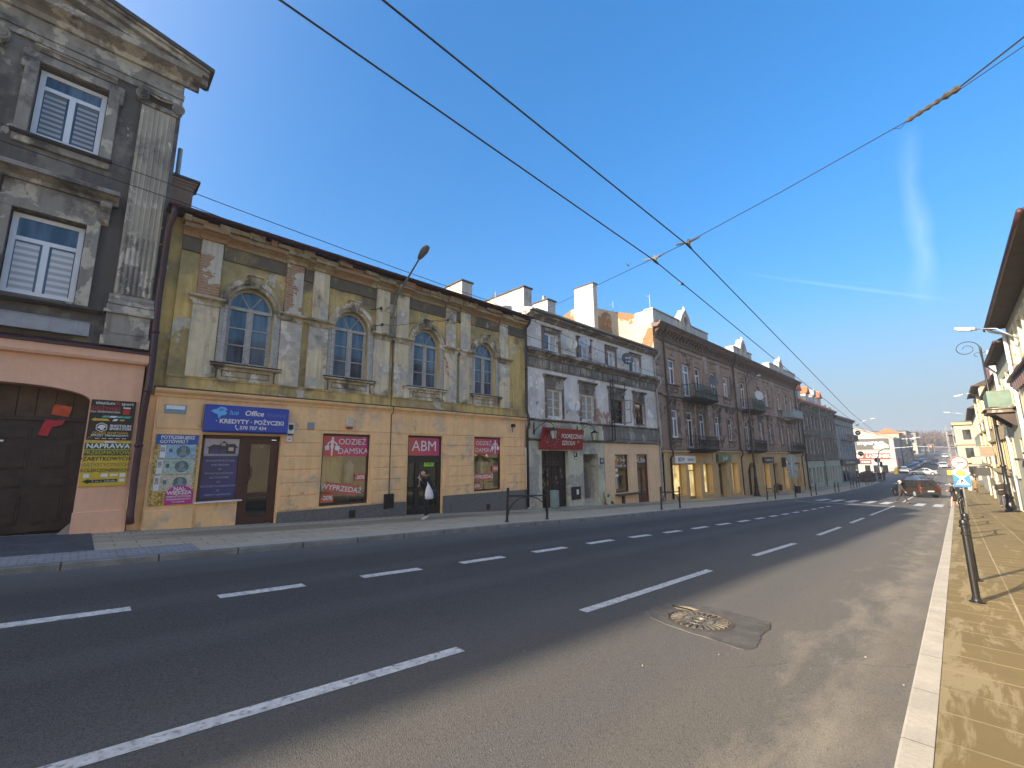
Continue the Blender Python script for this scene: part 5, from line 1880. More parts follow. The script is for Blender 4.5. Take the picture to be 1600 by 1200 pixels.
mb.build('paper_display', mat('faded papers', (0.24, 0.19, 0.11), 0.8, 0.5, 6), g_)
mb = MB()
mb.box(19.42, 20.2, YG + .85, YG + .92, zp(20) + .3, .22)
for i in range(5):
    mb.box(19.46 + i * .15, 19.58 + i * .15, YG + .83, YG + .85, zp(20) + .32, .1)
mb.build('house_door', mat('brown plank door', (0.085, 0.05, 0.035), 0.7, 0.25, 6), h3)
mb = MB()
mb.add([(20.82, YG + .28, zp(20) - .2), (20.82, YG + 1.4, zp(20) - .2), (20.82, YG + 1.4, .22), (20.82, YG + .28, .22)], [(0, 1, 2, 3)])
mb.add([(19.42, YG + .28, .22), (20.82, YG + .28, .22), (20.82, YG + 1.4, .22), (19.42, YG + 1.4, .22)], [(0, 1, 2, 3)])
mb.add([(19.42, YG + .28, zp(20) - .2), (19.42, YG + 1.4, zp(20) - .2), (19.42, YG + 1.4, .22), (19.42, YG + .28, .22)], [(0, 3, 2, 1)])
mb.add([(19.42, YG + 1.2, zp(20) - .2), (20.82, YG + 1.2, zp(20) - .2), (20.82, YG + 1.2, .22), (19.42, YG + 1.2, .22)], [(0, 1, 2, 3)])
mb.build('entrance_recess', M_GGREEN, h3)
mb = MB()
mb.box(19.42, 20.82, YG - .1, YG + 1.2, zp(20) - .2, zp(20) + .14)
mb.box(19.42, 20.82, YG + .35, YG + 1.2, zp(20) - .2, zp(20) + .29)
mb.build('doorstep', M_KERB, h3, bevel=0.01)
shopwin(h3, 22.45, 24.0, -2.02, .2, YG + .1, M_SHOPFR, .06, M_GLASS2)
mb = MB()
mb.box(22.35, 24.75, YG - .32, YG + .05, -2.16, -2.06)
mb.box(23.0, 23.12, YG - .2, YG + .0, zp(23.5), -2.16)
mb.build('stone_sill', mat('brown stone sill', (0.085, 0.05, 0.038), 0.5, 0.2, 5), h3, bevel=0.015)
mb = MB()
y = YG + .1
for xa, xb, z0, z1 in ((24.92, 25.0, zp(26) - .1, .22), (26.32, 26.4, zp(26) - .1, .22), (25.0, 26.32, .14, .22), (25.0, 26.32, -.62, -.55), (25.62, 25.72, zp(26), -.62)):
    mb.box(xa, xb, y, y + .06, z0, z1)
for xa, xb in ((25.02, 25.6), (25.74, 26.3)):
    mb.box(xa, xb, y + .01, y + .05, zp(26), zp(26) + .45)
    mb.box(xa, xa + .06, y + .01, y + .05, zp(26) + .45, -.62)
    mb.box(xb - .06, xb, y + .01, y + .05, zp(26) + .45, -.62)
d_ = mb.build('shop_door', mat('red brown wood', (0.11, 0.035, 0.022), 0.5, 0.2, 5), h3)
mb = MB()
mb.add([(24.95, y + .03, zp(26)), (26.35, y + .03, zp(26)), (26.35, y + .03, .2), (24.95, y + .03, .2)], [(0, 1, 2, 3)])
mb.build('pane', M_GLASS2, d_)
t_ = thing('window_lettering', 'white lettering and stickers in the glass of the left grey house shop window', 'sign', (23.2, YG + .1, -1.9))
mb = MB()
y = YG + .125
strokes(mb, 23.0, 23.8, -.10, .24, y)
strokes(mb, 22.9, 23.85, -.42, .24, y)
mb.yprof([(22.75 + .2 * math.cos(i * .524), -.30 + .22 * math.sin(i * .524)) for i in range(12)], y - .006, y, 1)
mb.box(22.6, 22.95, y - .006, y, -.8, -.62, 0)
mb.box(22.62, 23.0, y - .006, y, -1.12, -.95, 0)
mb.box(22.75, 22.83, y - .006, y, -1.8, -1.15, 0)
mb.build('lettering', [M_SW, mat('pale red film', (0.5, 0.2, 0.16), 0.6)], t_)
t_ = thing('door_lettering', 'white shop name lettering over the red brown door of the grey house', 'sign', (25.7, YG + .1, -.5))
mb = MB()
text_mb(mb, 'AURA', .42, front(25.68, -.18, YG + .125), 0, bold=.004)
mb.build('lettering', M_SW, t_)
t_ = thing('textbook_shop_sign', 'dark red tilted sign board with worn white lettering over the iron shop gate', 'sign', (17.5, YG - .2, .43))
fn = lambda u, v, q: (17.5 + u, YG - .12 - .16 * (v - .43) - q, v)
MB().prism([(-1.72, .43), (1.66, .43), (1.62, 1.47), (-1.62, 1.50)], 0, .07, fn).build('board', mat('dark red enamel', (0.23, 0.010, 0.018), 0.38, 0.15, 3), t_, bevel=.008)
mb = MB()
text_mb(mb, 'PODRĘCZNIKI', .30, lambda u, v, q: fn(.70 + u, 1.10 + v, .07 + q), 0, bold=.004, squash=.92)
text_mb(mb, 'SZKOLN', .30, lambda u, v, q: fn(.42 + u, .76 + v, .07 + q), 0, bold=.004, squash=.92)
text_mb(mb, '=', .24, lambda u, v, q: fn(1.22 + u, .84 + v, .07 + q), 0, bold=.002)
for i in range(40):
    u, v = rnd.gauss(-.95, .3), rnd.gauss(.9, .25)
    if -1.55 < u < -.2 and .5 < v < 1.4:
        mb.prism([(u, v), (u + .03, v + .005), (u + .02, v + .035)], .07, .075, fn)
mb.build('lettering', M_SW, t_)


def bracket_lantern(x, label):
    t_ = thing('bracket_lantern', label, 'lantern', (x, YG - .05, .9), 'wrought iron lanterns by the red sign')
    z = 1.62
    mb = MB()
    mb.box(x - .03, x + .03, YG - .06, YG + .0, z - .5, z + .1)
    mb.tube([(x, YG - .03, z - .35), (x + .1, YG - .35, z - .05), (x + .3, YG - .55, z + .12), (x + .55, YG - .62, z + .08), (x + .75, YG - .62, z - .02)], .02, 6)
    sp = [(x + .1 + (.14 - k * .006) * math.cos(k * .5), YG - .3, z + .08 + (.14 - k * .006) * math.sin(k * .5)) for k in range(18)]
    mb.tube(sp, .014, 5)
    mb.tube([(x + .75, YG - .62, z - .02), (x + .75, YG - .62, z - .14)], .012, 5)
    mb.build('bracket', M_BLACK, t_, smooth=True)
    mb = MB()
    c = (x + .75, YG - .62, z - .72)
    mb.lathe([(.02, .60), (.05, .56), (.22, .44), (.23, .42), (.20, .42)], c, 6)
    mb.lathe([(.14, .0), (.15, .03), (.14, .04)], c, 6)
    for k in range(6):
        a = math.pi / 3 * k
        mb.tube([(c[0] + .13 * math.cos(a), c[1] + .13 * math.sin(a), c[2] + .03), (c[0] + .195 * math.cos(a), c[1] + .195 * math.sin(a), c[2] + .43)], .012, 4)
    mb.build('cage', M_BLACK, t_)
    MB().lathe([(.12, .04), (.18, .42)], c, 6).build('glass', mat('milky lantern glass', (0.40, 0.40, 0.34), 0.3, 0.1, 5), t_)


bracket_lantern(15.55, 'wrought iron wall lantern hanging in front of the left part of the red sign')
bracket_lantern(18.95, 'wrought iron wall lantern hanging just right of the red sign')


def dish(label, x, z, r, m, y=YG, mark=False):
    t_ = thing('satellite_dish', label, 'satellite dish', (x, y - .2, z - r), 'satellite dishes on the facades')
    d = Vector((-.55, -.80, .28)).normalized()
    a = d.cross(Vector((0, 0, 1))).normalized()
    b = a.cross(d)
    c = Vector((x, y - .42, z))
    mb = MB()
    vs, fs = [], []
    N = 20
    for i, q in enumerate((0, .35, .7, 1.0)):
        for k in range(N):
            an = 2 * math.pi * k / N
            vs.append(c + (a * math.cos(an) * .92 + b * math.sin(an)) * r * q + d * (q * q * r * .26))
    for i in range(3):
        for k in range(N):
            fs.append((i * N + k, i * N + (k + 1) % N, (i + 1) * N + (k + 1) % N, (i + 1) * N + k))
    mb.add(vs, fs)
    mb.add([v - d * .02 for v in vs], [tuple(reversed(f)) for f in fs])
    mb.build('reflector', m, t_, smooth=True)
    mb = MB()
    e = c + d * r * 1.15 - b * r * .25
    mb.tube([c - b * r * .95 + d * r * .2, e - b * .02], .014, 5)
    mb.ball(e, .05, .05, .05, 8, 6)
    mb.tube([c - d * .03, (x + .05, y - .12, z - r * .7), (x + .05, y, z - r * .7)], .022, 6)
    mb.build('arm', M_ZINC, t_)
    if mark:
        mb = MB()
        for u, v, w_, h_ in ((-.16, .10, .11, .07), (.06, .10, .18, .08), (-.1, -.2, .16, .08), (.1, -.2, .07, .07)):
            p0 = c + d * (.06 * r)
            mb.obox(p0 + a * u * r * 2 + b * v * r * 2 + d * .03, a * w_ * r, b * h_ * r, d * .006)
        mb.build('print', M_SW, t_)


M_DISHW = mat('white dish', (0.50, 0.51, 0.50), 0.5, 0.1, 5)
M_DISHD = mat('dark grey dish', (0.07, 0.08, 0.09), 0.5, 0.1, 5)
dish('cream satellite dish right of the first attic window of the grey house', 18.15, 6.0, .36, mat('cream dish', (0.50, 0.50, 0.42), .5, .1, 5))
dish('grey satellite dish above the second attic window of the grey house', 19.3, 6.28, .38, mat('blue grey dish', (0.34, 0.37, 0.40), .5, .1, 5))
dish('dark satellite dish with white print left of the last attic window of the grey house', 23.75, 6.02, .42, M_DISHD, mark=True)
dish('white satellite dish between the two white windows of the grey house', 18.2, 2.72, .36, M_DISHW)
small_box('meter_box', 'black wall cabinet with a pale sticker beside the pale green house entrance', 'meter box', 18.3, 19.05, -2.1, -1.46, .06, M_BLACK, lambda e, y: e.box(18.68, 18.86, y - .004, y, -1.85, -1.6), ('sticker', M_PVC), y=YG - .02)
small_box('house_number_plate', 'dark blue house number plate on the edge of the beige shop wall', 'plate', 20.95, 21.32, -.32, .0, .02, mat('navy enamel', (0.015, 0.03, 0.11), .4), lambda e, y: text_mb(e, '42', .26, front(21.13, -.16, y), 0, bold=.004), ('number', M_SW), y=YG - .03)
small_box('notice_plate', 'small black and white notice plate left of the recessed house entrance', 'plate', 18.62, 18.9, -.05, .28, .015, M_INK, lambda e, y: (e.box(18.65, 18.76, y - .004, y, .14, .25), e.box(18.65, 18.87, y - .004, y, -.02, .05)), ('white_print', M_SW), y=YG - .02)
t_ = thing('advertising_board', 'weathered yellow board leaning on the beige wall of the grey house', 'board', (21.5, YG - .2, zp(21.5)))
fn = lambda u, v, q: (21.45 + u, YG - .28 + .3 * v - q, zp(21.5) + v)
MB().prism([(-.33, 0), (.33, 0), (.28, .7), (-.30, .72)], 0, .03, fn).build('panel', mat('pale yellow board', (0.48, 0.40, 0.22), .6, .15, 6), t_)
mb = MB()
mb.prism([(-.15, .42), (.02, .40), (.10, .52), (-.05, .58)], .03, .036, fn)
mb.prism([(.02, .02), (.30, .02), (.28, .16), (.05, .18)], .03, .036, fn)
mb.build('dark_print', M_ALU, t_)


# ================================================================ 4 long brown house with balconies
YB = 14.40
h4 = thing('brown_house', 'long brown tenement of decayed stucco with white attics and iron balconies', 'house', (47, YB, zp(47)))
M_B4 = plaster('decayed brown stucco', (0.29, 0.195, 0.14), [((0.38, 0.29, 0.225), 0.55, 0.51, 0.05), ((0.10, 0.075, 0.06), 0.6, 0.52, 0.07), ((0.48, 0.41, 0.33), 1.3, 0.60, 0.012)], (0.5, 0.455, 0.03), 0.35, seed=41, bricks=((0.30, 0.165, 0.11), (0.40, 0.235, 0.16), (0.33, 0.28, 0.23)))
M_B4T = plaster('sooty stucco trim', (0.165, 0.125, 0.10), [((0.34, 0.275, 0.22), 1.3, 0.54, 0.03), ((0.075, 0.06, 0.05), .9, .54, .08)], None, 0.35, seed=43)
M_B4C = plaster('rusty eaves boards', (0.15, 0.098, 0.07), [((0.09, 0.065, 0.05), 1.2, 0.56, 0.08)], None, 0.35, seed=45)
M_OCH = plaster('ochre shop render', (0.58, 0.40, 0.19), [((0.47, 0.34, 0.18), 0.8, 0.54, 0.1)], None, 0.18, 0.08, seed=47)
M_ATTIC = plaster('white attic wall', (0.50, 0.48, 0.43), [((0.36, 0.35, 0.31), 0.9, 0.58, 0.08)], None, 0.45, 0.08, seed=49)
M_GABLE = plaster('bare gable', (0.40, 0.34, 0.255), [], (0.30, 0.475, 0.012), 0.2, 0.1, seed=55, bump=0.04, bricks=((0.20, 0.095, 0.035), (0.27, 0.145, 0.055), (0.22, 0.15, 0.08)))
up = [(30.0, 31.2), (32.3, 33.7), (34.5, 35.7), (37.7, 38.85), (40.5, 41.8), (44.8, 46.2), (49.1, 50.3), (52.2, 53.4), (56.6, 57.8), (59.2, 60.5), (61.7, 62.9)]
lo = [(30.0, 31.2), (32.4, 33.7), (34.7, 35.9), (37.9, 39.0), (40.8, 41.9), (45.1, 46.3), (49.4, 50.5), (52.3, 53.5), (56.6, 57.7), (59.3, 60.5), (61.7, 62.8)]
doors = (1, 5, 9)
hol = [rect(a, b, 4.62 if i in doors else 5.3, 7.15) for i, (a, b) in enumerate(up)] + [rect(a, b, 0.70 if i in doors else 1.4, 3.42) for i, (a, b) in enumerate(lo)]
zb4 = zp(66) - .6
mb = MB()
mb.wall(rect(28.1, 65.8, .4, 9.3), hol, fy(YB + .03), .24)
mb.add([(65.8, YB + .03, zb4), (65.8, 26, zb4), (65.8, 26, 9.3), (65.8, YB + .03, 9.3)], [(0, 1, 2, 3)])
mb.build('wall', M_B4, h4)
mb = MB()
gp = [(YB - .02, zp(28) - .5), (26.5, zp(28) - .5), (26.5, 9.6), (24.5, 11.0), (21.6, 12.15), (21.1, 12.2), (18.8, 11.62), (17.4, 11.0), (14.9, 10.1), (YB - .02, 9.95)]
mb.xprof(gp, 28.04, 28.4)
mb.build('gable_wall', M_GABLE, h4)
mb = MB()
mb.xprof([(YB - .4, 9.35), (YB - .4, 9.5), (21.3, 12.0), (26.5, 9.5), (26.5, 9.35)], 28.42, 65.9)
mb.build('roof', M_ROOF, h4)
opn = [rect(29.5, 31.7, zp(30) + .25, -.48), rect(32.1, 34.1, zp(33) - .1, -.48), rect(34.7, 36.5, zp(35) + .3, -.5), rect(37.8, 39.5, zp(38) - .1, -.48), rect(40.7, 42.3, zp(41) + .3, -.5),
       arch(44.75, 46.9, zp(46) - .2, -1.2, .62, 10), rect(49.3, 51.2, zp(50) + .3, -.7), rect(52.5, 54.5, zp(53) - .1, -.7), rect(56.0, 57.8, zp(57) + .3, -.75), rect(58.8, 60.6, zp(60) - .1, -.75), rect(61.3, 63.3, zp(62) + .3, -.78)]
mb = MB()
mb.wall(rect(28.06, 65.8, zb4, .32), opn, fy(YB - .02), .55)
mb.build('ground_floor', M_OCH, h4)
mb = MB()
hood(mb, 28.0, 65.85, .30, YB, .16, .22)
mb.build('string_course', M_OCH, h4)
for xx in (28.7, 34.35, 36.95, 39.95, 43.2, 47.9, 55.2, 64.4):
    mb = MB()
    mb.box(xx - .3, xx + .3, YB - .08, YB + .0, zp(xx) - .1, .30)
    mb.box(xx - .34, xx + .34, YB - .11, YB + .0, zp(xx) - .1, zp(xx) + .5)
    mb.build('shop_pilaster', M_OCH, h4, bevel=.01)
# lit shop interiors
t = NT('lit shop interior')
n_ = t.noise(1.6, (1, 1, .6), detail=3)
em = t.mix(t.ramp(n_, .35, .65), (0.30, 0.22, 0.09), (1.0, 0.86, 0.50))
t.lk(em, t.b.inputs['Emission Color'])
t.b.inputs['Emission Strength'].default_value = 0.34
M_LIT = t.done((0.4, 0.33, 0.2), 0.9)
M_DIM = mat('unlit shop interior', (0.10, 0.085, 0.06), .9, .5, 1.5)
for i, q in enumerate(opn):
    if i == 5:
        continue
    xa, xb, za, zb_ = q[0][0], q[1][0], q[0][1], q[2][1]
    isd = i in (1, 3, 7, 9)
    mb = MB()
    y = YB + .40
    for c_ in ((xa, xa + .07, za, zb_), (xb - .07, xb, za, zb_), (xa + .07, xb - .07, zb_ - .07, zb_), (xa + .07, xb - .07, za, za + (.25 if isd else .07))):
        mb.box(c_[0], c_[1], y, y + .05, c_[2], c_[3])
    if isd:
        mb.box((xa + xb) / 2 - .05, (xa + xb) / 2 + .05, y, y + .05, za, zb_ - .5)
        mb.box(xa, xb, y, y + .05, zb_ - .55, zb_ - .48)
    f = mb.build('shop_door' if isd else 'display_window', mat('tan shop frame', (0.34, 0.22, 0.10), .5, .1, 4) if i < 5 else M_SHOPFR, h4)
    g = MB()
    g.add([(xa, y + .03, za), (xb, y + .03, za), (xb, y + .03, zb_), (xa, y + .03, zb_)], [(0, 1, 2, 3)])
    g.build('pane', M_CLEAR, f)
    niche(h4, xa - .2, xb + .2, za - .1, zb_ + .1, YB + .54, M_LIT if i in (0, 1, 2, 4, 6, 8) else M_DIM, 1.1, 'shop_interior')
mb = MB()
mb.box(44.6, 47.0, YB + .5, YB + .56, zp(47) - .3, -.4)
for i in range(6):
    mb.box(44.8 + i * .35, 45.1 + i * .35, YB + .46, YB + .5, zp(46), -.9)
mb.build('carriage_gate', M_GATE, h4)
mb = MB()
N = 14
vs, fs = [], []
for i in range(N + 1):
    a = math.pi * i / N
    for r in (1.08, 1.32):
        for yy in (YB - .08, YB + .0):
            vs.append((45.83 + r * math.cos(a), yy, -1.2 + r * .62 * math.sin(a)))
for i in range(N):
    o = i * 4
    fs += [(o, o + 2, o + 6, o + 4), (o, o + 4, o + 5, o + 1), (o + 2, o + 3, o + 7, o + 6)]
mb.add(vs, fs)
mb.build('gate_archivolt', M_OCH, h4)
# windows
M_GLASSC = glass_mat('pane with net curtain', (.10, .13, .16), .03, .9, (.34, .37, .39))
for grp, tops, hoods in ((up, 7.15, 0), (lo, 3.42, 1)):
    for i, (a, b) in enumerate(grp):
        z0 = (4.62 if grp is up else .70) if i in doors else (5.3 if grp is up else 1.4)
        win(h4, a + .01, b - .01, z0 + .01, tops - .01, YB + .14, M_PVC if (grp is up or i % 3 == 0) else M_WHITE, (M_GLASS, M_GLASSC, M_GLASS2)[(i + (grp is lo)) % 3], .10, 1, tops - .62, 0)
        mb = MB()
        frame_band(mb, a, b, z0, tops + .02, YB + .02, .20, .07, ears=.05)
        if grp is up:
            mb.box(a - .2, b + .2, YB - .02, YB + .04, tops + .22, tops + .75)
            hood(mb, a - .32, b + .32, tops + .75, YB + .02, .12, .18)
            c = (a + b) / 2
            mb.yprof([(c - .42, tops + .30), (c + .42, tops + .30), (c + .25, tops + .52), (c, tops + .66), (c - .25, tops + .52)], YB - .06, YB + .0)
            mb.ball((c, YB - .06, tops + .44), .12, .06, .1, 10, 6)
            for s in (-1, 1):
                mb.ball((c + s * .3, YB - .05, tops + .38), .09, .05, .06, 8, 6)
        else:
            mb.box(a - .2, b + .2, YB - .02, YB + .04, tops + .22, tops + .62)
            hood(mb, a - .36, b + .36, tops + .62, YB + .02, .18, .24)
            for s in (a - .12, (a + b) / 2, b + .12):
                mb.xprof([(YB, tops + .62), (YB - .18, tops + .62), (YB - .10, tops + .42), (YB - .04, tops + .28), (YB, tops + .28)], s - .08, s + .08)
        mb.build('surround', M_B4T if grp is lo else M_B4, h4, bevel=.01)
        if i not in doors:
            mb = MB()
            sill(mb, a - .3, b + .3, z0 - .12, YB + .02, .11, .18)
            frame_band(mb, a - .1, b + .1, z0 - .55, z0 - .28, YB + .02, .07, .04, bottom=True)
            mb.build('window_apron', M_B4T, h4, bevel=.008)
mb = MB()
hood(mb, 28.1, 65.85, 4.22, YB + .02, .2, .2)
mb.box(28.1, 65.8, YB - .02, YB + .04, .46, .58)
mb.build('floor_course', M_B4T, h4)
for xx in (28.45, 36.75, 43.3, 43.95, 47.7, 55.2, 65.2):
    mb = MB()
    z_ = .6
    while z_ < 8.3:
        mb.box(xx - .32, xx + .32, YB - .05, YB + .04, z_, min(8.35, z_ + .36))
        z_ += .39
    mb.build('quoin_strip', M_B4, h4, bevel=.012)
mb = MB()
hood(mb, 28.1, 65.85, 8.32, YB + .02, .12, .12)
mb.box(28.1, 65.8, YB - .015, YB + .04, 8.44, 8.8)
x = 28.3
while x < 65.7:
    mb.xprof([(YB + .02, 9.12), (YB - .34, 9.12), (YB - .34, 9.0), (YB - .12, 8.86), (YB - .08, 8.66), (YB + .02, 8.6)], x, x + .26)
    x += .56
mb.build('bracket_frieze', M_B4C, h4)
mb = MB()
mb.xprof([(YB + .04, 9.12), (YB - .42, 9.12), (YB - .50, 9.22), (YB - .62, 9.28), (YB - .62, 9.36), (YB + .04, 9.42)], 28.0, 65.95)
mb.build('eaves_cornice', M_B4C, h4)
mb = MB()
mb.xprof([(YB - .60, 9.365), (YB - .68, 9.365), (YB - .70, 9.46), (YB - .60, 9.46)], 27.95, 66.0)
mb.build('gutter', M_BROWNPIPE, h4)
for k, (xa, xb, xc) in enumerate(((28.02, 37.6, 33.0), (43.6, 48.7, 45.9), (54.6, 65.4, 58.6))):
    mb = MB()
    mb.box(xa, xb, YB - .12, YB + .45, 9.44, 10.42)
    mb.box(xa, xa + .5, YB + .45, YB + 1.3, 9.44, 10.42)
    mb.build('attic_wall', M_ATTIC, h4, bevel=.01)
    mb = MB()
    mb.box(xa - .08, xb + .08, YB - .20, YB + .53, 10.42, 10.50)
    mb.build('attic_coping', M_ZINC, h4)
    mb = MB()
    ol = [(xc - .85, 9.46), (xc + .85, 9.46), (xc + .95, 10.3), (xc + .62, 10.9), (xc + .2, 11.25), (xc, 11.55), (xc - .2, 11.25), (xc - .62, 10.9), (xc - .95, 10.3)]
    hl = [(xc + .36 * math.cos(i * .4488), 10.42 + .48 * math.sin(i * .4488)) for i in range(14)]
    mb.wall(ol, [hl], fy(YB - .26), .2)
    n_ = len(ol)
    mb.add([(u, YB - .26, v) for u, v in ol] + [(u, YB + .3, v) for u, v in ol], [(i, (i + 1) % n_, (i + 1) % n_ + n_, i + n_) for i in range(n_)])
    mb.build('attic_gablet', M_ATTIC, h4)
    mb = MB()
    mb.box(xc - .5, xc + .5, YB - .08, YB - .04, 9.8, 11.0)
    mb.build('oval_window', M_DARK, h4)
    mb = MB()
    mb.tube([(u, YB - .28, v) for u, v in [(xc + .42 * math.cos(i * .314), 10.42 + .55 * math.sin(i * .314)) for i in range(21)]], .06, 6)
    mb.tube([(xc - .95, YB - .26, 10.3), (xc - .62, YB - .28, 10.9), (xc, YB - .28, 11.5), (xc + .62, YB - .28, 10.9), (xc + .95, YB - .26, 10.3)], .06, 6)
    mb.ball((xc, YB - .2, 11.62), .1, .1, .16, 8, 6)
    mb.build('gablet_moulding', M_ATTIC, h4)
for xx in (29.35, 43.0, 64.2):
    downpipe(h4, [(xx - .25, YB - .62, 9.35), (xx - .2, YB - .5, 8.9), (xx, YB - .12, 8.3), (xx, YB - .14, 4.6), (xx, YB - .24, 4.3), (xx, YB - .14, 4.0), (xx, YB - .14, .7), (xx, YB - .28, .4), (xx, YB - .28, .2), (xx, YB - .1, -.1), (xx, YB - .1, zp(xx) + .1)], .07, M_BROWNPIPE, rings=(.35, .6))


# balconies
def balcony(xa, xb, z, dp, m, style, label=None):
    mb = MB()
    mb.xprof([(YB, z - .30), (YB - dp * .5, z - .24), (YB - dp, z - .12), (YB - dp - .08, z - .06), (YB - dp - .08, z), (YB, z)], xa - .1, xb + .1)
    b_ = mb.build('balcony', M_DARK if style != 'sheet' else M_B4T, h4)
    mb = MB()
    top = z + .98
    y0 = YB - dp
    mb.box(xa, xb, y0 - .03, y0 + .02, top - .04, top)
    for xx in (xa, xb):
        mb.box(xx - .02, xx + .02, y0, YB, top - .04, top)
        mb.box(xx - .025, xx + .025, y0 - .025, y0 + .025, z, top)
    if style == 'sheet':
        mb.box(xa, xb, y0 - .02, y0 + .0, z + .08, top - .1)
        for xx in (xa, xb):
            mb.box(xx - .01, xx + .01, y0, YB, z + .08, top - .1)
        k = int((xb - xa) / .8)
        for i in range(1, k):
            mb.box(xa + (xb - xa) * i / k - .02, xa + (xb - xa) * i / k + .02, y0 - .03, y0, z, top)
    else:
        mb.box(xa, xb, y0 - .012, y0 + .012, z + .1, z + .13)
        mb.box(xa, xb, y0 - .012, y0 + .012, top - .26, top - .235)
        sides = [((xa, y0), (xb, y0)), ((xa, y0), (xa, YB)), ((xb, y0), (xb, YB))]
        for (ax, ay), (bx_, by) in sides:
            L = math.hypot(bx_ - ax, by - ay)
            k = max(3, int(L / .13))
            for i in range(k + 1):
                q = i / k
                px_, py_ = ax + (bx_ - ax) * q, ay + (by - ay) * q
                if style == 'ornate':
                    ux, uy = (bx_ - ax) / L, (by - ay) / L
                    pts = [(px_ + ux * .05 * math.sin(j * .9), py_ + uy * .05 * math.sin(j * .9), z + (top - z - .04) * j / 8) for j in range(9)]
                    mb.tube(pts, .014, 4)
                    if i < k and i % 2 == 0:
                        mb.tube([(px_ + ux * (.065 + .05 * math.cos(j)), py_ + uy * (.065 + .05 * math.cos(j)), z + .36 + .05 * math.sin(j)) for j in range(7)], .012, 4)
                        mb.tube([(px_ + ux * (.065 + .05 * math.cos(j)), py_ + uy * (.065 + .05 * math.cos(j)), z + .62 + .05 * math.sin(j)) for j in range(7)], .012, 4)
                else:
                    mb.tube([(px_, py_, z), (px_, py_, top - .04)], .012, 4)
    mb.build('railing', m, b_)


M_GRIRON = mat('dark green iron', (0.018, 0.05, 0.045), .5, .3, 6)
balcony(32.0, 36.0, 4.42, 1.05, M_GRIRON, 'ornate')
balcony(44.6, 48.0, 4.42, 1.05, M_GRIRON, 'ornate')
balcony(58.4, 62.6, 4.42, 1.05, mat('pale blue grey sheet', (0.20, 0.26, 0.28), .55, .2, 2, dirt=(.12, .16, .18)), 'sheet')
balcony(32.3, 35.9, .60, .9, M_BLACK, 'ornate')
balcony(44.8, 48.0, .60, .9, M_BLACK, 'ornate')
balcony(58.8, 62.6, .60, .9, M_BLACK, 'ornate')
dish('dark grey satellite dish beside the upper iron balcony of the brown house', 36.3, 6.1, .45, M_DISHD, YB - .3)
dish('white satellite dish between the upper windows of the brown house', 47.9, 6.0, .5, M_DISHW, YB - .2)


def board(name, label, xa, xb, za, zb, y, m, txts, tm, d=.08, cat_marks=None):
    t_ = thing(name, label, 'sign', ((xa + xb) / 2, y, za))
    MB().box(xa, xb, y - d, y, za, zb).build('board', m, t_, bevel=.01)
    mb = MB()
    for s_, sz, cx, cz, bo in txts:
        text_mb(mb, s_, sz, front(cx, cz, y - d), 0, bold=bo)
    if cat_marks:
        strokes(mb, *cat_marks, y - d)
    if mb.v:
        mb.build('lettering', tm, t_)
    return t_


board('white_shop_sign', 'white shop sign with dark blue lettering on the ochre ground floor', 30.0, 33.3, -.42, .10, YB - .04, M_PVC, (('BOW', .42, 30.9, -.16, .01), ('Life line', .32, 32.4, -.16, .004)), mat('dark blue lettering', (.03, .06, .18), .5))
board('green_shop_sign', 'green shop sign with big white letters over the ochre house door', 37.4, 40.3, -.40, .22, YB - .04, mat('olive green sign', (.09, .15, .07), .5, .1, 4), (('J u A', .52, 38.85, -.08, .012),), M_SW, .2)
board('black_shop_sign', 'narrow black shop sign with small white lettering right of the carriage gate', 49.2, 52.6, -.62, -.02, YB - .04, M_INK, (('•', .5, 49.6, -.30, .003),), M_SW, .12, (49.9, 52.3, -.30, .30))
board('beige_shop_sign', 'beige shop sign at the far end of the ochre ground floor', 59.4, 63.6, -.72, -.15, YB - .04, mat('beige sign', (.50, .40, .24), .6, .08, 3), (), mat('tan lettering', (.30, .21, .11), .6), .08, (60.0, 63.0, -.43, .3))
t_ = thing('projecting_sign', 'black square projecting sign with a white figure on the ochre wall', 'sign', (55.6, YB - .5, -1.1))
MB().box(55.45, 55.6, YB - 1.1, YB - .06, -1.15, -.10).build('panel', M_INK, t_, bevel=.01)
mb = MB()
yc = YB - .6
for P in ([(-.05, .0), (.14, .0), (.05, .28), (.10, .55), (-.02, .68), (-.10, .5), (-.02, .3)], [(-.04, .68), (.06, .68), (.06, .80), (-.04, .80)], [(.05, .5), (.22, .3), (.24, .34), (.08, .58)]):
    mb.prism(P, 0, .006, lambda u, v, q: (55.45 - q, yc - u, -1.05 + v))
mb.build('figure', M_SW, t_)

# ================================================================ farther houses on the left
def simple_win(root, xa, xb, za, zb, y, fm, pm, ym=0.12):
    mb = MB()
    fr = .1
    for c_ in ((xa, xa + fr, za, zb), (xb - fr, xb, za, zb), (xa + fr, xb - fr, za, za + fr), (xa + fr, xb - fr, zb - fr, zb), ((xa + xb) / 2 - .05, (xa + xb) / 2 + .05, za + fr, zb - fr)):
        mb.box(c_[0], c_[1], y + ym, y + ym + .05, c_[2], c_[3])
    f = mb.build('window', fm, root)
    g = MB()
    g.add([(xa, y + ym + .03, za), (xb, y + ym + .03, za), (xb, y + ym + .03, zb), (xa, y + ym + .03, zb)], [(0, 1, 2, 3)])
    g.build('pane', pm, f)


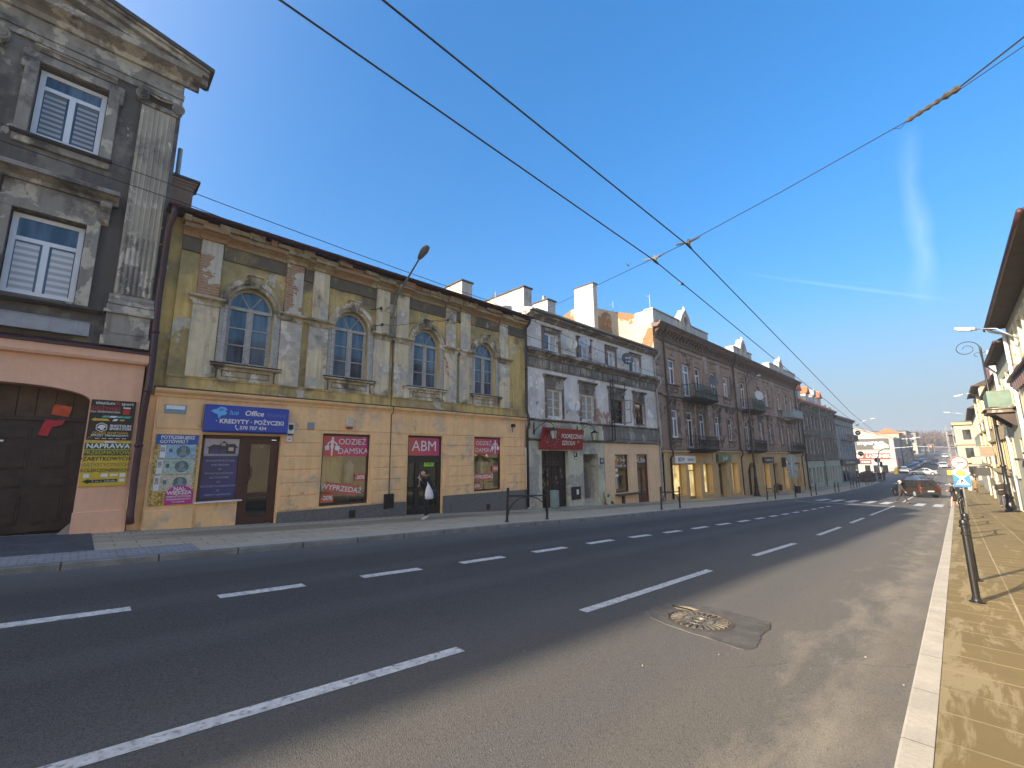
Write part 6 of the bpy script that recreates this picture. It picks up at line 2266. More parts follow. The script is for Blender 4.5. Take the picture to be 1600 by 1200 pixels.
M_DK5 = plaster('dark brown grey stucco', (0.13, 0.115, 0.105), [((0.21, 0.17, 0.145), 0.5, 0.58, 0.08)], (0.5, 0.66, 0.02), 0.3, seed=61)
M_DK5G = plaster('pale green shop render', (0.42, 0.45, 0.38), [], None, 0.25, seed=63)
M_TILE = mat('orange red roof tiles', (0.46, 0.12, 0.05), .8, .2, 3, bump=.01)
h5 = thing('dark_house', 'dark grey brown tenement with orange roofed dormers and pale green ground floor', 'house', (77, 14.4, zp(77)))
wx = [67.6 + 2.05 * i for i in range(10)]
hol = [rect(x, x + 1.15, z0, z0 + 1.95) for x in wx for z0 in (3.6, 0.35)]
house_shell(h5, 66.0, 88.0, 14.45, 6.9, hol, M_DK5, .2, zb=-.55)
gho = [rect(x, x + 1.25, zp(77) + (.1 if i % 3 == 1 else .7), -1.5) for i, x in enumerate(wx)]
mb = MB()
mb.wall(rect(65.95, 88.0, zp(88) - .6, -.6), gho, fy(14.4), .3)
mb.build('ground_floor', M_DK5G, h5)
mb = MB()
hood(mb, 66, 88.05, -.62, 14.42, .2, .2)
hood(mb, 66, 88.05, 2.75, 14.45, .2, .15)
hood(mb, 66, 88.1, 6.6, 14.45, .5, .5)
mb.build('cornice', M_B4T, h5)
for x in wx:
    for z0 in (3.6, .35):
        simple_win(h5, x, x + 1.15, z0, z0 + 1.95, 14.45, M_WHITE, M_GLASS2)
        mb = MB()
        frame_band(mb, x, x + 1.15, z0, z0 + 1.95, 14.46, .16, .06, bottom=True)
        hood(mb, x - .25, x + 1.4, z0 + 2.25, 14.46, .14, .16)
        mb.build('surround', M_B4T, h5)
for i, x in enumerate(wx):
    mb = MB()
    mb.box(x, x + 1.25, 14.6, 14.66, zp(77), -1.5)
    mb.build('shop_window', M_GLASS2, h5)
mb = MB()
mb.xprof([(13.95, 7.1), (13.95, 7.2), (17.8, 9.6), (25, 7.2), (25, 7.1)], 66.0, 88.1)
mb.build('roof', M_TILE, h5)
for i, x in enumerate((67.0, 71.5, 75.5, 79.0)):
    mb = MB()
    mb.box(x, x + 1.7, 14.6, 17, 7.2, 8.75)
    d_ = mb.build('dormer', M_ATTIC if i % 2 else M_ZINC, h5)
    mb = MB()
    mb.prism([(x - .15, 8.7), (x + 1.85, 8.7), (x + .85, 9.75)], 14.4, 17.5, lambda u, v, q: (u, q, v))
    mb.build('dormer_roof', M_TILE if i != 2 else M_ZINC, d_)
    mb = MB()
    mb.box(x + .35, x + 1.35, 14.57, 14.6, 7.5, 8.55)
    mb.build('dormer_window', M_GLASS, d_)
downpipe(h5, [(76.6, 14.1, 7.0), (76.6, 14.2, 6.5), (76.6, 14.3, 6.2), (76.6, 14.3, zp(77))], .08, M_ZINC)
downpipe(h5, [(66.4, 14.1, 7.0), (66.4, 14.2, 6.5), (66.4, 14.3, 6.2), (66.4, 14.3, zp(67))], .08, M_BROWNPIPE)
MB()
h6 = thing('pale_corner_house', 'grey blue three storey house with balconies and a black shop fascia before the crossroads', 'house', (96, 14.4, zp(96)))
M_H6 = plaster('grey blue plaster', (0.24, 0.265, 0.275), [((0.15, 0.15, 0.15), .5, .58, .1)], None, .3, seed=66)
wx = [89.3 + 2.1 * i for i in range(7)]
hol = [rect(x, x + 1.1, z0, z0 + 1.9) for x in wx for z0 in (2.9, -.1)]
house_shell(h6, 88.05, 104.5, 14.4, 6.3, hol, M_H6, .2, zb=zp(100) - .6)
mb = MB()
hood(mb, 88.05, 104.7, 6.0, 14.4, .5, .45)
hood(mb, 88.05, 104.6, 5.0, 14.4, .2, .15)
mb.build('cornice', M_B4T, h6)
mb = MB()
mb.xprof([(13.95, 6.5), (13.95, 6.6), (19.5, 8.0), (25, 6.6), (25, 6.5)], 88.1, 104.8)
mb.build('roof', M_ROOF, h6)
for x in wx:
    for z0 in (2.9, -.1):
        simple_win(h6, x, x + 1.1, z0, z0 + 1.9, 14.4, M_WHITE, M_GLASS2)
for xa in (91.0, 97.2):
    mb = MB()
    mb.box(xa, xa + 4.2, 13.4, 14.4, 2.55, 2.7)
    b_ = mb.build('balcony', M_B4T, h6)
    mb = MB()
    for i in range(22):
        mb.box(xa + i * .195, xa + i * .195 + .09, 13.4, 13.44, 2.7, 3.65)
    mb.box(xa, xa + 4.2, 13.39, 13.45, 3.62, 3.7)
    mb.build('railing', M_BLACK, b_)
mb = MB()
mb.box(88.3, 104.5, 14.05, 14.38, -1.5, -.55)
mb.build('shop_fascia', M_INK, h6)
mb = MB()
strokes(mb, 91.0, 99.5, -1.02, .5, 14.05)
mb.build('fascia_lettering', M_SW, h6)
for i in range(5):
    mb = MB()
    mb.box(89.2 + i * 3, 91.2 + i * 3, 14.34, 14.38, zp(96) + .3, -1.7)
    mb.build('shop_window', M_GLASS2 if i != 3 else mat('orange door', (.35, .16, .05), .6), h6)
chimney('pair of brick chimney stacks on the grey blue corner house, nearer one', 91, 92, 16, 17, 7, 8.6, M_BRICK)
chimney('pair of brick chimney stacks on the grey blue corner house, farther one', 95, 96, 16, 17, 7, 8.5, M_BRICK)
for x, z, lab in ((102.6, 3.6, 'upper'), (102.6, -.2, 'lower')):
    t_ = thing('round_shop_sign', lab + ' dark round projecting sign on the grey blue corner house', 'sign', (x, 13.6, z))
    mb = MB()
    mb.tube([(x - .05, 13.5, z + .6), (x + .05, 13.5, z + .6)], .42, 18)
    mb.tube([(x, 14.4, z + .6), (x, 13.5, z + .6)], .03, 5)
    mb.build('disc', M_INK, t_)
    mb = MB()
    mb.box(x - .065, x - .05, 13.28, 13.72, z + .54, z + .68)
    mb.build('pale_bar', M_PVC, t_)
hg = thing('clipped_hedge', 'dark red brown hedge on the left pavement just before the crossroads', 'hedge', (98, 11.8, zp(98)))
mb = MB()
for i in range(900):
    x, y, z = rnd.uniform(93.5, 103), rnd.uniform(11.6, 13.2), zp(98) + rnd.random() ** .7 * 1.7
    a, r = rnd.random() * 6.28, rnd.uniform(.1, .22)
    v = Vector((math.cos(a), math.sin(a), rnd.uniform(-.5, .5))) * r
    w = Vector((-math.sin(a), math.cos(a), rnd.uniform(-.6, .6))) * r
    mb.add([Vector((x, y, z)) + v, Vector((x, y, z)) + w, Vector((x, y, z)) - v], [(0, 1, 2)])
mb.box(93.8, 102.8, 11.9, 12.9, zp(98) - .2, zp(98) + 1.2)
mb.build('foliage', mat('dark red brown leaves', (.055, .028, .022), .9, .5, 3), hg)

# white commercial building across the junction, facing the street
XI = 134.0
hi = thing('white_shop_building', 'white gabled shop building with big wall signs across the junction', 'shop building', (XI, 16, -3.6))
M_WW = plaster('bright white render', (0.36, 0.345, 0.315), [], None, .12, .05, seed=71)
mb = MB()
pf = [(11.6, -4.6), (27, -4.6), (27, 4.6), (19.5, 6.9), (11.4, 4.0)]
mb.prism(pf, XI, XI + 26, lambda u, v, q: (q, u, v))
mb.build('wall', M_WW, hi)
mb = MB()
mb.prism([(11.1, 3.95), (19.5, 6.95), (27.4, 4.55), (27.4, 4.75), (19.5, 7.2), (11.1, 4.2)], XI - .4, XI + 26, lambda u, v, q: (q, u, v))
mb.build('roof', mat('cream sheet roof', (.30, .23, .15), .7), hi)
MB().box(XI - .05, XI + .5, 11.35, 11.65, -4.6, 4.1).build('pink_corner_pier', mat('pink render', (.55, .28, .30), .8), hi)
bd = lambda u, v, q: (XI - .05 - q, -u, v)


def bill(label, name, ya, yb, za, zb, m, txt, size, cy, tm, cz=None):
    t_ = thing(name, label, 'sign', (XI - .1, (ya + yb) / 2, za))
    MB().box(XI - .14, XI - .02, ya, yb, za, zb).build('panel', m, t_)
    mb = MB()
    if txt:
        text_mb(mb, txt, size, lambda u, v, q: (XI - .15 - q, cy - u, (cz if cz is not None else (za + zb) / 2) + v), 0, bold=.02, depth=.03)
        mb.build('lettering', tm, t_)
    return t_


t_ = bill('huge grey wall sign with white lettering on the white building', 'bathroom_store_sign', 12.2, 18.4, 1.5, 4.0, mat('mid grey sign', (.055, .052, .052), .6), 'Impero', 1.35, 16.1, M_SW, 3.05)
mb = MB()
mb.prism([(12.3, 1.52), (15.0, 1.52), (15.2, 2.2), (14.6, 2.6), (13.9, 3.3), (13.2, 3.4), (12.9, 2.9), (12.3, 2.5)], XI - .17, XI - .14, lambda u, v, q: (q, u, v))
mb.build('picture', M_WW, t_)
bill('orange red banner with white lettering on the white building', 'bathroom_banner', 12.3, 18.4, -.75, .55, mat('orange red banner', (.30, .03, .012), .6), 'EO  ŁAZIENEK', .98, 15.4, M_SW)
bill('small dark sign low on the white building', 'small_dark_sign', 15.9, 18.0, -1.9, -.95, mat('dark red grey sign', (.12, .05, .05), .6), 'B. Stawski', .36, 16.9, M_SW)
mb = MB()
mb.box(XI - .6, XI - .02, 13.3, 15.0, -2.15, -1.95)
mb.build('turquoise_canopy', mat('turquoise canopy', (.22, .48, .50), .6), hi)
for y in (13.0, 14.6, 16.2):
    MB().box(XI - .04, XI + .02, y, y + 1.0, -3.9, -2.2).build('shop_window', M_GLASS2, hi)


def block(name, label, x0, x1, y0, y1, z0, z1, m, roof=None, rise=1.5, floors=2, face='x', bw=2.6):
    t_ = thing(name, label, 'house', ((x0 + x1) / 2, (y0 + y1) / 2, z0))
    mb = MB().box(x0, x1, y0, y1, z0, z1)
    mb.build('wall', m, t_)
    ym = (y0 + y1) / 2
    xm = (x0 + x1) / 2
    mb = MB()
    if face == 'x':
        mb.xprof([(y0 - .4, z1), (y1 + .4, z1), (y1 + .4, z1 + .15), (ym, z1 + rise), (y0 - .4, z1 + .15)], x0 - .3, x1 + .3)
    else:
        mb.yprof([(x0 - .4, z1), (x1 + .4, z1), (x1 + .4, z1 + .15), (xm, z1 + rise), (x0 - .4, z1 + .15)], y0 - .3, y1 + .3)
    mb.build('roof', roof or M_ROOF, t_)
    fh = (z1 - z0 - .6) / floors
    n = max(1, int((y1 - y0) / bw))
    for k in range(floors):
        for i in range(n):
            yc = y0 + (y1 - y0) * (i + .5) / n
            MB().box(x0 - .05, x0 + .02, yc - .5, yc + .5, z0 + .9 + k * fh, z0 + .9 + k * fh + fh * .55).build('window', M_GLASS2, t_)
    return t_


def side_windows(t_, xs, y, sgn, z0, z1, floors, w=1.1, pm=None):
    fh = (z1 - z0 - .6) / floors
    for k in range(floors):
        for x in xs:
            a, b = sorted((y, y + sgn * .05))
            MB().box(x, x + w, a, b, z0 + 1.0 + k * fh, z0 + 1.0 + k * fh + fh * .55).build('window', pm or M_GLASS2, t_)


M_CREAM = plaster('cream render', (0.35, 0.315, 0.25), [], None, .15, .08, seed=74)
M_PALEST = plaster('pale render', (0.27, 0.26, 0.235), [], None, .15, .08, seed=75)
b1 = block('brick_house', 'house with orange red mansard roof behind the white shop building', 162, 172, 12.4, 17, -4, 6.1, M_CREAM, M_TILE, 1.6, 3)
b2 = block('terrace_house', 'dark shaded terrace house beyond the white building on the left', 163, 185, 18, 28, -3, 4, M_DK5, M_TILE, 2, 2)
b3 = block('terrace_house', 'cream flat fronted house standing far up the street on the left', 190, 206, 14.0, 24, -2, 6.5, M_CREAM, M_TILE, 1.2, 3)
b4 = block('apartment_block', 'pale long apartment block rising behind the far left houses', 215, 236, 14.4, 40, -1, 8.8, M_PALEST, M_ROOF, .6, 4)
b5 = block('terrace_house', 'small cream house with red roof below the pale apartment block', 176, 186, 13.2, 17.5, -3, 3.4, M_CREAM, M_TILE, 1.3, 2)
b6 = block('apartment_block', 'far pale flat roofed block at the top of the left row', 262, 280, 14.5, 36, 0, 10.0, M_PALEST, M_ROOF, .5, 4)

# houses behind the viewer on the left, only their shade and reflections reach the picture
hz = thing('tall_tenement', 'tall grey tenement standing left of the pediment house', 'house', (-42, 14.5, 0))
mb = MB()
mb.box(-78, -11.0, 14.5, 26, -3, 13.35)
mb.build('wall', M_H1, hz)
MB().xprof([(14.1, 13.3), (14.1, 13.4), (20, 14.6), (26, 13.4)], -78, -11.0).build('roof', M_ROOF, hz)

# ================================================================ right side: sunlit houses seen along their fronts
def rbox(mb, xa, xb, p0, p1, za, zb, line=None, mi=0):
    """box along the right building line; p is the distance in front of the wall"""
    L = line or yw
    vs = []
    for x in (xa, xb):
        for p_ in (p0, p1):
            for z in (za, zb):
                vs.append((x, L(x) + p_, z))
    return mb.add(vs, [(0, 1, 3, 2), (4, 6, 7, 5), (0, 4, 5, 1), (2, 3, 7, 6), (0, 2, 6, 4), (1, 5, 7, 3)], mi)


def right_house(name, label, x0, x1, line, z1, m, wins, over, soff, roofm, zb=None, ground=None, zg=0.0):
    """wins: (xa, xb, za, zb) openings"""
    zb = zp(x1) - .6 if zb is None else zb
    t_ = thing(name, label, 'house', ((x0 + x1) / 2, line((x0 + x1) / 2), zp(x1)))
    mb = MB()
    mb.wall(rect(x0, x1, zb, z1), [rect(a, b, c, d) for a, b, c, d in wins], lambda u, v, q: (u, line(u) - q, v), .22)
    for x in (x0, x1):
        mb.add([(x, line(x), zb), (x, line(x) - 10, zb), (x, line(x) - 10, z1 + 2.2), (x, line(x) - 5, z1 + 2.6), (x, line(x), z1)], [(0, 1, 2, 3, 4)])
    mb.build('wall', m, t_)
    mb = MB()
    n = 8
    for i in range(n):
        xa, xb = x0 - .1 + (x1 - x0 + .2) * i / n, x0 - .1 + (x1 - x0 + .2) * (i + 1) / n
        vs = []
        for x in (xa, xb):
            y = line(x)
            vs += [(x, y - .1, z1), (x, y + over, z1 + .02), (x, y + over, z1 + .12), (x, y - 5.2, z1 + 2.9), (x, y - 10.2, z1 + .2)]
        mb.add(vs, [(0, 5, 6, 1), (1, 6, 7, 2), (2, 7, 8, 3), (3, 8, 9, 4)] + ([(0, 1, 2, 3, 4)] if i == 0 else []) + ([(9, 8, 7, 6, 5)] if i == n - 1 else []))
    mb.build('roof', roofm, t_)
    mb = MB()
    pts = [(x0 - .15 + (x1 - x0 + .3) * i / 12, line(x0 - .15 + (x1 - x0 + .3) * i / 12) + over + .06, z1 + .04) for i in range(13)]
    mb.tube(pts, .075, 8)
    mb.build('gutter', M_MAROON, t_, smooth=True)
    for a, b, c, d in wins:
        mb = MB()
        fr = .08
        for q in ((a, a + fr, c, d), (b - fr, b, c, d), (a + fr, b - fr, c, c + fr), (a + fr, b - fr, d - fr, d), ((a + b) / 2 - .05, (a + b) / 2 + .05, c + fr, d - fr)):
            rbox(mb, q[0], q[1], -.17, -.11, q[2], q[3], line)
        f = mb.build('window', M_WHITE, t_)
        g = MB()
        g.add([(a, line(a) - .15, c), (b, line(b) - .15, c), (b, line(b) - .15, d), (a, line(a) - .15, d)], [(0, 1, 2, 3)])
        g.build('pane', M_GLASS2, f)
        mb = MB()
        for q in ((a - .16, a, c, d), (b, b + .16, c, d), (a - .2, b + .2, d, d + .18), (a - .22, b + .22, c - .12, c)):
            rbox(mb, q[0], q[1], -.01, .06 if q[2] > c - .05 else .12, q[2], q[3], line)
        mb.build('surround', m, t_)
    return t_


M_SOFF = mat('dark brown eaves boards', (0.055, 0.038, 0.030), .8, .35, 2.5, bump=.004)
M_RC1 = plaster('sunlit cream render', (0.78, 0.69, 0.48), [((0.50, 0.42, 0.30), .7, .60, .1)], None, .2, .08, seed=81)
M_RC2 = plaster('pale green grey render', (0.38, 0.39, 0.30), [((0.30, 0.285, 0.235), .7, .58, .08), ((0.45, 0.41, 0.33), 1.2, .64, .03)], None, .35, .1, seed=83)
M_RC3 = plaster('warm cream render', (0.40, 0.32, 0.175), [((0.33, 0.25, 0.145), .7, .62, .1)], None, .2, .08, seed=85)
wn1 = []
for i in range(16):
    x = -14.5 + i * 2.9
    wn1 += [(x, x + 1.2, 4.0, 5.5), (x, x + 1.2, zp(x) + 3.0, zp(x) + 4.7)] if zp(x) + 4.7 < 3.4 else [(x, x + 1.2, 4.0, 5.5)]
r1 = right_house('cream_house', 'tall cream house with deep dark eaves rising along the right edge', 16.7, 31.8, yw, 6.12, M_RC1, [w_ for w_ in wn1 if 17 < w_[0] and w_[1] < 31.2], .62, M_SOFF, M_SOFF, zb=zp(32) - .6)
mb = MB()
rbox(mb, 16.7, 31.8, -.05, .34, 3.42, 3.52)
rbox(mb, 16.7, 31.8, -.05, .22, 3.22, 3.42)
for i in range(20):
    x = 17 + i * .7
    if x < 31.3:
        rbox(mb, x, x + .16, 0, .26, 2.95, 3.22)
mb.build('string_course', M_MAROON, r1)
M_SHUT = mat('grey green shop shutter', (.26, .28, .22), .6, .2, 2)
r0 = right_house('cream_house', 'long cream house on the right side level with the viewer', -28, 16.6, yw, 6.0, M_RC1, [w_ for w_ in wn1 if w_[1] < 16], .12, M_SOFF, M_SOFF, zb=zp(17) - .6)
for x in (17.2, 20, 24, 28):
    mb = MB()
    rbox(mb, x, x + 2.4, -.1, .03, zp(x) + .3, zp(x) + 2.6)
    mb.build('shop_shutter', M_SHUT, r1)
    mb = MB()
    rbox(mb, x - .2, x + 2.6, 0, .35, zp(x) + 2.85, zp(x) + 2.95)
    mb.build('shop_canopy', M_SOFF, r1)
mb = MB()
x = 31.4
mb.tube([(x, yw(x) + .66, 6.1), (x, yw(x) + .5, 5.95), (x, yw(x) + .12, 5.75), (x, yw(x) + .12, 3.7), (x, yw(x) + .4, 3.5), (x, yw(x) + .4, 3.3), (x, yw(x) + .12, 2.9), (x, yw(x) + .12, zp(x) + .1)], .075, 10)
mb.build('downpipe', M_PVC, r1, smooth=True)
for k, (xa, xb) in enumerate(((22.0, 24.6), (26.2, 28.4))):
    pass
wn2 = [(33.2, 34.2, 2.5, 4.2), (35.4, 36.6, 2.45, 4.2), (38.3, 39.3, 2.5, 4.2), (42.0, 43.1, 2.5, 4.2), (33.4, 34.4, -1.0, .8), (38.2, 39.3, -1.2, .8), (41.8, 43.0, -1.3, .8)]
r2 = right_house('green_grey_house', 'weathered pale green house with a sheet railed balcony behind the right lamp post', 31.9, 39.9, yw, 5.45, M_RC2, [w_ for w_ in wn2 if w_[1] < 39.95], .40, M_SOFF, M_SOFF)
mb = MB()
rbox(mb, 34.4, 37.6, -.02, 1.0, 2.20, 2.38)
rbox(mb, 34.3, 37.7, -.02, 1.08, 2.38, 2.44)
bal = mb.build('balcony', M_B4T, r2)
mb = MB()
for xx in (34.5, 37.5):
    rbox(mb, xx - .015, xx + .015, 0, .9, 2.5, 3.36)
rbox(mb, 34.5, 37.5, .88, .91, 2.5, 3.36)
mb.build('sheet_railing', mat('faded green sheet', (.10, .16, .12), .6, .25, 3, dirt=(.17, .17, .13)), bal)
for xx in (34.7, 37.3):
    mb = MB()
    mb.prism([(0, 2.2), (.8, 2.2), (.1, 1.5), (0, 1.5)], xx - .08, xx + .08, lambda u, v, q: (q, yw(q) + u, v))
    mb.build('balcony_bracket', M_SOFF, bal)
mb = MB()
x = 39.7
mb.tube([(x, yw(x) + .42, 5.4), (x, yw(x) + .1, 5.0), (x, yw(x) + .1, zp(x) + .1)], .07, 8)
mb.build('downpipe', M_PVC, r2, smooth=True)
for x in (33.0,):
    mb = MB()
    rbox(mb, x, x + 2.4, 0, .3, zp(x) + 2.75, zp(x) + 2.85)
    mb.build('shop_canopy', M_SOFF, r2)
r2b = right_house('narrow_cream_house', 'narrow cream house with white pilasters between the green balcony and the red roof box', 40.2, 56.8, lambda x: yw(x) - .02, 4.9, M_RC3, [(43 + 3.2 * i, 44.1 + 3.2 * i, z0, z0 + 1.7) for i in range(4) for z0 in (2.2, -.8)], .12, M_RC3, M_SOFF)
for xx in (40.6, 48.4, 56.3):
    mb = MB()
    rbox(mb, xx - .28, xx + .28, 0, .12, zp(xx) - .3, 4.7)
    mb.build('pilaster', M_RC1, r2b)
mb = MB()
rbox(mb, 40.4, 56.6, -.02, .14, 1.0, 1.2)
rbox(mb, 40.4, 56.6, -.02, .2, -1.3, -1.1)
mb.build('string_course', M_RC3, r2b)
for i, xx in enumerate((41.5, 45.2, 51.0)):
    mb = MB()
    rbox(mb, xx, xx + 2.3, -.1, .03, zp(xx), zp(xx) + 2.3)
    mb.build('shop_front', M_SHUT if i else M_GLASS2, r2b)
yr3 = lambda x: yw(x) + .02
wn3 = [(58.0 + 2.7 * i, 59.1 + 2.7 * i, z0, z0 + 1.8) for i in range(4) for z0 in (3.2, -.1)]
r3 = right_house('warm_cream_house', 'warm cream house with purple brown eaves and a red roof box beyond the green balcony', 56.85, 69.0, yr3, 6.05, M_RC3, wn3, .42, M_SOFF, M_SOFF)
MB().box(58.5, 62.5, -7.5, -2.4, 6.6, 8.6).build('red_roof_box', mat('red sheet', (.33, .07, .05), .6), r3)
MB().box(57.2, 58.3, -3.6, -2.4, 6.2, 9.2).build('chimney_stack', M_CHIM, r3)
mb = MB()
rbox(mb, 56.85, 69.0, -.02, .12, 2.1, 2.3, yr3)
rbox(mb, 56.85, 69.0, -.02, .2, -1.0, -.8, yr3)
mb.build('string_course', M_RC3, r3)
for xx in (57.2, 62.9, 68.7):
    mb = MB()
    rbox(mb, xx - .3, xx + .3, 0, .1, zp(xx) - .3, 5.9, yr3)
    mb.build('pilaster', M_RC1, r3)
for i, xx in enumerate((58.4, 64.6)):
    mb = MB()
    rbox(mb, xx, xx + 2.4, -.1, .03, zp(xx), zp(xx) + 2.5, yr3)
    mb.build('shop_front', M_SHUT if i else M_GLASS2, r3)
yr4 = lambda x: -1.30 + .006 * (x - 70)
wn4 = [(72 + 3.0 * i, 73.1 + 3.0 * i, z0, z0 + 1.7) for i in range(7) for z0 in (2.4, -.7)]
r4 = right_house('pale_green_house', 'pale green and cream house with dark projecting roof farther along on the right', 69.2, 94.0, yr4, 5.0, M_RC2, wn4, .5, M_SOFF, M_SOFF)
r5 = block('corner_house', 'big cream corner house with scaffolding far down the street on the right', 112, 128, -14, 1.0, -4.6, 5.6, M_CREAM, M_ROOF, 1.0, 3)
side_windows(r5, [114 + 3 * i for i in range(5)], 1.0, 1, -4.6, 5.6, 3)
mb = MB()
mb.box(111.6, 112.0, -14, 1.3, 5.3, 5.75)
mb.box(111.7, 112.0, -14, 1.2, 1.8, 2.1)
mb.box(111.3, 112.0, -14, .4, -1.35, -1.1)
mb.build('cornice', M_RC3, r5)
sc = thing('scaffolding', 'pale steel scaffolding with boards beside the far cream corner house', 'scaffolding', (116, 1.9, -4.2))
mb = MB()
for i in range(6):
    for y in (1.25, 2.1):
        mb.tube([(112.5 + i * 2.2, y, -4.4), (112.5 + i * 2.2, y, 5.2)], .06, 5)
for z in (-2.3, -.3, 1.7, 3.7):
    for y in (1.25, 2.1):
        mb.tube([(112.3, y, z + 1), (123.7, y, z + 1)], .05, 5)
    for i in range(6):
        mb.tube([(112.5 + i * 2.2, 1.2, z), (112.5 + i * 2.2, 2.15, z)], .05, 5)
mb.build('tubes', M_STEEL, sc)
mb = MB()
for z in (-2.3, -.3, 1.7, 3.7):
    mb.box(112.3, 123.7, 1.3, 2.05, z, z + .06)
mb.build('boards', mat('scaffold boards', (.34, .27, .18), .8), sc)
r6 = block('terrace_house', 'cream terrace row far up the street beyond the corner house', 134, 190, -14, -1.6, -3.6, 5.2, M_CREAM, M_ROOF, 1.2, 3)
r7 = block('terrace_house', 'pale terrace row at the far top of the street on the right', 195, 260, -16, -2, -2, 8, M_PALEST, M_ROOF, 1.2, 3)
# signs sticking out from the right-hand fronts
for x, z, w_, m_, lab in ((52.0, -.1, .75, M_BRICK, 'brown square sign sticking out from the warm cream house'), (74.0, -1.0, .8, mat('green sign', (.25, .36, .22), .6), 'pale green panel sign sticking out from the pale green house'), (60.0, -1.9, .9, M_INK, 'black and gold hanging sign over the right pavement')):
    t_ = thing('projecting_sign', lab, 'sign', (x, -1.0, z))
    L = yr3 if x < 69 else yr4
    MB().box(x - .05, x + .05, L(x) + .15, L(x) + .15 + w_, z, z + .75).build('panel', m_, t_)
    mb = MB()
    mb.tube([(x, L(x), z + .85), (x, L(x) + .15 + w_, z + .85)], .025, 5)
    mb.build('arm', M_BLACK, t_)

# bare wooded rise that closes the street
hl = MB()
vs, fs = [], []
N = 24
for i in range(N + 1):
    y = -160 + 320 * i / N
    for j, (x, z) in enumerate(((285, -1.5), (330, 3.2), (430, 9.0), (520, 7.0))):
        vs.append((x, y, z + 1.5 * math.sin(y * .05 + j)))
for i in range(N):
    for j in range(3):
        fs.append((i * 4 + j, i * 4 + j + 1, (i + 1) * 4 + j + 1, (i + 1) * 4 + j))
hl.add(vs, fs)
structure(hl, 'hill', mat('leaf litter', (.085, .06, .046), .95, .3, .3))
mb = MB()
M_TWIG = mat('bare winter twigs', (.11, .075, .058), .9, .4, .2)
for i in range(260):
    x, y = rnd.uniform(310, 400), rnd.gauss(4, 26)
    if -3 < y < 14 and x < 330:
        x += 40
    z0 = lerp(x, [300, 360, 430], [2, 6, 9])
    H = rnd.uniform(5, 10)
    mb.tube([(x, y, z0), (x + rnd.uniform(-.3, .3), y + rnd.uniform(-.3, .3), z0 + H * .6)], [.2, .08], 4)
    for k in range(46):
        a, q = rnd.random() * 6.28, rnd.uniform(.3, 1)
        r = rnd.uniform(.2, 1) * H * .33 * (1.3 - abs(q - .6))
        p0 = Vector((x, y, z0 + H * q * .75))
        p1 = Vector((x + r * math.cos(a), y + r * math.sin(a), z0 + H * q * .75 + rnd.uniform(.4, 2.0)))
        s_ = Vector((0, rnd.uniform(.06, .2), rnd.uniform(0, .12)))
        mb.add([p0, p1 + s_, p1 - s_], [(0, 1, 2)])
tag(mb.build('bare_wood', M_TWIG), 'brown leafless wood closing the far end of the street', 'trees', kind='stuff')


def bare_tree(label, x, y, z, H, m):
    t_ = thing('bare_tree', label, 'tree', (x, y, z), 'leafless trees along the far street')
    tr_ = MB()
    tr_.tube([(x, y, z), (x + .1, y, z + H * .3), (x - .05, y + .1, z + H * .6), (x, y, z + H * .9)], [H * .02, H * .016, H * .01, H * .003], 6)
    cr = MB()
    for k in range(26):
        a, q = rnd.random() * 6.28, rnd.uniform(.3, .85)
        L = H * rnd.uniform(.2, .42) * (1.15 - q * .6)
        p0 = Vector((x, y, z + H * q))
        p1 = p0 + Vector((L * math.cos(a), L * math.sin(a), L * .8))
        cr.tube([p0, p0.lerp(p1, .5) + Vector((0, 0, -.1)), p1], [H * .006, H * .004, H * .0015], 4)
        for j in range(7):
            b = p0.lerp(p1, rnd.uniform(.3, 1))
            e = b + Vector((rnd.uniform(-1, 1), rnd.uniform(-1, 1), rnd.uniform(0, 1.2))) * H * .09
            cr.tube([b, e], [H * .0022, H * .001], 3)
    tr_.build('trunk', m, t_)
    cr.build('crown', m, t_)


bare_tree('leafless tree standing left of the traffic light far up the street', 150, 11.4, -3.2, 8, M_TWIG)
bare_tree('bigger leafless tree beyond the parked cars on the left far side', 178, 11.2, -2.2, 9, M_TWIG)
bare_tree('leafless tree at the top of the far street before the wood', 235, 10.8, 0, 10, M_TWIG)
bare_tree('slim leafless tree on the far right pavement beyond the scaffolding', 205, -1.4, -1, 9, M_TWIG)

# ================================================================ street furniture
def barrier_at0():
    t_ = thing('street_barrier', 'x', 'barrier', (0, 0, 0), 'black guard barriers along the kerb')
    for x in (0.0, 2.0):
        mb = MB()
        mb.lathe([(.085, 0), (.085, .012), (.06, .02), (.05, .05), (.042, .06), (.040, .88), (.052, .89), (.052, .91), (.040, .92), (.040, .985), (.056, .99), (.056, 1.015), (.042, 1.02), (.050, 1.05), (.040, 1.085), (.012, 1.10)], (x, 0, 0), 14)
        mb.build('post', M_BLACK, t_, smooth='auto')
    mb = MB()
    mb.tube([(.03, 0, .83), (1.97, 0, .83)], .024, 8)
    mb.build('rail', M_BLACK, t_, smooth=True)
    mb = MB()
    mb.tube([(1.0 - .95 * math.cos(math.pi * i / 18), 0, .22 + .585 * math.sin(math.pi * i / 18)) for i in range(19)], .018, 8)
    mb.build('arch', M_BLACK, t_, smooth=True)
    return t_


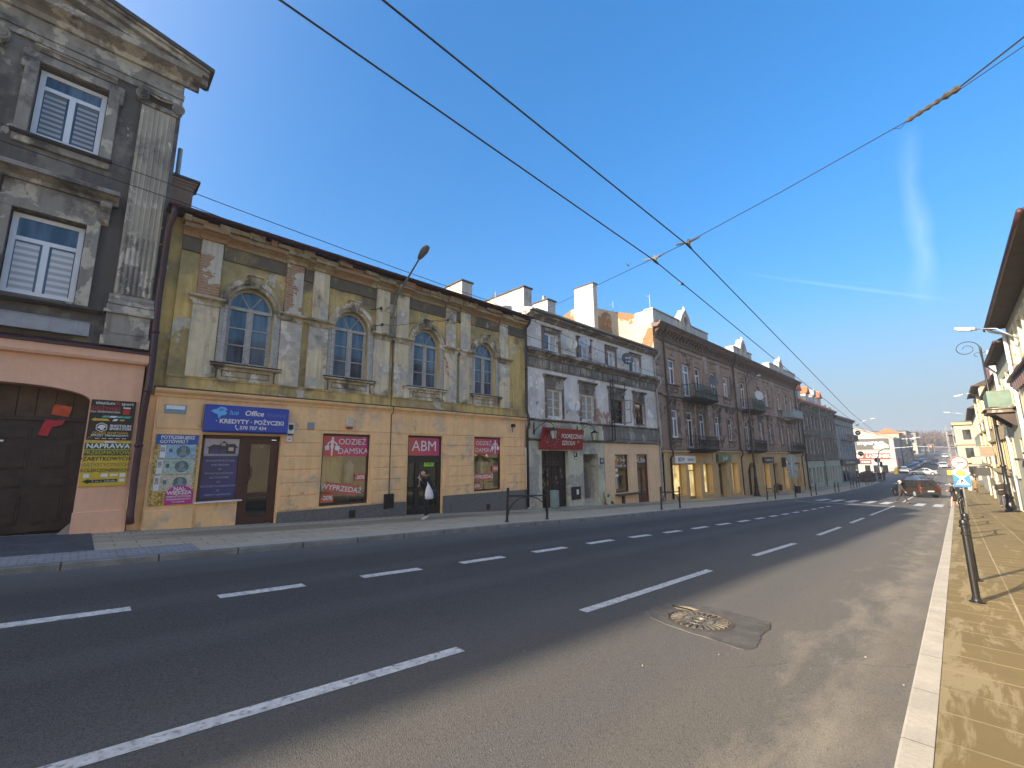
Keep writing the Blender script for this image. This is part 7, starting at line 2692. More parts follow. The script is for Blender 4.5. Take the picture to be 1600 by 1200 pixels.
def place_barriers():
    spots = []
    for x, y in ((10.35, 10.85), (20.8, 10.8), (37.9, 11.0), (50.4, 10.8), (61.2, 10.8), (71.0, 10.8), (75.2, 10.8), (83.0, 10.8), (88.0, 10.8)):
        spots.append((x, y))
    for x in (9.1, 19.1, 24.6, 28.9, 48.5, 53.0):
        spots.append((x, yk(x) - .30))
    near = ['black arched barrier on the left kerb in front of the yellow and grey house corner', 'black arched barrier on the left kerb before the grey and brown house corner',
            'black arched barrier on the left kerb before the far end of the brown house', 'black arched barrier on the left kerb beside the round traffic sign',
            'black arched barrier on the left kerb before the dark house downpipe', 'black arched barrier on the left kerb where the dark house ends',
            'black arched barrier on the left kerb before the black shop fascia', 'black arched barrier on the left kerb near the red brown hedge, nearer one',
            'black arched barrier on the left kerb near the red brown hedge, farther one',
            'nearest black barrier on the sunlit right pavement, its posts lining up with the kerb', 'second black barrier along the sunlit right kerb, seen end on',
            'third black barrier along the sunlit right kerb, seen end on', 'last black barrier before the sign post on the right kerb',
            'black barrier just beyond the crossing on the right kerb', 'farthest black barrier on the right kerb beyond the crossing']
    first = barrier_at0()
    for i, (x, y) in enumerate(spots):
        x1 = x + 2.0
        pitch = math.atan2(zp(x1) - zp(x), 2.0)
        o = first if i == 0 else dup(first, (0, 0, 0))
        o.location = (x, y, zp(x))
        o.rotation_euler = (0, -pitch, 0)
        o['label'] = near[i]


# lamp on the yellow house
lp = thing('wall_street_lamp', 'grey street lamp on a long slanting pole fixed to the yellow house front', 'street lamp', (7.85, YF, 4.5))
mb = MB()
mb.tube([(7.84, YF - .12, 4.35), (7.82, YF - .14, 5.3), (7.81, YF - .22, 5.75), (7.80, YF - .5, 6.02), (7.79, YF - 1.0, 6.36), (7.77, YF - 1.86, 6.90)], [.045, .045, .042, .04, .036, .03], 10)
for z in (4.45, 5.2):
    mb.box(7.76, 7.90, YF - .2, YF - .03, z, z + .05)
mb.build('pole', mat('grey painted tube', (.13, .145, .155), .5, .1, 5), lp, smooth='auto')
mb = MB()
c, d = Vector((7.76, YF - 2.14, 7.04)), Vector((-.02, -.86, .42)).normalized()
u = d.cross(Vector((0, 0, 1))).normalized()
v = u.cross(d)
N = 14
secs = [(-.30, .05, .05), (-.24, .09, .07), (-.10, .12, .10), (.08, .15, .12), (.24, .13, .10), (.33, .07, .05)]
vs, fs = [], []
for q, ru, rv in secs:
    for k in range(N):
        a = 2 * math.pi * k / N
        s_ = math.sin(a)
        vs.append(c + d * q + u * ru * math.cos(a) + v * rv * (s_ if s_ > 0 else s_ * .45))
for i in range(len(secs) - 1):
    for k in range(N):
        fs.append((i * N + k, i * N + (k + 1) % N, (i + 1) * N + (k + 1) % N, (i + 1) * N + k))
fs += [tuple(reversed(range(N))), tuple((len(secs) - 1) * N + k for k in range(N))]
mb.add(vs, fs)
mb.build('lamp_housing', mat('dark grey lamp housing', (.10, .105, .11), .45, .1, 5), lp, smooth=True)
mb = MB()
vs = []
for q, ru, rv in secs[1:]:
    for k in range(8):
        a = math.pi + math.pi * k / 7
        vs.append(c + d * q + u * ru * .92 * math.cos(a) + v * (rv * .62 * math.sin(a) - .01))
fs = [(i * 8 + k, i * 8 + k + 1, (i + 1) * 8 + k + 1, (i + 1) * 8 + k) for i in range(4) for k in range(7)]
mb.add(vs, fs)
mb.build('lamp_glass', mat('prismatic lamp glass', (.14, .145, .145), .3, .1, 9), lp, smooth=True)
# insulated hooks beside the lamp
hk = thing('cable_brackets', 'small iron insulator hooks and stays on the yellow house around the lamp pole', 'brackets', (8.0, YF, 5.0))
mb = MB()
for x, z in ((6.98, 5.35), (7.05, 4.75), (9.9, 5.55), (10.5, 5.6)):
    mb.tube([(x, YF - .0, z), (x + .12, YF - .3, z - .02), (x + .2, YF - .42, z)], .014, 5)
    mb.ball((x + .2, YF - .42, z), .05, .05, .06, 8, 6)
mb.tube([(7.1, YF - .4, 5.35), (7.84, YF - .16, 5.30)], .008, 4)
mb.tube([(7.15, YF - .4, 4.75), (7.84, YF - .16, 4.90), (9.95, YF - .42, 5.55)], .008, 4)
mb.build('hooks', M_WIRE, hk)


def wire(name, label, cat, pts, r, n=5, sag=0.0, group=None):
    P = [Vector(p) for p in pts]
    out = []
    for i in range(len(P) - 1):
        k = 8 if sag else 3
        for j in range(k):
            q = j / k
            p = P[i].lerp(P[i + 1], q)
            p.z -= sag * 4 * q * (1 - q)
            out.append(p)
    out.append(P[-1])
    return tag(MB().tube(out, r, n).build(name, M_WIRE), label, cat, group)


wire('trolley_wire', 'left one of the two black trolleybus wires running down the street', 'overhead wire', [(-26, 3.98, 5.6), (.8, 3.72, 4.0), (7.40, 3.65, 3.66), (20.5, 4.42, 3.17), (52, 5.95, 1.86), (95, 7.2, 1.25)], .011)
wire('trolley_wire', 'right one of the two black trolleybus wires running down the street', 'overhead wire', [(-26, 3.82, 5.7), (1.45, 3.07, 3.97), (7.24, 2.94, 3.65), (33, 4.53, 2.56), (56, 5.6, 1.75), (95, 6.5, 1.25)], .011)
sp = thing('span_wire', 'thin cross span wire carrying the two trolleybus wires between the house fronts', 'overhead wire', (7.3, 3.0, 3.7))
mb = MB()
A, B1, B2, S3, S4 = Vector((15.2, 14.15, 6.98)), Vector((7.42, 3.66, 3.74)), Vector((7.25, 2.94, 3.73)), Vector((7.2, -.0, 4.27)), Vector((7.2, -.51, 4.43))
mb.tube([A, A.lerp(B1, .5) + Vector((0, 0, -.04)), B1], .006, 5)
mb.tube([B1, B2], .006, 5)
mb.tube([B2, B2.lerp(S3, .5) + Vector((0, 0, -.02)), S3], .006, 5)
mb.tube([S4, (7.2, -1.05, 4.70), (7.2, -2.6, 5.45)], .011, 5)
mb.tube([S4 + Vector((0, 0, -.03)), (7.2, -1.05, 4.60), (7.2, -2.6, 5.25)], .006, 5)
mb.tube([S3 + Vector((0, .14, -.025)), (7.2, .06, 4.21), S3], .004, 4)
mb.build('wire', M_WIRE, sp)
M_CER = mat('dirty ceramic insulator', (.055, .045, .037), .5, .6, 20, dirt=(.025, .017, .012))
mb = MB()
d = (S4 - S3)
prof = []
L = d.length
for i in range(13):
    q = i / 12
    prof.append((.018 + .016 * (i % 2) + (.012 if i > 8 else 0), q))
mb.tube([S3 + d * q for r, q in prof], [r for r, q in prof], 8)
mb.build('insulator', M_CER, sp)
for i, (P, dx) in enumerate(((B1, Vector((13.1, .77, -.49))), (B2, Vector((25.8, 1.6, -1.09))))):
    dx = dx.normalized()
    mb = MB()
    cr = Vector((0, 1, -.02))
    mb.tube([P - cr * .20 + Vector((0, 0, .01)), P - cr * .06, P + cr * .02, P + cr * .22 + Vector((0, 0, .03))], [.010, .022, .018, .014], 6)
    mb.tube([P + Vector((0, 0, .05)), P + Vector((0, 0, .0)), P + Vector((0, 0, -.06))], [.02, .034, .026], 8)
    mb.build('hanger', M_CER if i else mat('grey insulator', (.16, .15, .14), .5), sp)
    mb = MB()
    q = P + Vector((0, 0, -.075))
    mb.tube([q - dx * .14, q - dx * .07, q + dx * .07, q + dx * .14], [.012, .024, .024, .012], 6)
    mb.build('wire_clamp', M_WIRE, sp)
mb = MB()
q = Vector((8.7, 3.735, 3.612))
mb.tube([q - Vector((.07, 0, 0)), q + Vector((.07, .005, 0))], .026, 6)
mb.build('wire_clamp', M_WIRE, sp)
wire('facade_cable', 'upper thin black cable strung along the left house fronts', 'cable', [(-12, 13.6, 7.55), (1.0, 13.6, 7.12), (12.0, 13.6, 6.74), (24.6, 13.6, 5.55), (44, 13.6, 4.6)], .011, sag=.05)
wire('facade_cable', 'lower thin black cable strung along the left house fronts', 'cable', [(-12, 13.6, 7.2), (1.3, 13.6, 6.72), (7.0, 13.6, 6.42), (15.5, 13.6, 5.56), (44, 13.7, 3.9)], .011, sag=.05)
wire('facade_cable', 'pale cable crossing in front of the dark house', 'cable', [(46, 13.6, 2.6), (70, 13.2, 1.0), (112, 10, 1.2)], .02, sag=.3)

# tall ornate lamp posts
M_LAMPW = mat('pale lamp housing', (.36, .38, .39), .4, .05, 4)


def ornate_post(label, x, y, z0, H, sgn, scroll, glow=True):
    t_ = thing('ornate_lamp_post', label, 'street lamp', (x, y, z0), 'ornate iron lamp posts')
    mb = MB()
    mb.lathe([(.30, 0), (.30, .08), (.22, .14), (.24, .3), (.19, .42), (.165, .75), (.20, .8), (.20, .86), (.15, .92), (.125, 1.5), (.15, 1.55), (.15, 1.62), (.105, 1.70), (.10, 2.55), (.13, 2.6), (.13, 2.68), (.085, 2.75), (.078, H * .55), (.095, H * .555), (.095, H * .57), (.065, H * .58), (.045, H * .97), (.06, H * .975), (.02, H)], (x, y, z0), 14)
    mb.build('post', M_BLACK, t_, smooth='auto')
    mb = MB()
    zt = z0 + H - .3
    if scroll:
        pts = [(x, y, zt - .6), (x, y + sgn * .05, zt - .2)]
        cx, cz = y + sgn * .62, zt + .12
        for k in range(40):
            a = math.pi * 0.93 - k * .235 if sgn > 0 else .07 * math.pi + k * .235
            r = .58 * (1 - k / 52)
            pts.append((x, cx + r * math.cos(a), cz + r * .88 * math.sin(a) + .1))
        mb.tube(pts, [.028 - .0003 * k for k in range(len(pts))], 6)
        for s_ in (1, -1):
            p2 = []
            for k in range(16):
                a = math.pi - k * .35
                r = .2 * (1 - k / 22)
                p2.append((x, y + s_ * sgn * (.2 + r * math.cos(a)), zt - .35 + r * math.sin(a) + .1))
            mb.tube(p2, .014, 5)
    else:
        mb.tube([(x, y, zt), (x, y + sgn * .15, zt + .45), (x, y + sgn * .55, zt + .7), (x, y + sgn * 1.0, zt + .55), (x, y + sgn * 1.12, zt + .3)], .03, 6)
        mb.tube([(x, y, zt - .6), (x, y + sgn * .3, zt - .2), (x, y + sgn * .4, zt + .1), (x, y + sgn * .3, zt + .25), (x, y + sgn * .2, zt + .1)], .018, 5)
    mb.build('scroll_arm', M_BLACK, t_, smooth=True)
    if not scroll:
        mb = MB()
        mb.lathe([(.05, .12), (.16, .05), (.2, 0), (.17, -.05), (.06, -.1)], (x, y + sgn * 1.12, zt + .2), 10)
        mb.build('lamp_head', M_LAMPW, t_, smooth=True)
    return t_


ornate_post('tall black ornate lamp post standing before the carriage gate of the brown house', 43.9, 13.55, zp(43.9), 10.9, -1, False)
ornate_post('tall dark ornate lamp post with a big iron scroll on the right pavement', 39.5, -1.45, zp(39.5), 10.0, 1, True)


def arm_lamp(label, base, head, r=.03):
    t_ = thing('arm_street_lamp', label, 'street lamp', base, 'pale street lamps on arms')
    b, h = Vector(base), Vector(head)
    m_ = b.lerp(h, .5) + Vector((0, 0, .25))
    MB().tube([b, m_, h], [r * 1.3, r, r], 6).build('arm', M_STEEL, t_, smooth=True)
    d = (h - m_).normalized()
    u = d.cross(Vector((0, 0, 1))).normalized()
    mb = MB()
    mb.obox(h + d * .32, d * .36, u * .13, Vector((0, 0, .07)))
    mb.build('lamp_housing', M_LAMPW, t_, bevel=.05)
    mb = MB()
    mb.obox(h + d * .36 - Vector((0, 0, .08)), d * .24, u * .1, Vector((0, 0, .03)))
    mb.build('lamp_glass', mat('lamp glass', (.3, .32, .34), .2), t_, bevel=.02)


arm_lamp('pale street lamp on a thin arm reaching out from the cream house on the right', (27.6, yw(27.6), 4.72), (28.0, -.98, 5.55))
arm_lamp('small pale lamp on an arm at the eaves of the warm cream house', (62, -1.5, 5.6), (62, -.5, 5.9))
arm_lamp('pale street lamp on an arm beyond the warm cream house', (90, -1.2, 5.2), (90, .9, 6.1))
arm_lamp('pale street lamp over the junction beside the white shop building', (104.4, 13.9, 5.6), (104.4, 11.6, 6.7), .06)

# sign post by the right kerb
sx, sy, sz = 33.9, .33, zp(33.9)
sp_ = thing('traffic_sign_post', 'grey steel post with turn prohibition, yellow beacon and crossing signs on the right kerb', 'traffic sign', (sx, sy, sz))
MB().tube([(sx, sy, sz), (sx, sy, sz + 3.05)], .045, 10).build('post', M_STEEL, sp_, smooth=True)


def disc_x(mb, x, y, z, r, d=.02, mi=0, n=28):
    mb.prism([(y + r * math.cos(2 * math.pi * k / n), z + r * math.sin(2 * math.pi * k / n)) for k in range(n)], x, x + d, lambda u, v, q: (q, u, v), mi)


zc = sz + 2.66
mb = MB()
disc_x(mb, sx - .075, sy, zc, .345, .03, 0)
disc_x(mb, sx - .079, sy, zc, .285, .004, 1)
M_SRED = mat('sign red', (.55, .05, .02), .45, .05, 4)
M_SBLUE = mat('sign blue film', (.01, .16, .42), .45, .05, 4)
F = lambda u, v, q: (sx - .08 - q, sy - u, zc + v)
mb.prism([(-.07, -.16), (-.02, -.16), (-.02, .0), (.11, .0), (.11, -.03), (.19, .03), (.11, .085), (.11, .055), (-.07, .055)], .0, .004, F, 2)
mb.prism([(-.215, .185), (-.185, .215), (.215, -.185), (.185, -.215)], .004, .008, F, 0)
mb.build('prohibition_disc', [M_SRED, M_SW, M_INK], sp_)
mb = MB()
F = lambda u, v, q: (sx - .08 - q, sy - u, sz + 1.72 + v)
mb.prism([(-.32, -.32), (.32, -.32), (.32, .32), (-.32, .32)], 0, .02, F, 0)
mb.prism([(-.26, -.20), (.26, -.20), (0, .24)], .02, .024, F, 1)
for k in range(4):
    mb.prism([(-.2 + k * .1, -.19), (-.14 + k * .1, -.19), (-.13 + k * .09, -.13), (-.17 + k * .09, -.13)], .024, .027, F, 2)
mb.prism([(-.03, .1), (.03, .1), (.03, .16), (-.03, .16)], .024, .027, F, 2)
mb.prism([(-.06, -.12), (-.02, -.12), (.02, -.02), (.06, -.12), (.1, -.12), (.04, .08), (-.04, .08)], .024, .027, F, 2)
mb.build('crossing_sign', [M_SBLUE, M_SW, M_INK], sp_)
mb = MB()
F = lambda u, v, q: (sx - .11 - q, sy - u, sz + 2.14 + v)
mb.prism([(-.36, .0), (-.30, -.05), (0, -.34), (.36, -.02), (.33, .03), (.05, .26), (-.1, .24), (-.3, .12)], 0, .02, F, 0)
mb.prism([(.19 * math.cos(k * .449), .17 * math.sin(k * .449)) for k in range(14)], .02, .05, F, 1)
mb.build('beacon_panel', [M_SW, emis_mat('yellow beacon', (.95, .75, .02), .9)], sp_)
MB().box(sx - .12, sx - .03, sy + .30, sy + .52, sz + 2.02, sz + 2.26).build('side_beacon', mat('orange beacon lens', (.75, .45, .02), .4), sp_, bevel=.02)

# signs, bins and poles on the left kerb
ls = thing('traffic_sign_post', 'post with round and oblong signs seen from the back on the left pavement', 'traffic sign', (45.4, 10.95, zp(45.4)))
MB().tube([(45.4, 10.95, zp(45.4)), (45.4, 10.95, zp(45.4) + 3.6)], .04, 8).build('post', M_STEEL, ls, smooth=True)
M_SBACK = mat('pale blue grey sign back', (.20, .25, .29), .5, .08, 3)
mb = MB()
disc_x(mb, 45.44, 10.95, zp(45.4) + 3.3, .42, .02)
mb.box(45.44, 45.46, 10.5, 11.4, zp(45.4) + 2.25, zp(45.4) + 2.85)
mb.box(45.44, 45.46, 10.55, 11.35, zp(45.4) + 1.7, zp(45.4) + 2.2)
mb.build('sign_plates', M_SBACK, ls)


def bin_(label, x, y):
    t_ = thing('litter_bin', label, 'litter bin', (x, y, zp(x)), 'black litter bins')
    MB().tube([(x, y, zp(x)), (x, y, zp(x) + 1.1)], .035, 8).build('post', M_BLACK, t_)
    MB().lathe([(.16, .4), (.2, .42), (.22, .92), (.235, .93), (.235, .97), (.19, .98)], (x - .05, y - .24, zp(x)), 12).build('basket', M_BLACK, t_, smooth='auto')


bin_('black litter bin hanging on the post below the round sign', 45.4, 10.9)
bin_('black litter bin by the ochre wall beyond the carriage gate', 50.0, 13.5)
t_ = thing('litter_bin', 'pale teal striped litter bin in front of the iron shop gate', 'litter bin', (16.5, 14.0, zp(16.5)))
MB().lathe([(.17, .02), (.19, .05), (.20, .78), (.215, .79), (.215, .84), (.17, .85)], (16.5, 14.0, zp(16.5)), 16).build('drum', mat('pale teal metal', (.20, .30, .30), .5, .15, 5), t_, smooth='auto')
mb = MB()
for k in range(14):
    a = 2 * math.pi * k / 14
    mb.box(16.5 + .2 * math.cos(a) - .012, 16.5 + .2 * math.cos(a) + .012, 14.0 + .2 * math.sin(a) - .012, 14.0 + .2 * math.sin(a) + .012, zp(16.5) + .08, zp(16.5) + .76)
mb.build('slats', M_ZINC, t_)
place_barriers()

# traffic light mast arm over the junction
tl = thing('traffic_light_gantry', 'pale mast arm over the junction with a traffic light and a small sign', 'traffic light', (112, 12.2, zr(112)))
mb = MB()
mb.tube([(112, 12.3, zr(112)), (112, 12.2, -.5), (112, 11.9, .8), (112, 11.0, 1.35), (112, 6.2, 1.68), (112, 1.2, 1.35)], [.12, .1, .09, .08, .06, .05], 8)
mb.tube([(112, 9.6, zr(112)), (112, 9.3, -.3)], .07, 6)
mb.build('mast_arm', M_LAMPW, tl, smooth=True)
MB().box(111.85, 111.9, 3.95, 4.8, .55, 2.0).build('backing_board', mat('grey backing', (.12, .12, .12), .6), tl)
mb = MB()
mb.box(111.6, 111.86, 4.12, 4.63, .65, 1.9)
sb = mb.build('signal_head', M_INK, tl)
mb = MB()
disc_x(mb, 111.56, 4.375, 1.62, .17, .03)
mb.build('red_light', emis_mat('red signal', (.8, .12, .08), .8), sb)
mb = MB()
mb.prism([(-.32, -.6), (.32, -.6), (.25, .5), (-.25, .5)], 0, .05, lambda u, v, q: (111.8 - q, 6.5 - u, 1.5 + v))
mb.build('hanging_sign', mat('pale yellow sign', (.32, .28, .18), .5), tl)
for x, y, lab in ((113.0, 10.0, 'left'), (127, 12.6, 'white')):
    pass
t_ = thing('signal_post', 'short traffic signal post with a dark head in front of the white shop building', 'traffic light', (110, 11.6, zr(110)))
MB().tube([(110, 11.6, zr(110)), (110, 11.6, zr(110) + 2.6)], .07, 8).build('post', M_STEEL, t_)
MB().box(109.85, 110.1, 11.4, 11.8, zr(110) + 2.2, zr(110) + 3.2).build('signal_head', M_INK, t_)
t_ = thing('round_sign_post', 'post with dark round sign in front of the white shop building', 'traffic sign', (120, 13.2, zr(120)))
MB().tube([(120, 13.2, zr(120)), (120, 13.2, zr(120) + 3.2)], .06, 8).build('post', M_STEEL, t_)
mb = MB()
disc_x(mb, 119.9, 13.2, zr(120) + 3.3, .5)
mb.build('disc', M_INK, t_)
t_ = thing('yellow_hydrant', 'small bright yellow bollard at the corner of the white shop building', 'bollard', (131, 11.3, zr(131)))
MB().lathe([(.5, 0), (.42, .1), (.36, .9), (.5, .95), (.38, 1.2), (.1, 1.5)], (131, 11.3, zr(131)), 10).build('body', mat('bright yellow plastic', (.75, .50, .02), .5), t_)
MB().lathe([(.37, .5), (.38, .62)], (131, 11.3, zr(131)), 10).build('band', M_INK, t_)
for i, (x, y) in enumerate(((150, 9.6), (172, 9.4), (198, 8.9))):
    t_ = thing('street_light', ('first', 'second', 'third')[i] + ' tall pale street light rising over the parked cars on the far left', 'street lamp', (x, 12.3, zp(x)), 'far pale street lights')
    MB().tube([(x, 12.3, zp(x)), (x, 12.3, zp(x) + 7), (x, 12.0, zp(x) + 7.5), (x, 10.8, zp(x) + 7.7)], .09, 6).build('pole', M_LAMPW, t_)
    MB().box(x - .2, x + .2, 9.9, 10.9, zp(x) + 7.6, zp(x) + 7.8).build('lamp_head', M_LAMPW, t_)
t_ = thing('bus_shelter', 'pale narrow shelter posts beside the cars under the dark terrace house', 'shelter', (138, 12.2, zp(138)))
mb = MB()
for x in (137, 141):
    mb.tube([(x, 11.3, zp(x)), (x, 11.3, zp(x) + 3.4)], .12, 6)
mb.build('posts', M_LAMPW, t_)
MB().box(136.4, 141.6, 11.0, 12.4, zp(139) + 3.3, zp(139) + 3.6).build('roof', M_LAMPW, t_)
t_ = thing('flying_bird', 'small dark bird flying below the trolleybus wires', 'bird', (19.87, 11.33, 10.1))
mb = MB()
c = Vector((19.87, 11.33, 10.1))
s1, s2 = Vector((.7, -.7, 0)), Vector((.5, .5, .2)).normalized()
bs_ = [(-.14, .012), (-.10, .03), (-.02, .045), (.06, .04), (.10, .024), (.13, .022), (.155, .006)]
mb.tube([c + s2 * q for q, r in bs_], [r for q, r in bs_], 8)
for s_ in (1, -1):
    w_ = s1 * s_
    mb.add([c + s2 * .05, c - s2 * .05, c + w_ * .16 + Vector((0, 0, .14)) - s2 * .08, c + w_ * .2 + Vector((0, 0, .2)), c + w_ * .12 + Vector((0, 0, .12)) + s2 * .05, c + w_ * .03 + Vector((0, 0, .012))], [(0, 5, 1), (5, 4, 3, 2), (5, 2, 1), (5, 0, 4)])
mb.add([c - s2 * .12, c - s2 * .22 + s1 * .05, c - s2 * .2, c - s2 * .22 - s1 * .05], [(0, 1, 2), (0, 2, 3)])
mb.build('body', mat('dark feathers', (.03, .03, .035), .8), t_)

# ================================================================ vehicles
M_TYRE = mat('black tyre', (.015, .015, .016), .85, .2, 8)
M_RIM = mat('silver alloy', (.5, .5, .5), .35, .1, 5, .7)
M_CARGLASS = glass_mat('tinted car glass', (.012, .014, .016), .03, .8)
M_TAIL = mat('red tail lamp', (.13, .006, .006), .25, .05, 5)
M_HEAD = mat('clear head lamp', (.6, .6, .58), .15, .05, 5)
M_PLATE = mat('white number plate', (.7, .7, .68), .5, .02, 5)
M_TRIM = mat('black car plastic', (.02, .02, .02), .6, .1, 5)


def car(name, label, kind, col, loc, heading, detail=True, group=None):
    """kind: suv, hatch or sedan; built round the origin, nose along +X, wheels on z = 0"""
    t_ = thing(name, label, 'car', (0, 0, 0), group)
    P = t_
    m = NT('car paint ' + label)
    m = m.done(m.mix(m.ramp(m.noise(3), .3, .7), dk(col, .92), dk(col, 1.06)), .28, None, .35, .6)
    m.node_tree.nodes['Principled BSDF'].inputs['Coat Weight'].default_value = .5
    L, W, Hb, Ht, gc = {'suv': (4.7, .92, .98, 1.70, .22), 'hatch': (4.05, .86, .88, 1.48, .17), 'sedan': (4.5, .88, .90, 1.43, .17)}[kind]
    h = L / 2
    ring = lambda x, w, zb, zm, zt: [(x, -w * .93, zb), (x, -w, zb + .12), (x, -w, zm), (x, -w * .94, zt), (x, -w * .5, zt + .03), (x, w * .5, zt + .03), (x, w * .94, zt), (x, w, zm), (x, w, zb + .12), (x, w * .93, zb)]
    if kind == 'sedan':
        st = [(-h, .82, .36, .62, .86), (-h + .08, .95, .26, .66, .95), (-h + .75, 1, gc, .72, .97), (-h + 1.2, 1, gc, .74, Hb), (h - 1.5, 1, gc, .74, Hb), (h - 1.1, 1, gc, .72, .90), (h - .25, .95, gc + .04, .62, .76), (h - .05, .86, .28, .5, .66), (h, .7, .36, .46, .58)]
    else:
        b = Hb
        st = [(-h, .84, .38, b - .3, b - .04), (-h + .08, .96, .27, b - .28, b), (-h + .5, 1, gc, b - .24, b), (-h + 1.4, 1, gc, b - .22, b), (h - 1.55, 1, gc, b - .2, b), (h - 1.15, 1, gc, b - .22, b - .02), (h - .3, .95, gc + .04, b - .34, b - .18), (h - .06, .86, .30, b - .44, b - .28), (h, .7, .38, b - .5, b - .36)]
    vs, fs = [], []
    for x, wk, zb, zm, zt in st:
        vs += ring(x, W * wk, zb, zm, zt)
    n = 10
    for i in range(len(st) - 1):
        for k in range(n):
            fs.append((i * n + k, i * n + (k + 1) % n, (i + 1) * n + (k + 1) % n, (i + 1) * n + k))
    fs += [tuple(reversed(range(n))), tuple((len(st) - 1) * n + k for k in range(n))]
    mb = MB().add(vs, fs)
    if kind == 'sedan':
        cab = [(-h + .75, .97, .78), (-h + 1.45, Ht - .02, .70), (h - 2.35, Ht, .70), (h - 1.25, .93, .80)]
    else:
        cab = [(-h + .10, Hb - .02, .80), (-h + .42, Ht - .06, .70), (-h + 1.2, Ht, .72), (h - 2.2, Ht - .02, .72), (h - 1.2, Hb - .03, .82)]
    cs, cf = [], []
    for x, z, w in cab:
        ww = W * w / .8 * .84 if z > Hb + .1 else W * .95
        cs += [(x, -ww, z), (x, -ww * .82, z + (.05 if z > Hb + .1 else 0)), (x, ww * .82, z + (.05 if z > Hb + .1 else 0)), (x, ww, z)]
    for i in range(len(cab) - 1):
        for k in range(3):
            cf.append((i * 4 + k, i * 4 + k + 1, (i + 1) * 4 + k + 1, (i + 1) * 4 + k))
    nb = len(cs)
    # side walls of the cabin down to the belt
    base = [(x, s * W * .95, Hb - .06) for x, z, w in cab for s in (-1, 1)]
    cs2 = cs + base
    for i in range(len(cab) - 1):
        cf.append((i * 4, (i + 1) * 4, nb + 2 * (i + 1), nb + 2 * i))
        cf.append((i * 4 + 3, nb + 2 * i + 1, nb + 2 * (i + 1) + 1, (i + 1) * 4 + 3))
    mb.add(cs2, cf)
    body = mb.build('body', m, P, smooth='auto')
    g = MB()
    # side windows, screens
    top = Ht - .10
    e = .012
    xs = [cab[0][0] + .42, -.35, -.29, .62, .68, cab[-1][0] - .32] if kind != 'sedan' else [cab[0][0] + .5, -.30, -.24, .65, .71, cab[-1][0] - .3]
    for s in (-1, 1):
        yb_, yt = s * (W * .955 + e), s * (W * .80 + e)
        if kind == 'suv':
            yt = s * (W * .775 + e)
        tops = [(xs[0] + .15, xs[1]), (xs[2], xs[3] - .05), (xs[4] - .1, xs[5] - .62)]
        for (b0, b1), (t0, t1) in zip(((xs[0], xs[1]), (xs[2], xs[3]), (xs[4], xs[5])), tops):
            if t1 > t0:
                g.add([(b0, yb_, Hb + .02), (b1, yb_, Hb + .02), (t1, yt, top), (t0, yt, top)], [(0, 1, 2, 3)])
            else:
                g.add([(b0, yb_, Hb + .02), (b1, yb_, Hb + .02), (t0, yt, top)], [(0, 1, 2)])
    (xr0, zr0, _), (xr1, zr1, _) = cab[0], cab[1]
    (xf0, zf0, _), (xf1, zf1, _) = cab[-2], cab[-1]
    for (xa, za, xb, zb, sg) in ((xr0, zr0, xr1, zr1, -1), (xf1, zf1, xf0, zf0, 1)):
        p0, p1 = (xa + (xb - xa) * .16, za + (zb - za) * .16), (xa + (xb - xa) * .9, za + (zb - za) * .9)
        nx = sg * .02
        g.add([(p0[0] + nx, -W * .82, p0[1] + .02), (p0[0] + nx, W * .82, p0[1] + .02), (p1[0] + nx, W * .66, p1[1] + .02), (p1[0] + nx, -W * .66, p1[1] + .02)], [(0, 1, 2, 3)])
    g.build('windows', M_CARGLASS, P)
    r = .34 if kind == 'suv' else .30
    for x in (-h + .82, h - .86):
        for s in (-1, 1):
            mb = MB()
            yy = s * (W - .10)
            mb.tube([(x, yy - .11, r), (x, yy - .10, r), (x, yy + .10, r), (x, yy + .11, r)], [r * .9, r, r, r * .9], 20)
            w_ = mb.build('wheel', M_TYRE, P, smooth='auto')
            mb = MB()
            yo = yy + s * .115
            mb.tube([(x, yo - s * .02, r), (x, yo, r)], r * .62, 16)
            for k in range(5):
                a = k * 1.2566
                mb.obox((x + r * .36 * math.cos(a), yo + s * .004, r + r * .36 * math.sin(a)), (r * .26 * math.cos(a), 0, r * .26 * math.sin(a)), (-.03 * math.sin(a), 0, .03 * math.cos(a)), (0, .012, 0))
            mb.build('rim', M_RIM, w_)
            mb = MB()
            mb.tube([(x, s * (W + .004), r + .02), (x, s * (W - .2), r + .02)], r * 1.16, 20)
            mb.build('wheel_arch', M_TRIM, P)
    for s in (-1, 1):
        mb = MB()
        zb_ = Hb - .30
        mb.box(-h - .015, -h + .2, s * W * .76, s * W * .965, zb_ + .04, zb_ + .24)
        if kind == 'suv':
            mb.box(-h + .06, -h + .26, s * W * .74, s * W * .90, zb_ + .24, zb_ + .58)
        mb.build('tail_lamp', M_TAIL, P, bevel=.03)
        mb = MB()
        zf = (Hb - .42) if kind != 'sedan' else .52
        mb.box(h - .32, h - .02, s * W * .52, s * W * .90, zf, zf + .16)
        mb.build('head_lamp', M_HEAD, P, bevel=.04)
        mb = MB()
        mb.box(h - 1.55, h - 1.38, s * (W + .02), s * (W + .2), Hb + .02, Hb + .17)
        mb.build('wing_mirror', m, P, bevel=.03)
    mb = MB()
    mb.box(-h - .025, -h + .02, -.26, .26, Hb - .42, Hb - .31)
    mb.build('number_plate', M_PLATE, P)
    mb = MB()
    mb.box(-h - .03, -h + .1, -W * .8, W * .8, .30, .46)
    mb.build('bumper', M_TRIM, P, bevel=.03)
    mb = MB()
    mb.box(h - .1, h + .02, -W * .62, W * .62, .28, .42)
    mb.build('bumper', M_TRIM, P, bevel=.03)
    t_.location = loc
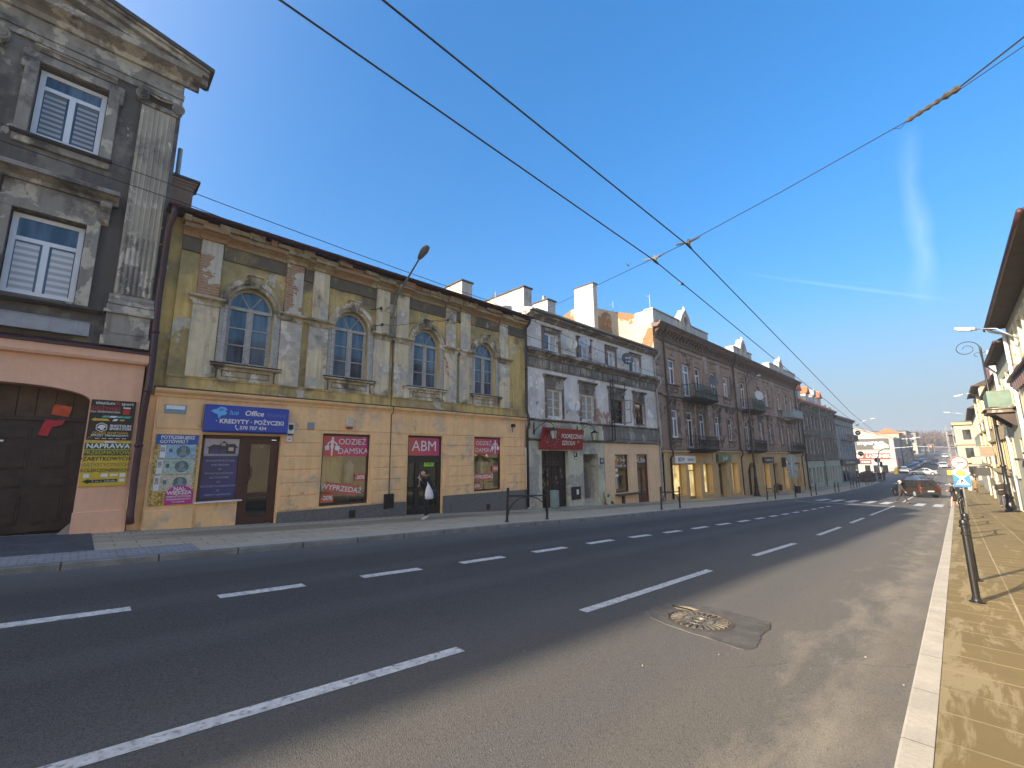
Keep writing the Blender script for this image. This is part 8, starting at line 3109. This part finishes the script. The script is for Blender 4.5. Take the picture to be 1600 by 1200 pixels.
    gr_ = (zr(loc[0] + 1) - zr(loc[0] - 1)) / 2
    t_.rotation_euler = (0, -math.atan(gr_) * math.cos(heading), heading)
    return t_


rz = lambda x: zr(x) + .005
suv = car('parked_car', 'dark brown estate car pulling out across the lane just beyond the crossing', 'suv', (.045, .030, .020), (61.5, 4.15, rz(61.5)), R_(34))
car('queued_car', 'dark blue car with lit brake lights waiting behind the dark brown estate', 'hatch', (.03, .05, .12), (78, 5.2, rz(78)), R_(2), group='cars queued at the junction')
car('queued_car', 'black car second in the queue towards the junction', 'hatch', (.02, .02, .022), (84.5, 5.3, rz(84.5)), R_(1), group='cars queued at the junction')
car('queued_car', 'grey brown car at the head of the queue by the stop line', 'hatch', (.12, .10, .09), (90.5, 5.4, rz(90.5)), R_(1), group='cars queued at the junction')
car('crossing_car', 'silver saloon driving across the junction', 'sedan', (.42, .44, .45), (128, 6.9, rz(128)), R_(97))
car('parked_car', 'silver hatchback parked at the near end of the far left row', 'hatch', (.45, .46, .47), (136, 10.6, rz(136)), R_(190), group='cars parked on the far left side')
pk = [(142, 10.4, 'sedan', (.05, .075, .11), 'blue saloon second in the far left parked row'), (147.5, 10.3, 'hatch', (.24, .26, .28), 'pale blue grey car third in the far left parked row'),
      (153, 10.2, 'hatch', (.05, .085, .14), 'deep blue hatchback in the middle of the far left parked row'), (159, 10.1, 'sedan', (.11, .14, .17), 'steel blue saloon in the middle of the far left parked row'),
      (165, 10.0, 'hatch', (.55, .56, .57), 'white car toward the end of the far left parked row'), (171, 9.9, 'suv', (.03, .03, .035), 'black van like car toward the end of the far left parked row'),
      (178, 9.8, 'hatch', (.20, .22, .24), 'grey car near the far end of the left parked row'), (186, 9.6, 'hatch', (.6, .6, .6), 'last white car of the far left parked row')]
for x, y, k, c_, lab in pk:
    car('parked_car', lab, k, c_, (x, y, rz(x)), R_(184), group='cars parked on the far left side')
car('approaching_car', 'white car coming down the far street toward the junction', 'hatch', (.6, .6, .6), (164, 4.6, rz(164)), R_(182))
car('approaching_car', 'black car coming down the far street behind the white one', 'suv', (.025, .025, .03), (178, 6.6, rz(178)), R_(182))
car('approaching_car', 'white car high up on the far street below the wood', 'hatch', (.6, .6, .58), (225, 5.4, rz(225)), R_(182))
for i, x in enumerate((150, 158, 168, 179)):
    car('roadside_car', ('pale car parked first on the far right side', 'blue and white car parked second on the far right side', 'white car parked third on the far right side', 'pale blue car parked last on the far right side')[i], 'hatch', ((.5, .52, .55), (.30, .45, .62), (.6, .6, .6), (.35, .48, .6))[i], (x, .3, rz(x)), R_(2), group='cars parked on the far right side')


# ================================================================ people
def skin_mesh(name, pts, edges, radii, m, parent, sub=2, root=0):
    me = bpy.data.meshes.new(name)
    me.from_pydata(pts, edges, [])
    o = bpy.data.objects.new(name, me)
    COL.objects.link(o)
    o.modifiers.new('skin', 'SKIN')
    if not me.skin_vertices:
        import bmesh
        bm = bmesh.new()
        bm.from_mesh(me)
        bm.verts.layers.skin.verify()
        bm.to_mesh(me)
        bm.free()
    sv = me.skin_vertices[0].data
    for i, r in enumerate(radii):
        r = r if isinstance(r, (tuple, list)) else (r, r)
        sv[i].radius = r
        sv[i].use_root = (i == root)
    s_ = o.modifiers.new('sub', 'SUBSURF')
    s_.levels = s_.render_levels = sub
    dg = bpy.context.evaluated_depsgraph_get()
    m2 = bpy.data.meshes.new_from_object(o.evaluated_get(dg))
    bpy.data.objects.remove(o)
    bpy.data.meshes.remove(me)
    m2.name = name
    m2.materials.clear()
    m2.materials.append(m)
    for p_ in m2.polygons:
        p_.use_smooth = True
    ob = bpy.data.objects.new(name, m2)
    COL.objects.link(ob)
    ob.parent = parent
    ob['wl'] = (0, 0, 0)
    return ob


M_SKIN = mat('skin', (.50, .30, .22), .55, .08, 9)
M_LIP = mat('lips', (.36, .12, .10), .5)


def person(label, loc, heading, H=1.68, stride=.0, coat=(.012, .012, .014), coat_len=.45, legs=(.016, .017, .024), shoes=(.02, .02, .02), hair=(.02, .014, .01), arms=('down', 'down'), bend=.0, hairlen=.0, bulk=1.0, bare_legs=False, hood=None, head_down=.0, hands=True):
    """facing local +X; left is +Y. arms: down, front (hand before the chest), face (hand at the mouth)"""
    t_ = thing('person', label, 'person', (0, 0, 0))
    k = H / 1.70
    S = lambda p: tuple(c * k for c in p)
    lean = bend
    hipz, shz = .92, 1.40
    fwd = lambda z: lean * max(0, (z - hipz)) / (shz - hipz) * .5
    L = {}
    feet = {}
    for s, d in ((1, stride), (-1, -stride)):
        hip = (0, s * .09, hipz - .04)
        knee = (d * .45 + (.07 if d < 0 else .05) * (1 if stride else .15), s * .095, .49)
        ank = (d, s * .10, .085 + (.06 if d < -.15 else 0))
        L[s] = (hip, knee, ank)
        feet[s] = ank
    sh = {s: (fwd(1.4), s * .185, 1.40) for s in (1, -1)}
    ar = {}
    for s, a in ((1, arms[0]), (-1, arms[1])):
        x0 = sh[s][0]
        if a == 'down':
            sw = -s * stride * .5
            e_, w_ = (x0 + sw * .4, s * .235, 1.12), (x0 + sw + .05, s * .245, .88)
        elif a == 'front':
            e_, w_ = (x0 + .01, s * .25, 1.13), (x0 + .20, s * .07, 1.13)
        elif a == 'face':
            e_, w_ = (x0 + .14, s * .23, 1.14), (x0 + .25, s * .07, 1.34)
        else:
            e_, w_ = (x0 + .05, s * .24, 1.12), (x0 + .30, s * .17, 1.02)
        ar[s] = (e_, w_)
    hx = fwd(1.5) + .02 + head_down * .06
    hz = -head_down * .04
    # --- body: one continuous surface, skin tone (head, neck, torso core, arms with fingers, legs)
    P, E, R = [], [], []

    def add(p, r, par=None):
        P.append(S(p))
        R.append(tuple(q * k for q in r) if isinstance(r, (tuple, list)) else r * k)
        if par is not None:
            E.append((par, len(P) - 1))
        return len(P) - 1
    pel = add((0, 0, hipz), (.115, .085))
    ch1 = add((fwd(1.15), 0, 1.15), (.11, .08), pel)
    ch2 = add((fwd(1.36), 0, 1.36), (.13, .085), ch1)
    nk = add((fwd(1.46) + .005, 0, 1.465), .05, ch2)
    nk2 = add((hx - .01, 0, 1.525 + hz), .05, nk)
    jw = add((hx + .028, 0, 1.555 + hz), (.060, .066), nk2)
    hd = add((hx + .02, 0, 1.62 + hz), (.074, .088), jw)
    cr = add((hx + .005, 0, 1.675 + hz), (.064, .078), hd)
    ns = add((hx + .105, 0, 1.605 + hz - head_down * .02), .012, hd)
    for s in (1, -1):
        er = add((hx + .005, s * .082, 1.61 + hz), .014, hd)
        a0 = add(sh[s], .05, ch2)
        a1 = add(ar[s][0], .040, a0)
        a2 = add(ar[s][1], .028, a1)
        w, e_ = Vector(ar[s][1]), Vector(ar[s][0])
        d = (w - e_).normalized()
        pm = add(tuple(w + d * .055), (.034, .020), a2)
        if hands:
            side = d.cross(Vector((1, 0, .3))).normalized()
            cu = side.cross(d)
            for j, (o_, ln) in enumerate(((-.026, .052), (-.009, .064), (.009, .060), (.026, .046))):
                k1 = add(tuple(w + d * (.082 + ln * .4) + side * o_ + cu * .010), .0085, pm)
                add(tuple(w + d * (.080 + ln * .9) + side * o_ * 1.1 + cu * .035), .0075, k1)
            t1 = add(tuple(w + d * .050 + side * .046 + cu * .014), .0095, pm)
            add(tuple(w + d * .082 + side * .058 + cu * .03), .0085, t1)
        l0 = add(L[s][0], (.085, .085), pel)
        l1 = add(L[s][1], .056, l0)
        l15 = add(tuple(Vector(L[s][1]).lerp(Vector(L[s][2]), .35) + Vector((-.015, 0, 0))), .054, l1)
        l2 = add(L[s][2], .036, l15)
        add((L[s][2][0] + .07, L[s][2][1] + s * .008, L[s][2][2] - .04), (.022, .016), l2)
    body = skin_mesh('body', P, E, R, M_SKIN, t_, 2)
    # --- face
    mb = MB()
    for s in (1, -1):
        mb.ball(S((hx + .091, s * .030, 1.625 + hz)), .011 * k, .012 * k, .008 * k, 8, 6)
        mb.tube([S((hx + .094, s * .014, 1.645 + hz)), S((hx + .09, s * .046, 1.643 + hz))], .004 * k, 4)
    ob = mb.build('eyes', mat('dark eyes', (.02, .015, .012), .3), None, smooth=True, origin=(0, 0, 0))
    ob.parent = t_
    mb = MB()
    mb.ball(S((hx + .088, 0, 1.565 + hz)), .010 * k, .022 * k, .006 * k, 8, 6)
    ob = mb.build('mouth', M_LIP, None, smooth=True, origin=(0, 0, 0))
    ob.parent = t_
    # --- hair
    mh = mat('hair ' + label, hair, .6, .3, 30)
    P, E, R = [], [], []
    h0 = add((hx - .012, 0, 1.69 + hz), (.072, .082))
    h1 = add((hx - .045, 0, 1.64 + hz), (.066, .082), h0)
    add((hx + .05, 0, 1.70 + hz), (.05, .06), h0)
    h2 = add((hx - .062, 0, 1.56 + hz), (.05, .07), h1)
    for s in (1, -1):
        add((hx - .01, s * .072, 1.655 + hz), (.03, .022), h0)
    if hairlen:
        add((hx - .075, 0, 1.56 - hairlen + hz), (.04, .06), h2)
    skin_mesh('hair', P, E, R, mh, t_, 2)
    # --- coat
    mc = mat('coat ' + label, coat, .85, .3, 9, bump=.006, bscale=30)
    P, E, R = [], [], []
    b = bulk
    c0 = add((fwd(1.02), 0, 1.02), (.165 * b, .125 * b))
    c1 = add((fwd(1.2), 0, 1.20), (.165 * b, .125 * b), c0)
    c2 = add((fwd(1.36), 0, 1.375), (.165 * b, .115 * b), c1)
    add((fwd(1.45) - .005, 0, 1.475), (.075, .08), c2)
    q = add((0, 0, max(.62, 1.02 - coat_len * .55)), (.175 * b, .135 * b), c0)
    add((0, 0, 1.02 - coat_len), (.185 * b, .15 * b), q)
    for s in (1, -1):
        a0 = add((sh[s][0], sh[s][1] * 1.02, sh[s][2]), .078 * b, c2)
        a1 = add(ar[s][0], .066 * b, a0)
        wr = Vector(ar[s][0]).lerp(Vector(ar[s][1]), .93)
        add(tuple(wr), .047 * b, a1)
    skin_mesh('coat', P, E, R, mc, t_, 2)
    if hood:
        P, E, R = [], [], []
        n_ = 9
        last = None
        for i in range(n_):
            a = -2.5 + 5.0 * i / (n_ - 1)
            last = add((hx - .075 - .085 * math.cos(a), .120 * math.sin(a), 1.475 + .05 * math.cos(a) + hz), .056, last)
        skin_mesh('fur_hood', P, E, R, mat('brown fur', hood, .95, .5, 60, bump=.02, bscale=90), t_, 2)
    # --- trousers
    if not bare_legs:
        mt = mat('trousers ' + label, legs, .85, .25, 9)
        P, E, R = [], [], []
        p0 = add((0, 0, hipz + .02), (.14, .11))
        for s in (1, -1):
            l0 = add((L[s][0][0], L[s][0][1], L[s][0][2] - .06), .092, p0)
            l1 = add(L[s][1], .070, l0)
            add((L[s][2][0], L[s][2][1], L[s][2][2] + .03), .056, l1)
        skin_mesh('trousers', P, E, R, mt, t_, 2)
    ms = mat('shoes ' + label, shoes, .6, .1, 9)
    for s in (1, -1):
        P, E, R = [], [], []
        x, y, z = L[s][2]
        f0 = add((x - .03, y, z - .035), (.046, .046))
        f1 = add((x + .07, y + s * .008, z - .045), (.046, .036), f0)
        add((x + .16, y + s * .014, z - .055), (.042, .027), f1)
        add((x - .005, y, z + .03), (.045, .045), f0)
        skin_mesh('shoe', P, E, R, ms, t_, 2)
    t_.location = loc
    t_.rotation_euler = (0, 0, heading)
    return t_, ar, k


def to_world(loc, heading, p):
    c, s = math.cos(heading), math.sin(heading)
    return Vector((loc[0] + p[0] * c - p[1] * s, loc[1] + p[0] * s + p[1] * c, loc[2] + p[2]))


# woman with the white bag in front of the black shop door; she looks to the left of the picture
wl_, wh = (8.66, 13.02, zp(8.66)), R_(176)
w_, war, wk = person('woman in black fur collared jacket and white shoes before the black shop door', wl_, wh, 1.66, .10, (.010, .010, .012), .42, (.014, .015, .022), (.62, .62, .60), (.018, .012, .010), ('face', 'front'), .10, .0, 1.0, False, (.20, .12, .05), 1.0)
bun = MB()
bun.ball((.018, 0, 1.60), .046, .045, .05, 10, 8)
ob = bun.build('hair_bun', mat('dark hair bun', (.018, .012, .010), .6), None, smooth=True, origin=(0, 0, 0))
ob.parent = w_
rip = MB()
for x, y, z in ((.115, .09, .52), (.10, .105, .44), (.06, -.10, .50)):
    rip.ball((x, y, z), .02, .035, .018, 8, 6)
ob = rip.build('ripped_knees', M_SKIN, None, smooth=True, origin=(0, 0, 0))
ob.parent = w_
# white carrier bag hanging from her forearm, handbag on the hip
wb = thing('carrier_bag', 'white plastic carrier bag hanging from the arm of the woman in black', 'bag', to_world(wl_, wh, (.13, .36, .55)))
mb = MB()
c = to_world(wl_, wh, (.10, .33, .68))
vs, fs = [], []
N = 18
for i, (z, rx, ry) in enumerate(((0, .15, .05), (.04, .185, .075), (.16, .19, .08), (.30, .16, .07), (.42, .11, .05), (.52, .06, .03), (.58, .03, .02))):
    for j in range(N):
        a = 2 * math.pi * j / N
        wob = 1 + .07 * math.sin(3 * a + i) + .05 * math.sin(7 * a + 2 * i)
        vs.append((c.x + rx * .84 * wob * math.cos(a) - .05 * (i / 6), c.y + ry * wob * math.sin(a), c.z + z * .86 + .008 * math.sin(5 * a)))
for i in range(6):
    for j in range(N):
        fs.append((i * N + j, i * N + (j + 1) % N, (i + 1) * N + (j + 1) % N, (i + 1) * N + j))
fs.append(tuple(reversed(range(N))))
mb.add(vs, fs)
mb.build('bag_body', mat('white thin plastic', (.66, .68, .70), .5, .08, 9, bump=.01, bscale=18), wb, smooth=True)
mb = MB()
mb.tube([(c.x - .05, c.y, c.z + .48), (c.x - .05, c.y + .04, c.z + .55), (c.x - .04, c.y + .10, c.z + .50)], .012, 6)
mb.build('bag_handle', mat('white bag handle', (.62, .63, .65), .5), wb)
hb = thing('handbag', 'dark navy handbag on the hip of the woman in black', 'bag', to_world(wl_, wh, (-.2, .2, .7)))
c = to_world(wl_, wh, (-.17, .22, .82))
mb = MB()
mb.obox(c, (.15, 0, .01), (0, .05, 0), (-.01, 0, .13))
mb.build('bag_body', mat('navy leather', (.012, .014, .03), .45, .2, 9), hb, bevel=.035)
mb = MB()
mb.tube([c + Vector((-.12, 0, .12)), to_world(wl_, wh, (-.06, .23, 1.25)), to_world(wl_, wh, (.0, .2, 1.475)), to_world(wl_, wh, (.07, .23, 1.25)), c + Vector((.12, 0, .12))], .012, 5)
mb.build('strap', mat('navy strap', (.012, .014, .03), .5), hb)
person('grey haired man in dark jacket striding over the zebra crossing', (45.9, 3.95, zr(45.9)), R_(-82), 1.76, .36, (.030, .026, .028), .20, (.022, .020, .022), (.02, .02, .02), (.50, .42, .38), ('down', 'down'), .10)
lady_, _, _ = person('elderly woman in black knee length coat stepping onto the crossing', (43.9, .98, zr(43.9)), R_(92), 1.68, .20, (.014, .013, .015), .62, (.02, .02, .02), (.025, .018, .016), (.02, .018, .02), ('front', 'front'), .05, .0, 1.16, True)
t_ = thing('handbag', 'dark bag hanging from the arm of the elderly woman in the black coat', 'bag', (43.55, .85, zr(43.7) + .6))
MB().obox((43.6, .72, zr(43.7) + .80), (.04, 0, 0), (0, .14, 0), (0, 0, .12)).build('bag_body', M_INK, t_, bevel=.03)
MB().tube([(43.6, .64, zr(43.7) + .9), (43.6, .74, zr(43.7) + 1.12), (43.6, .82, zr(43.7) + .9)], .012, 5).build('strap', M_INK, t_)
person('person in long black coat half hidden behind the crossing sign post', (45.6, .58, zp(45.6)), R_(170), 1.78, .08, (.014, .014, .016), .55, (.02, .02, .022), (.02, .02, .02), (.02, .015, .012), ('front', 'down'), .05, .0, 1.15)
person('elderly person in olive brown coat walking away on the right pavement', (68.5, -.25, zp(68.5)), R_(-8), 1.70, .14, (.17, .12, .05), .45, (.03, .025, .02), (.02, .02, .02), (.45, .40, .34), ('down', 'down'), .05, .0, 1.2)
t_ = thing('carrier_bag', 'white carrier bag in the left hand of the person in the olive coat', 'bag', (68.6, .12, zp(68.5) + .35))
MB().obox((68.6, .16, zp(68.5) + .6), (.06, 0, 0), (0, .14, .01), (0, -.01, .2)).build('bag_body', M_SW, t_, bevel=.05)
MB().tube([(68.6, .08, zp(68.5) + .78), (68.6, .12, zp(68.5) + .88), (68.6, .2, zp(68.5) + .78)], .012, 5).build('bag_handle', M_SW, t_)
mn, mar, _ = person('man in black jacket and jeans looking down at his phone beside the right lamp post', (45.6, -1.36, zp(45.6)), R_(178), 1.78, .12, (.014, .012, .013), .26, (.035, .045, .075), (.03, .028, .03), (.03, .018, .012), ('front', 'front'), .12, .0, 1.1, False, None, 1.0)
for i, (x, y, hd_) in enumerate(((97.2, 10.6, 10), (98.6, 10.9, 190), (100.8, 10.5, 170))):
    person(('first', 'second', 'third')[i] + ' of three distant dark dressed people by the hedge', (x, y, zp(x)), R_(hd_), 1.76, .12, (.018, .018, .022), .35, (.02, .02, .024), (.02, .02, .02), (.02, .015, .012), hands=False)
for i, (x, y) in enumerate(((88.0, .05), (88.6, -.45))):
    person(('distant person in a pale jacket on the right pavement', 'distant person in dark clothes beside the one in the pale jacket')[i], (x, y, zp(x)), R_(180), 1.74, .14, ((.42, .40, .38), (.02, .02, .03))[i], .28, (.03, .035, .05), (.03, .03, .03), (.03, .02, .015), hands=False)


# ---------------------------------------------------------------- thin air: far things fade a little
mb = MB().box(-130, 1410, -910, 910, -6.0, 27.0)
me = mb.build('haze', M_DARK)
hm = bpy.data.materials.new('thin haze')
hm.use_nodes = True
hn = hm.node_tree.nodes
hn.remove(hn['Principled BSDF'])
pv = hn.new('ShaderNodeVolumePrincipled')
pv.inputs['Density'].default_value = 0.0010
pv.inputs['Color'].default_value = (.80, .86, .93, 1)
pv.inputs['Anisotropy'].default_value = 0.2
hm.node_tree.links.new(pv.outputs[0], hn['Material Output'].inputs['Volume'])
me.data.materials[0] = hm
tag(me, kind='stuff')

for o in bpy.data.objects:
    if 'wl' in o:
        del o['wl']
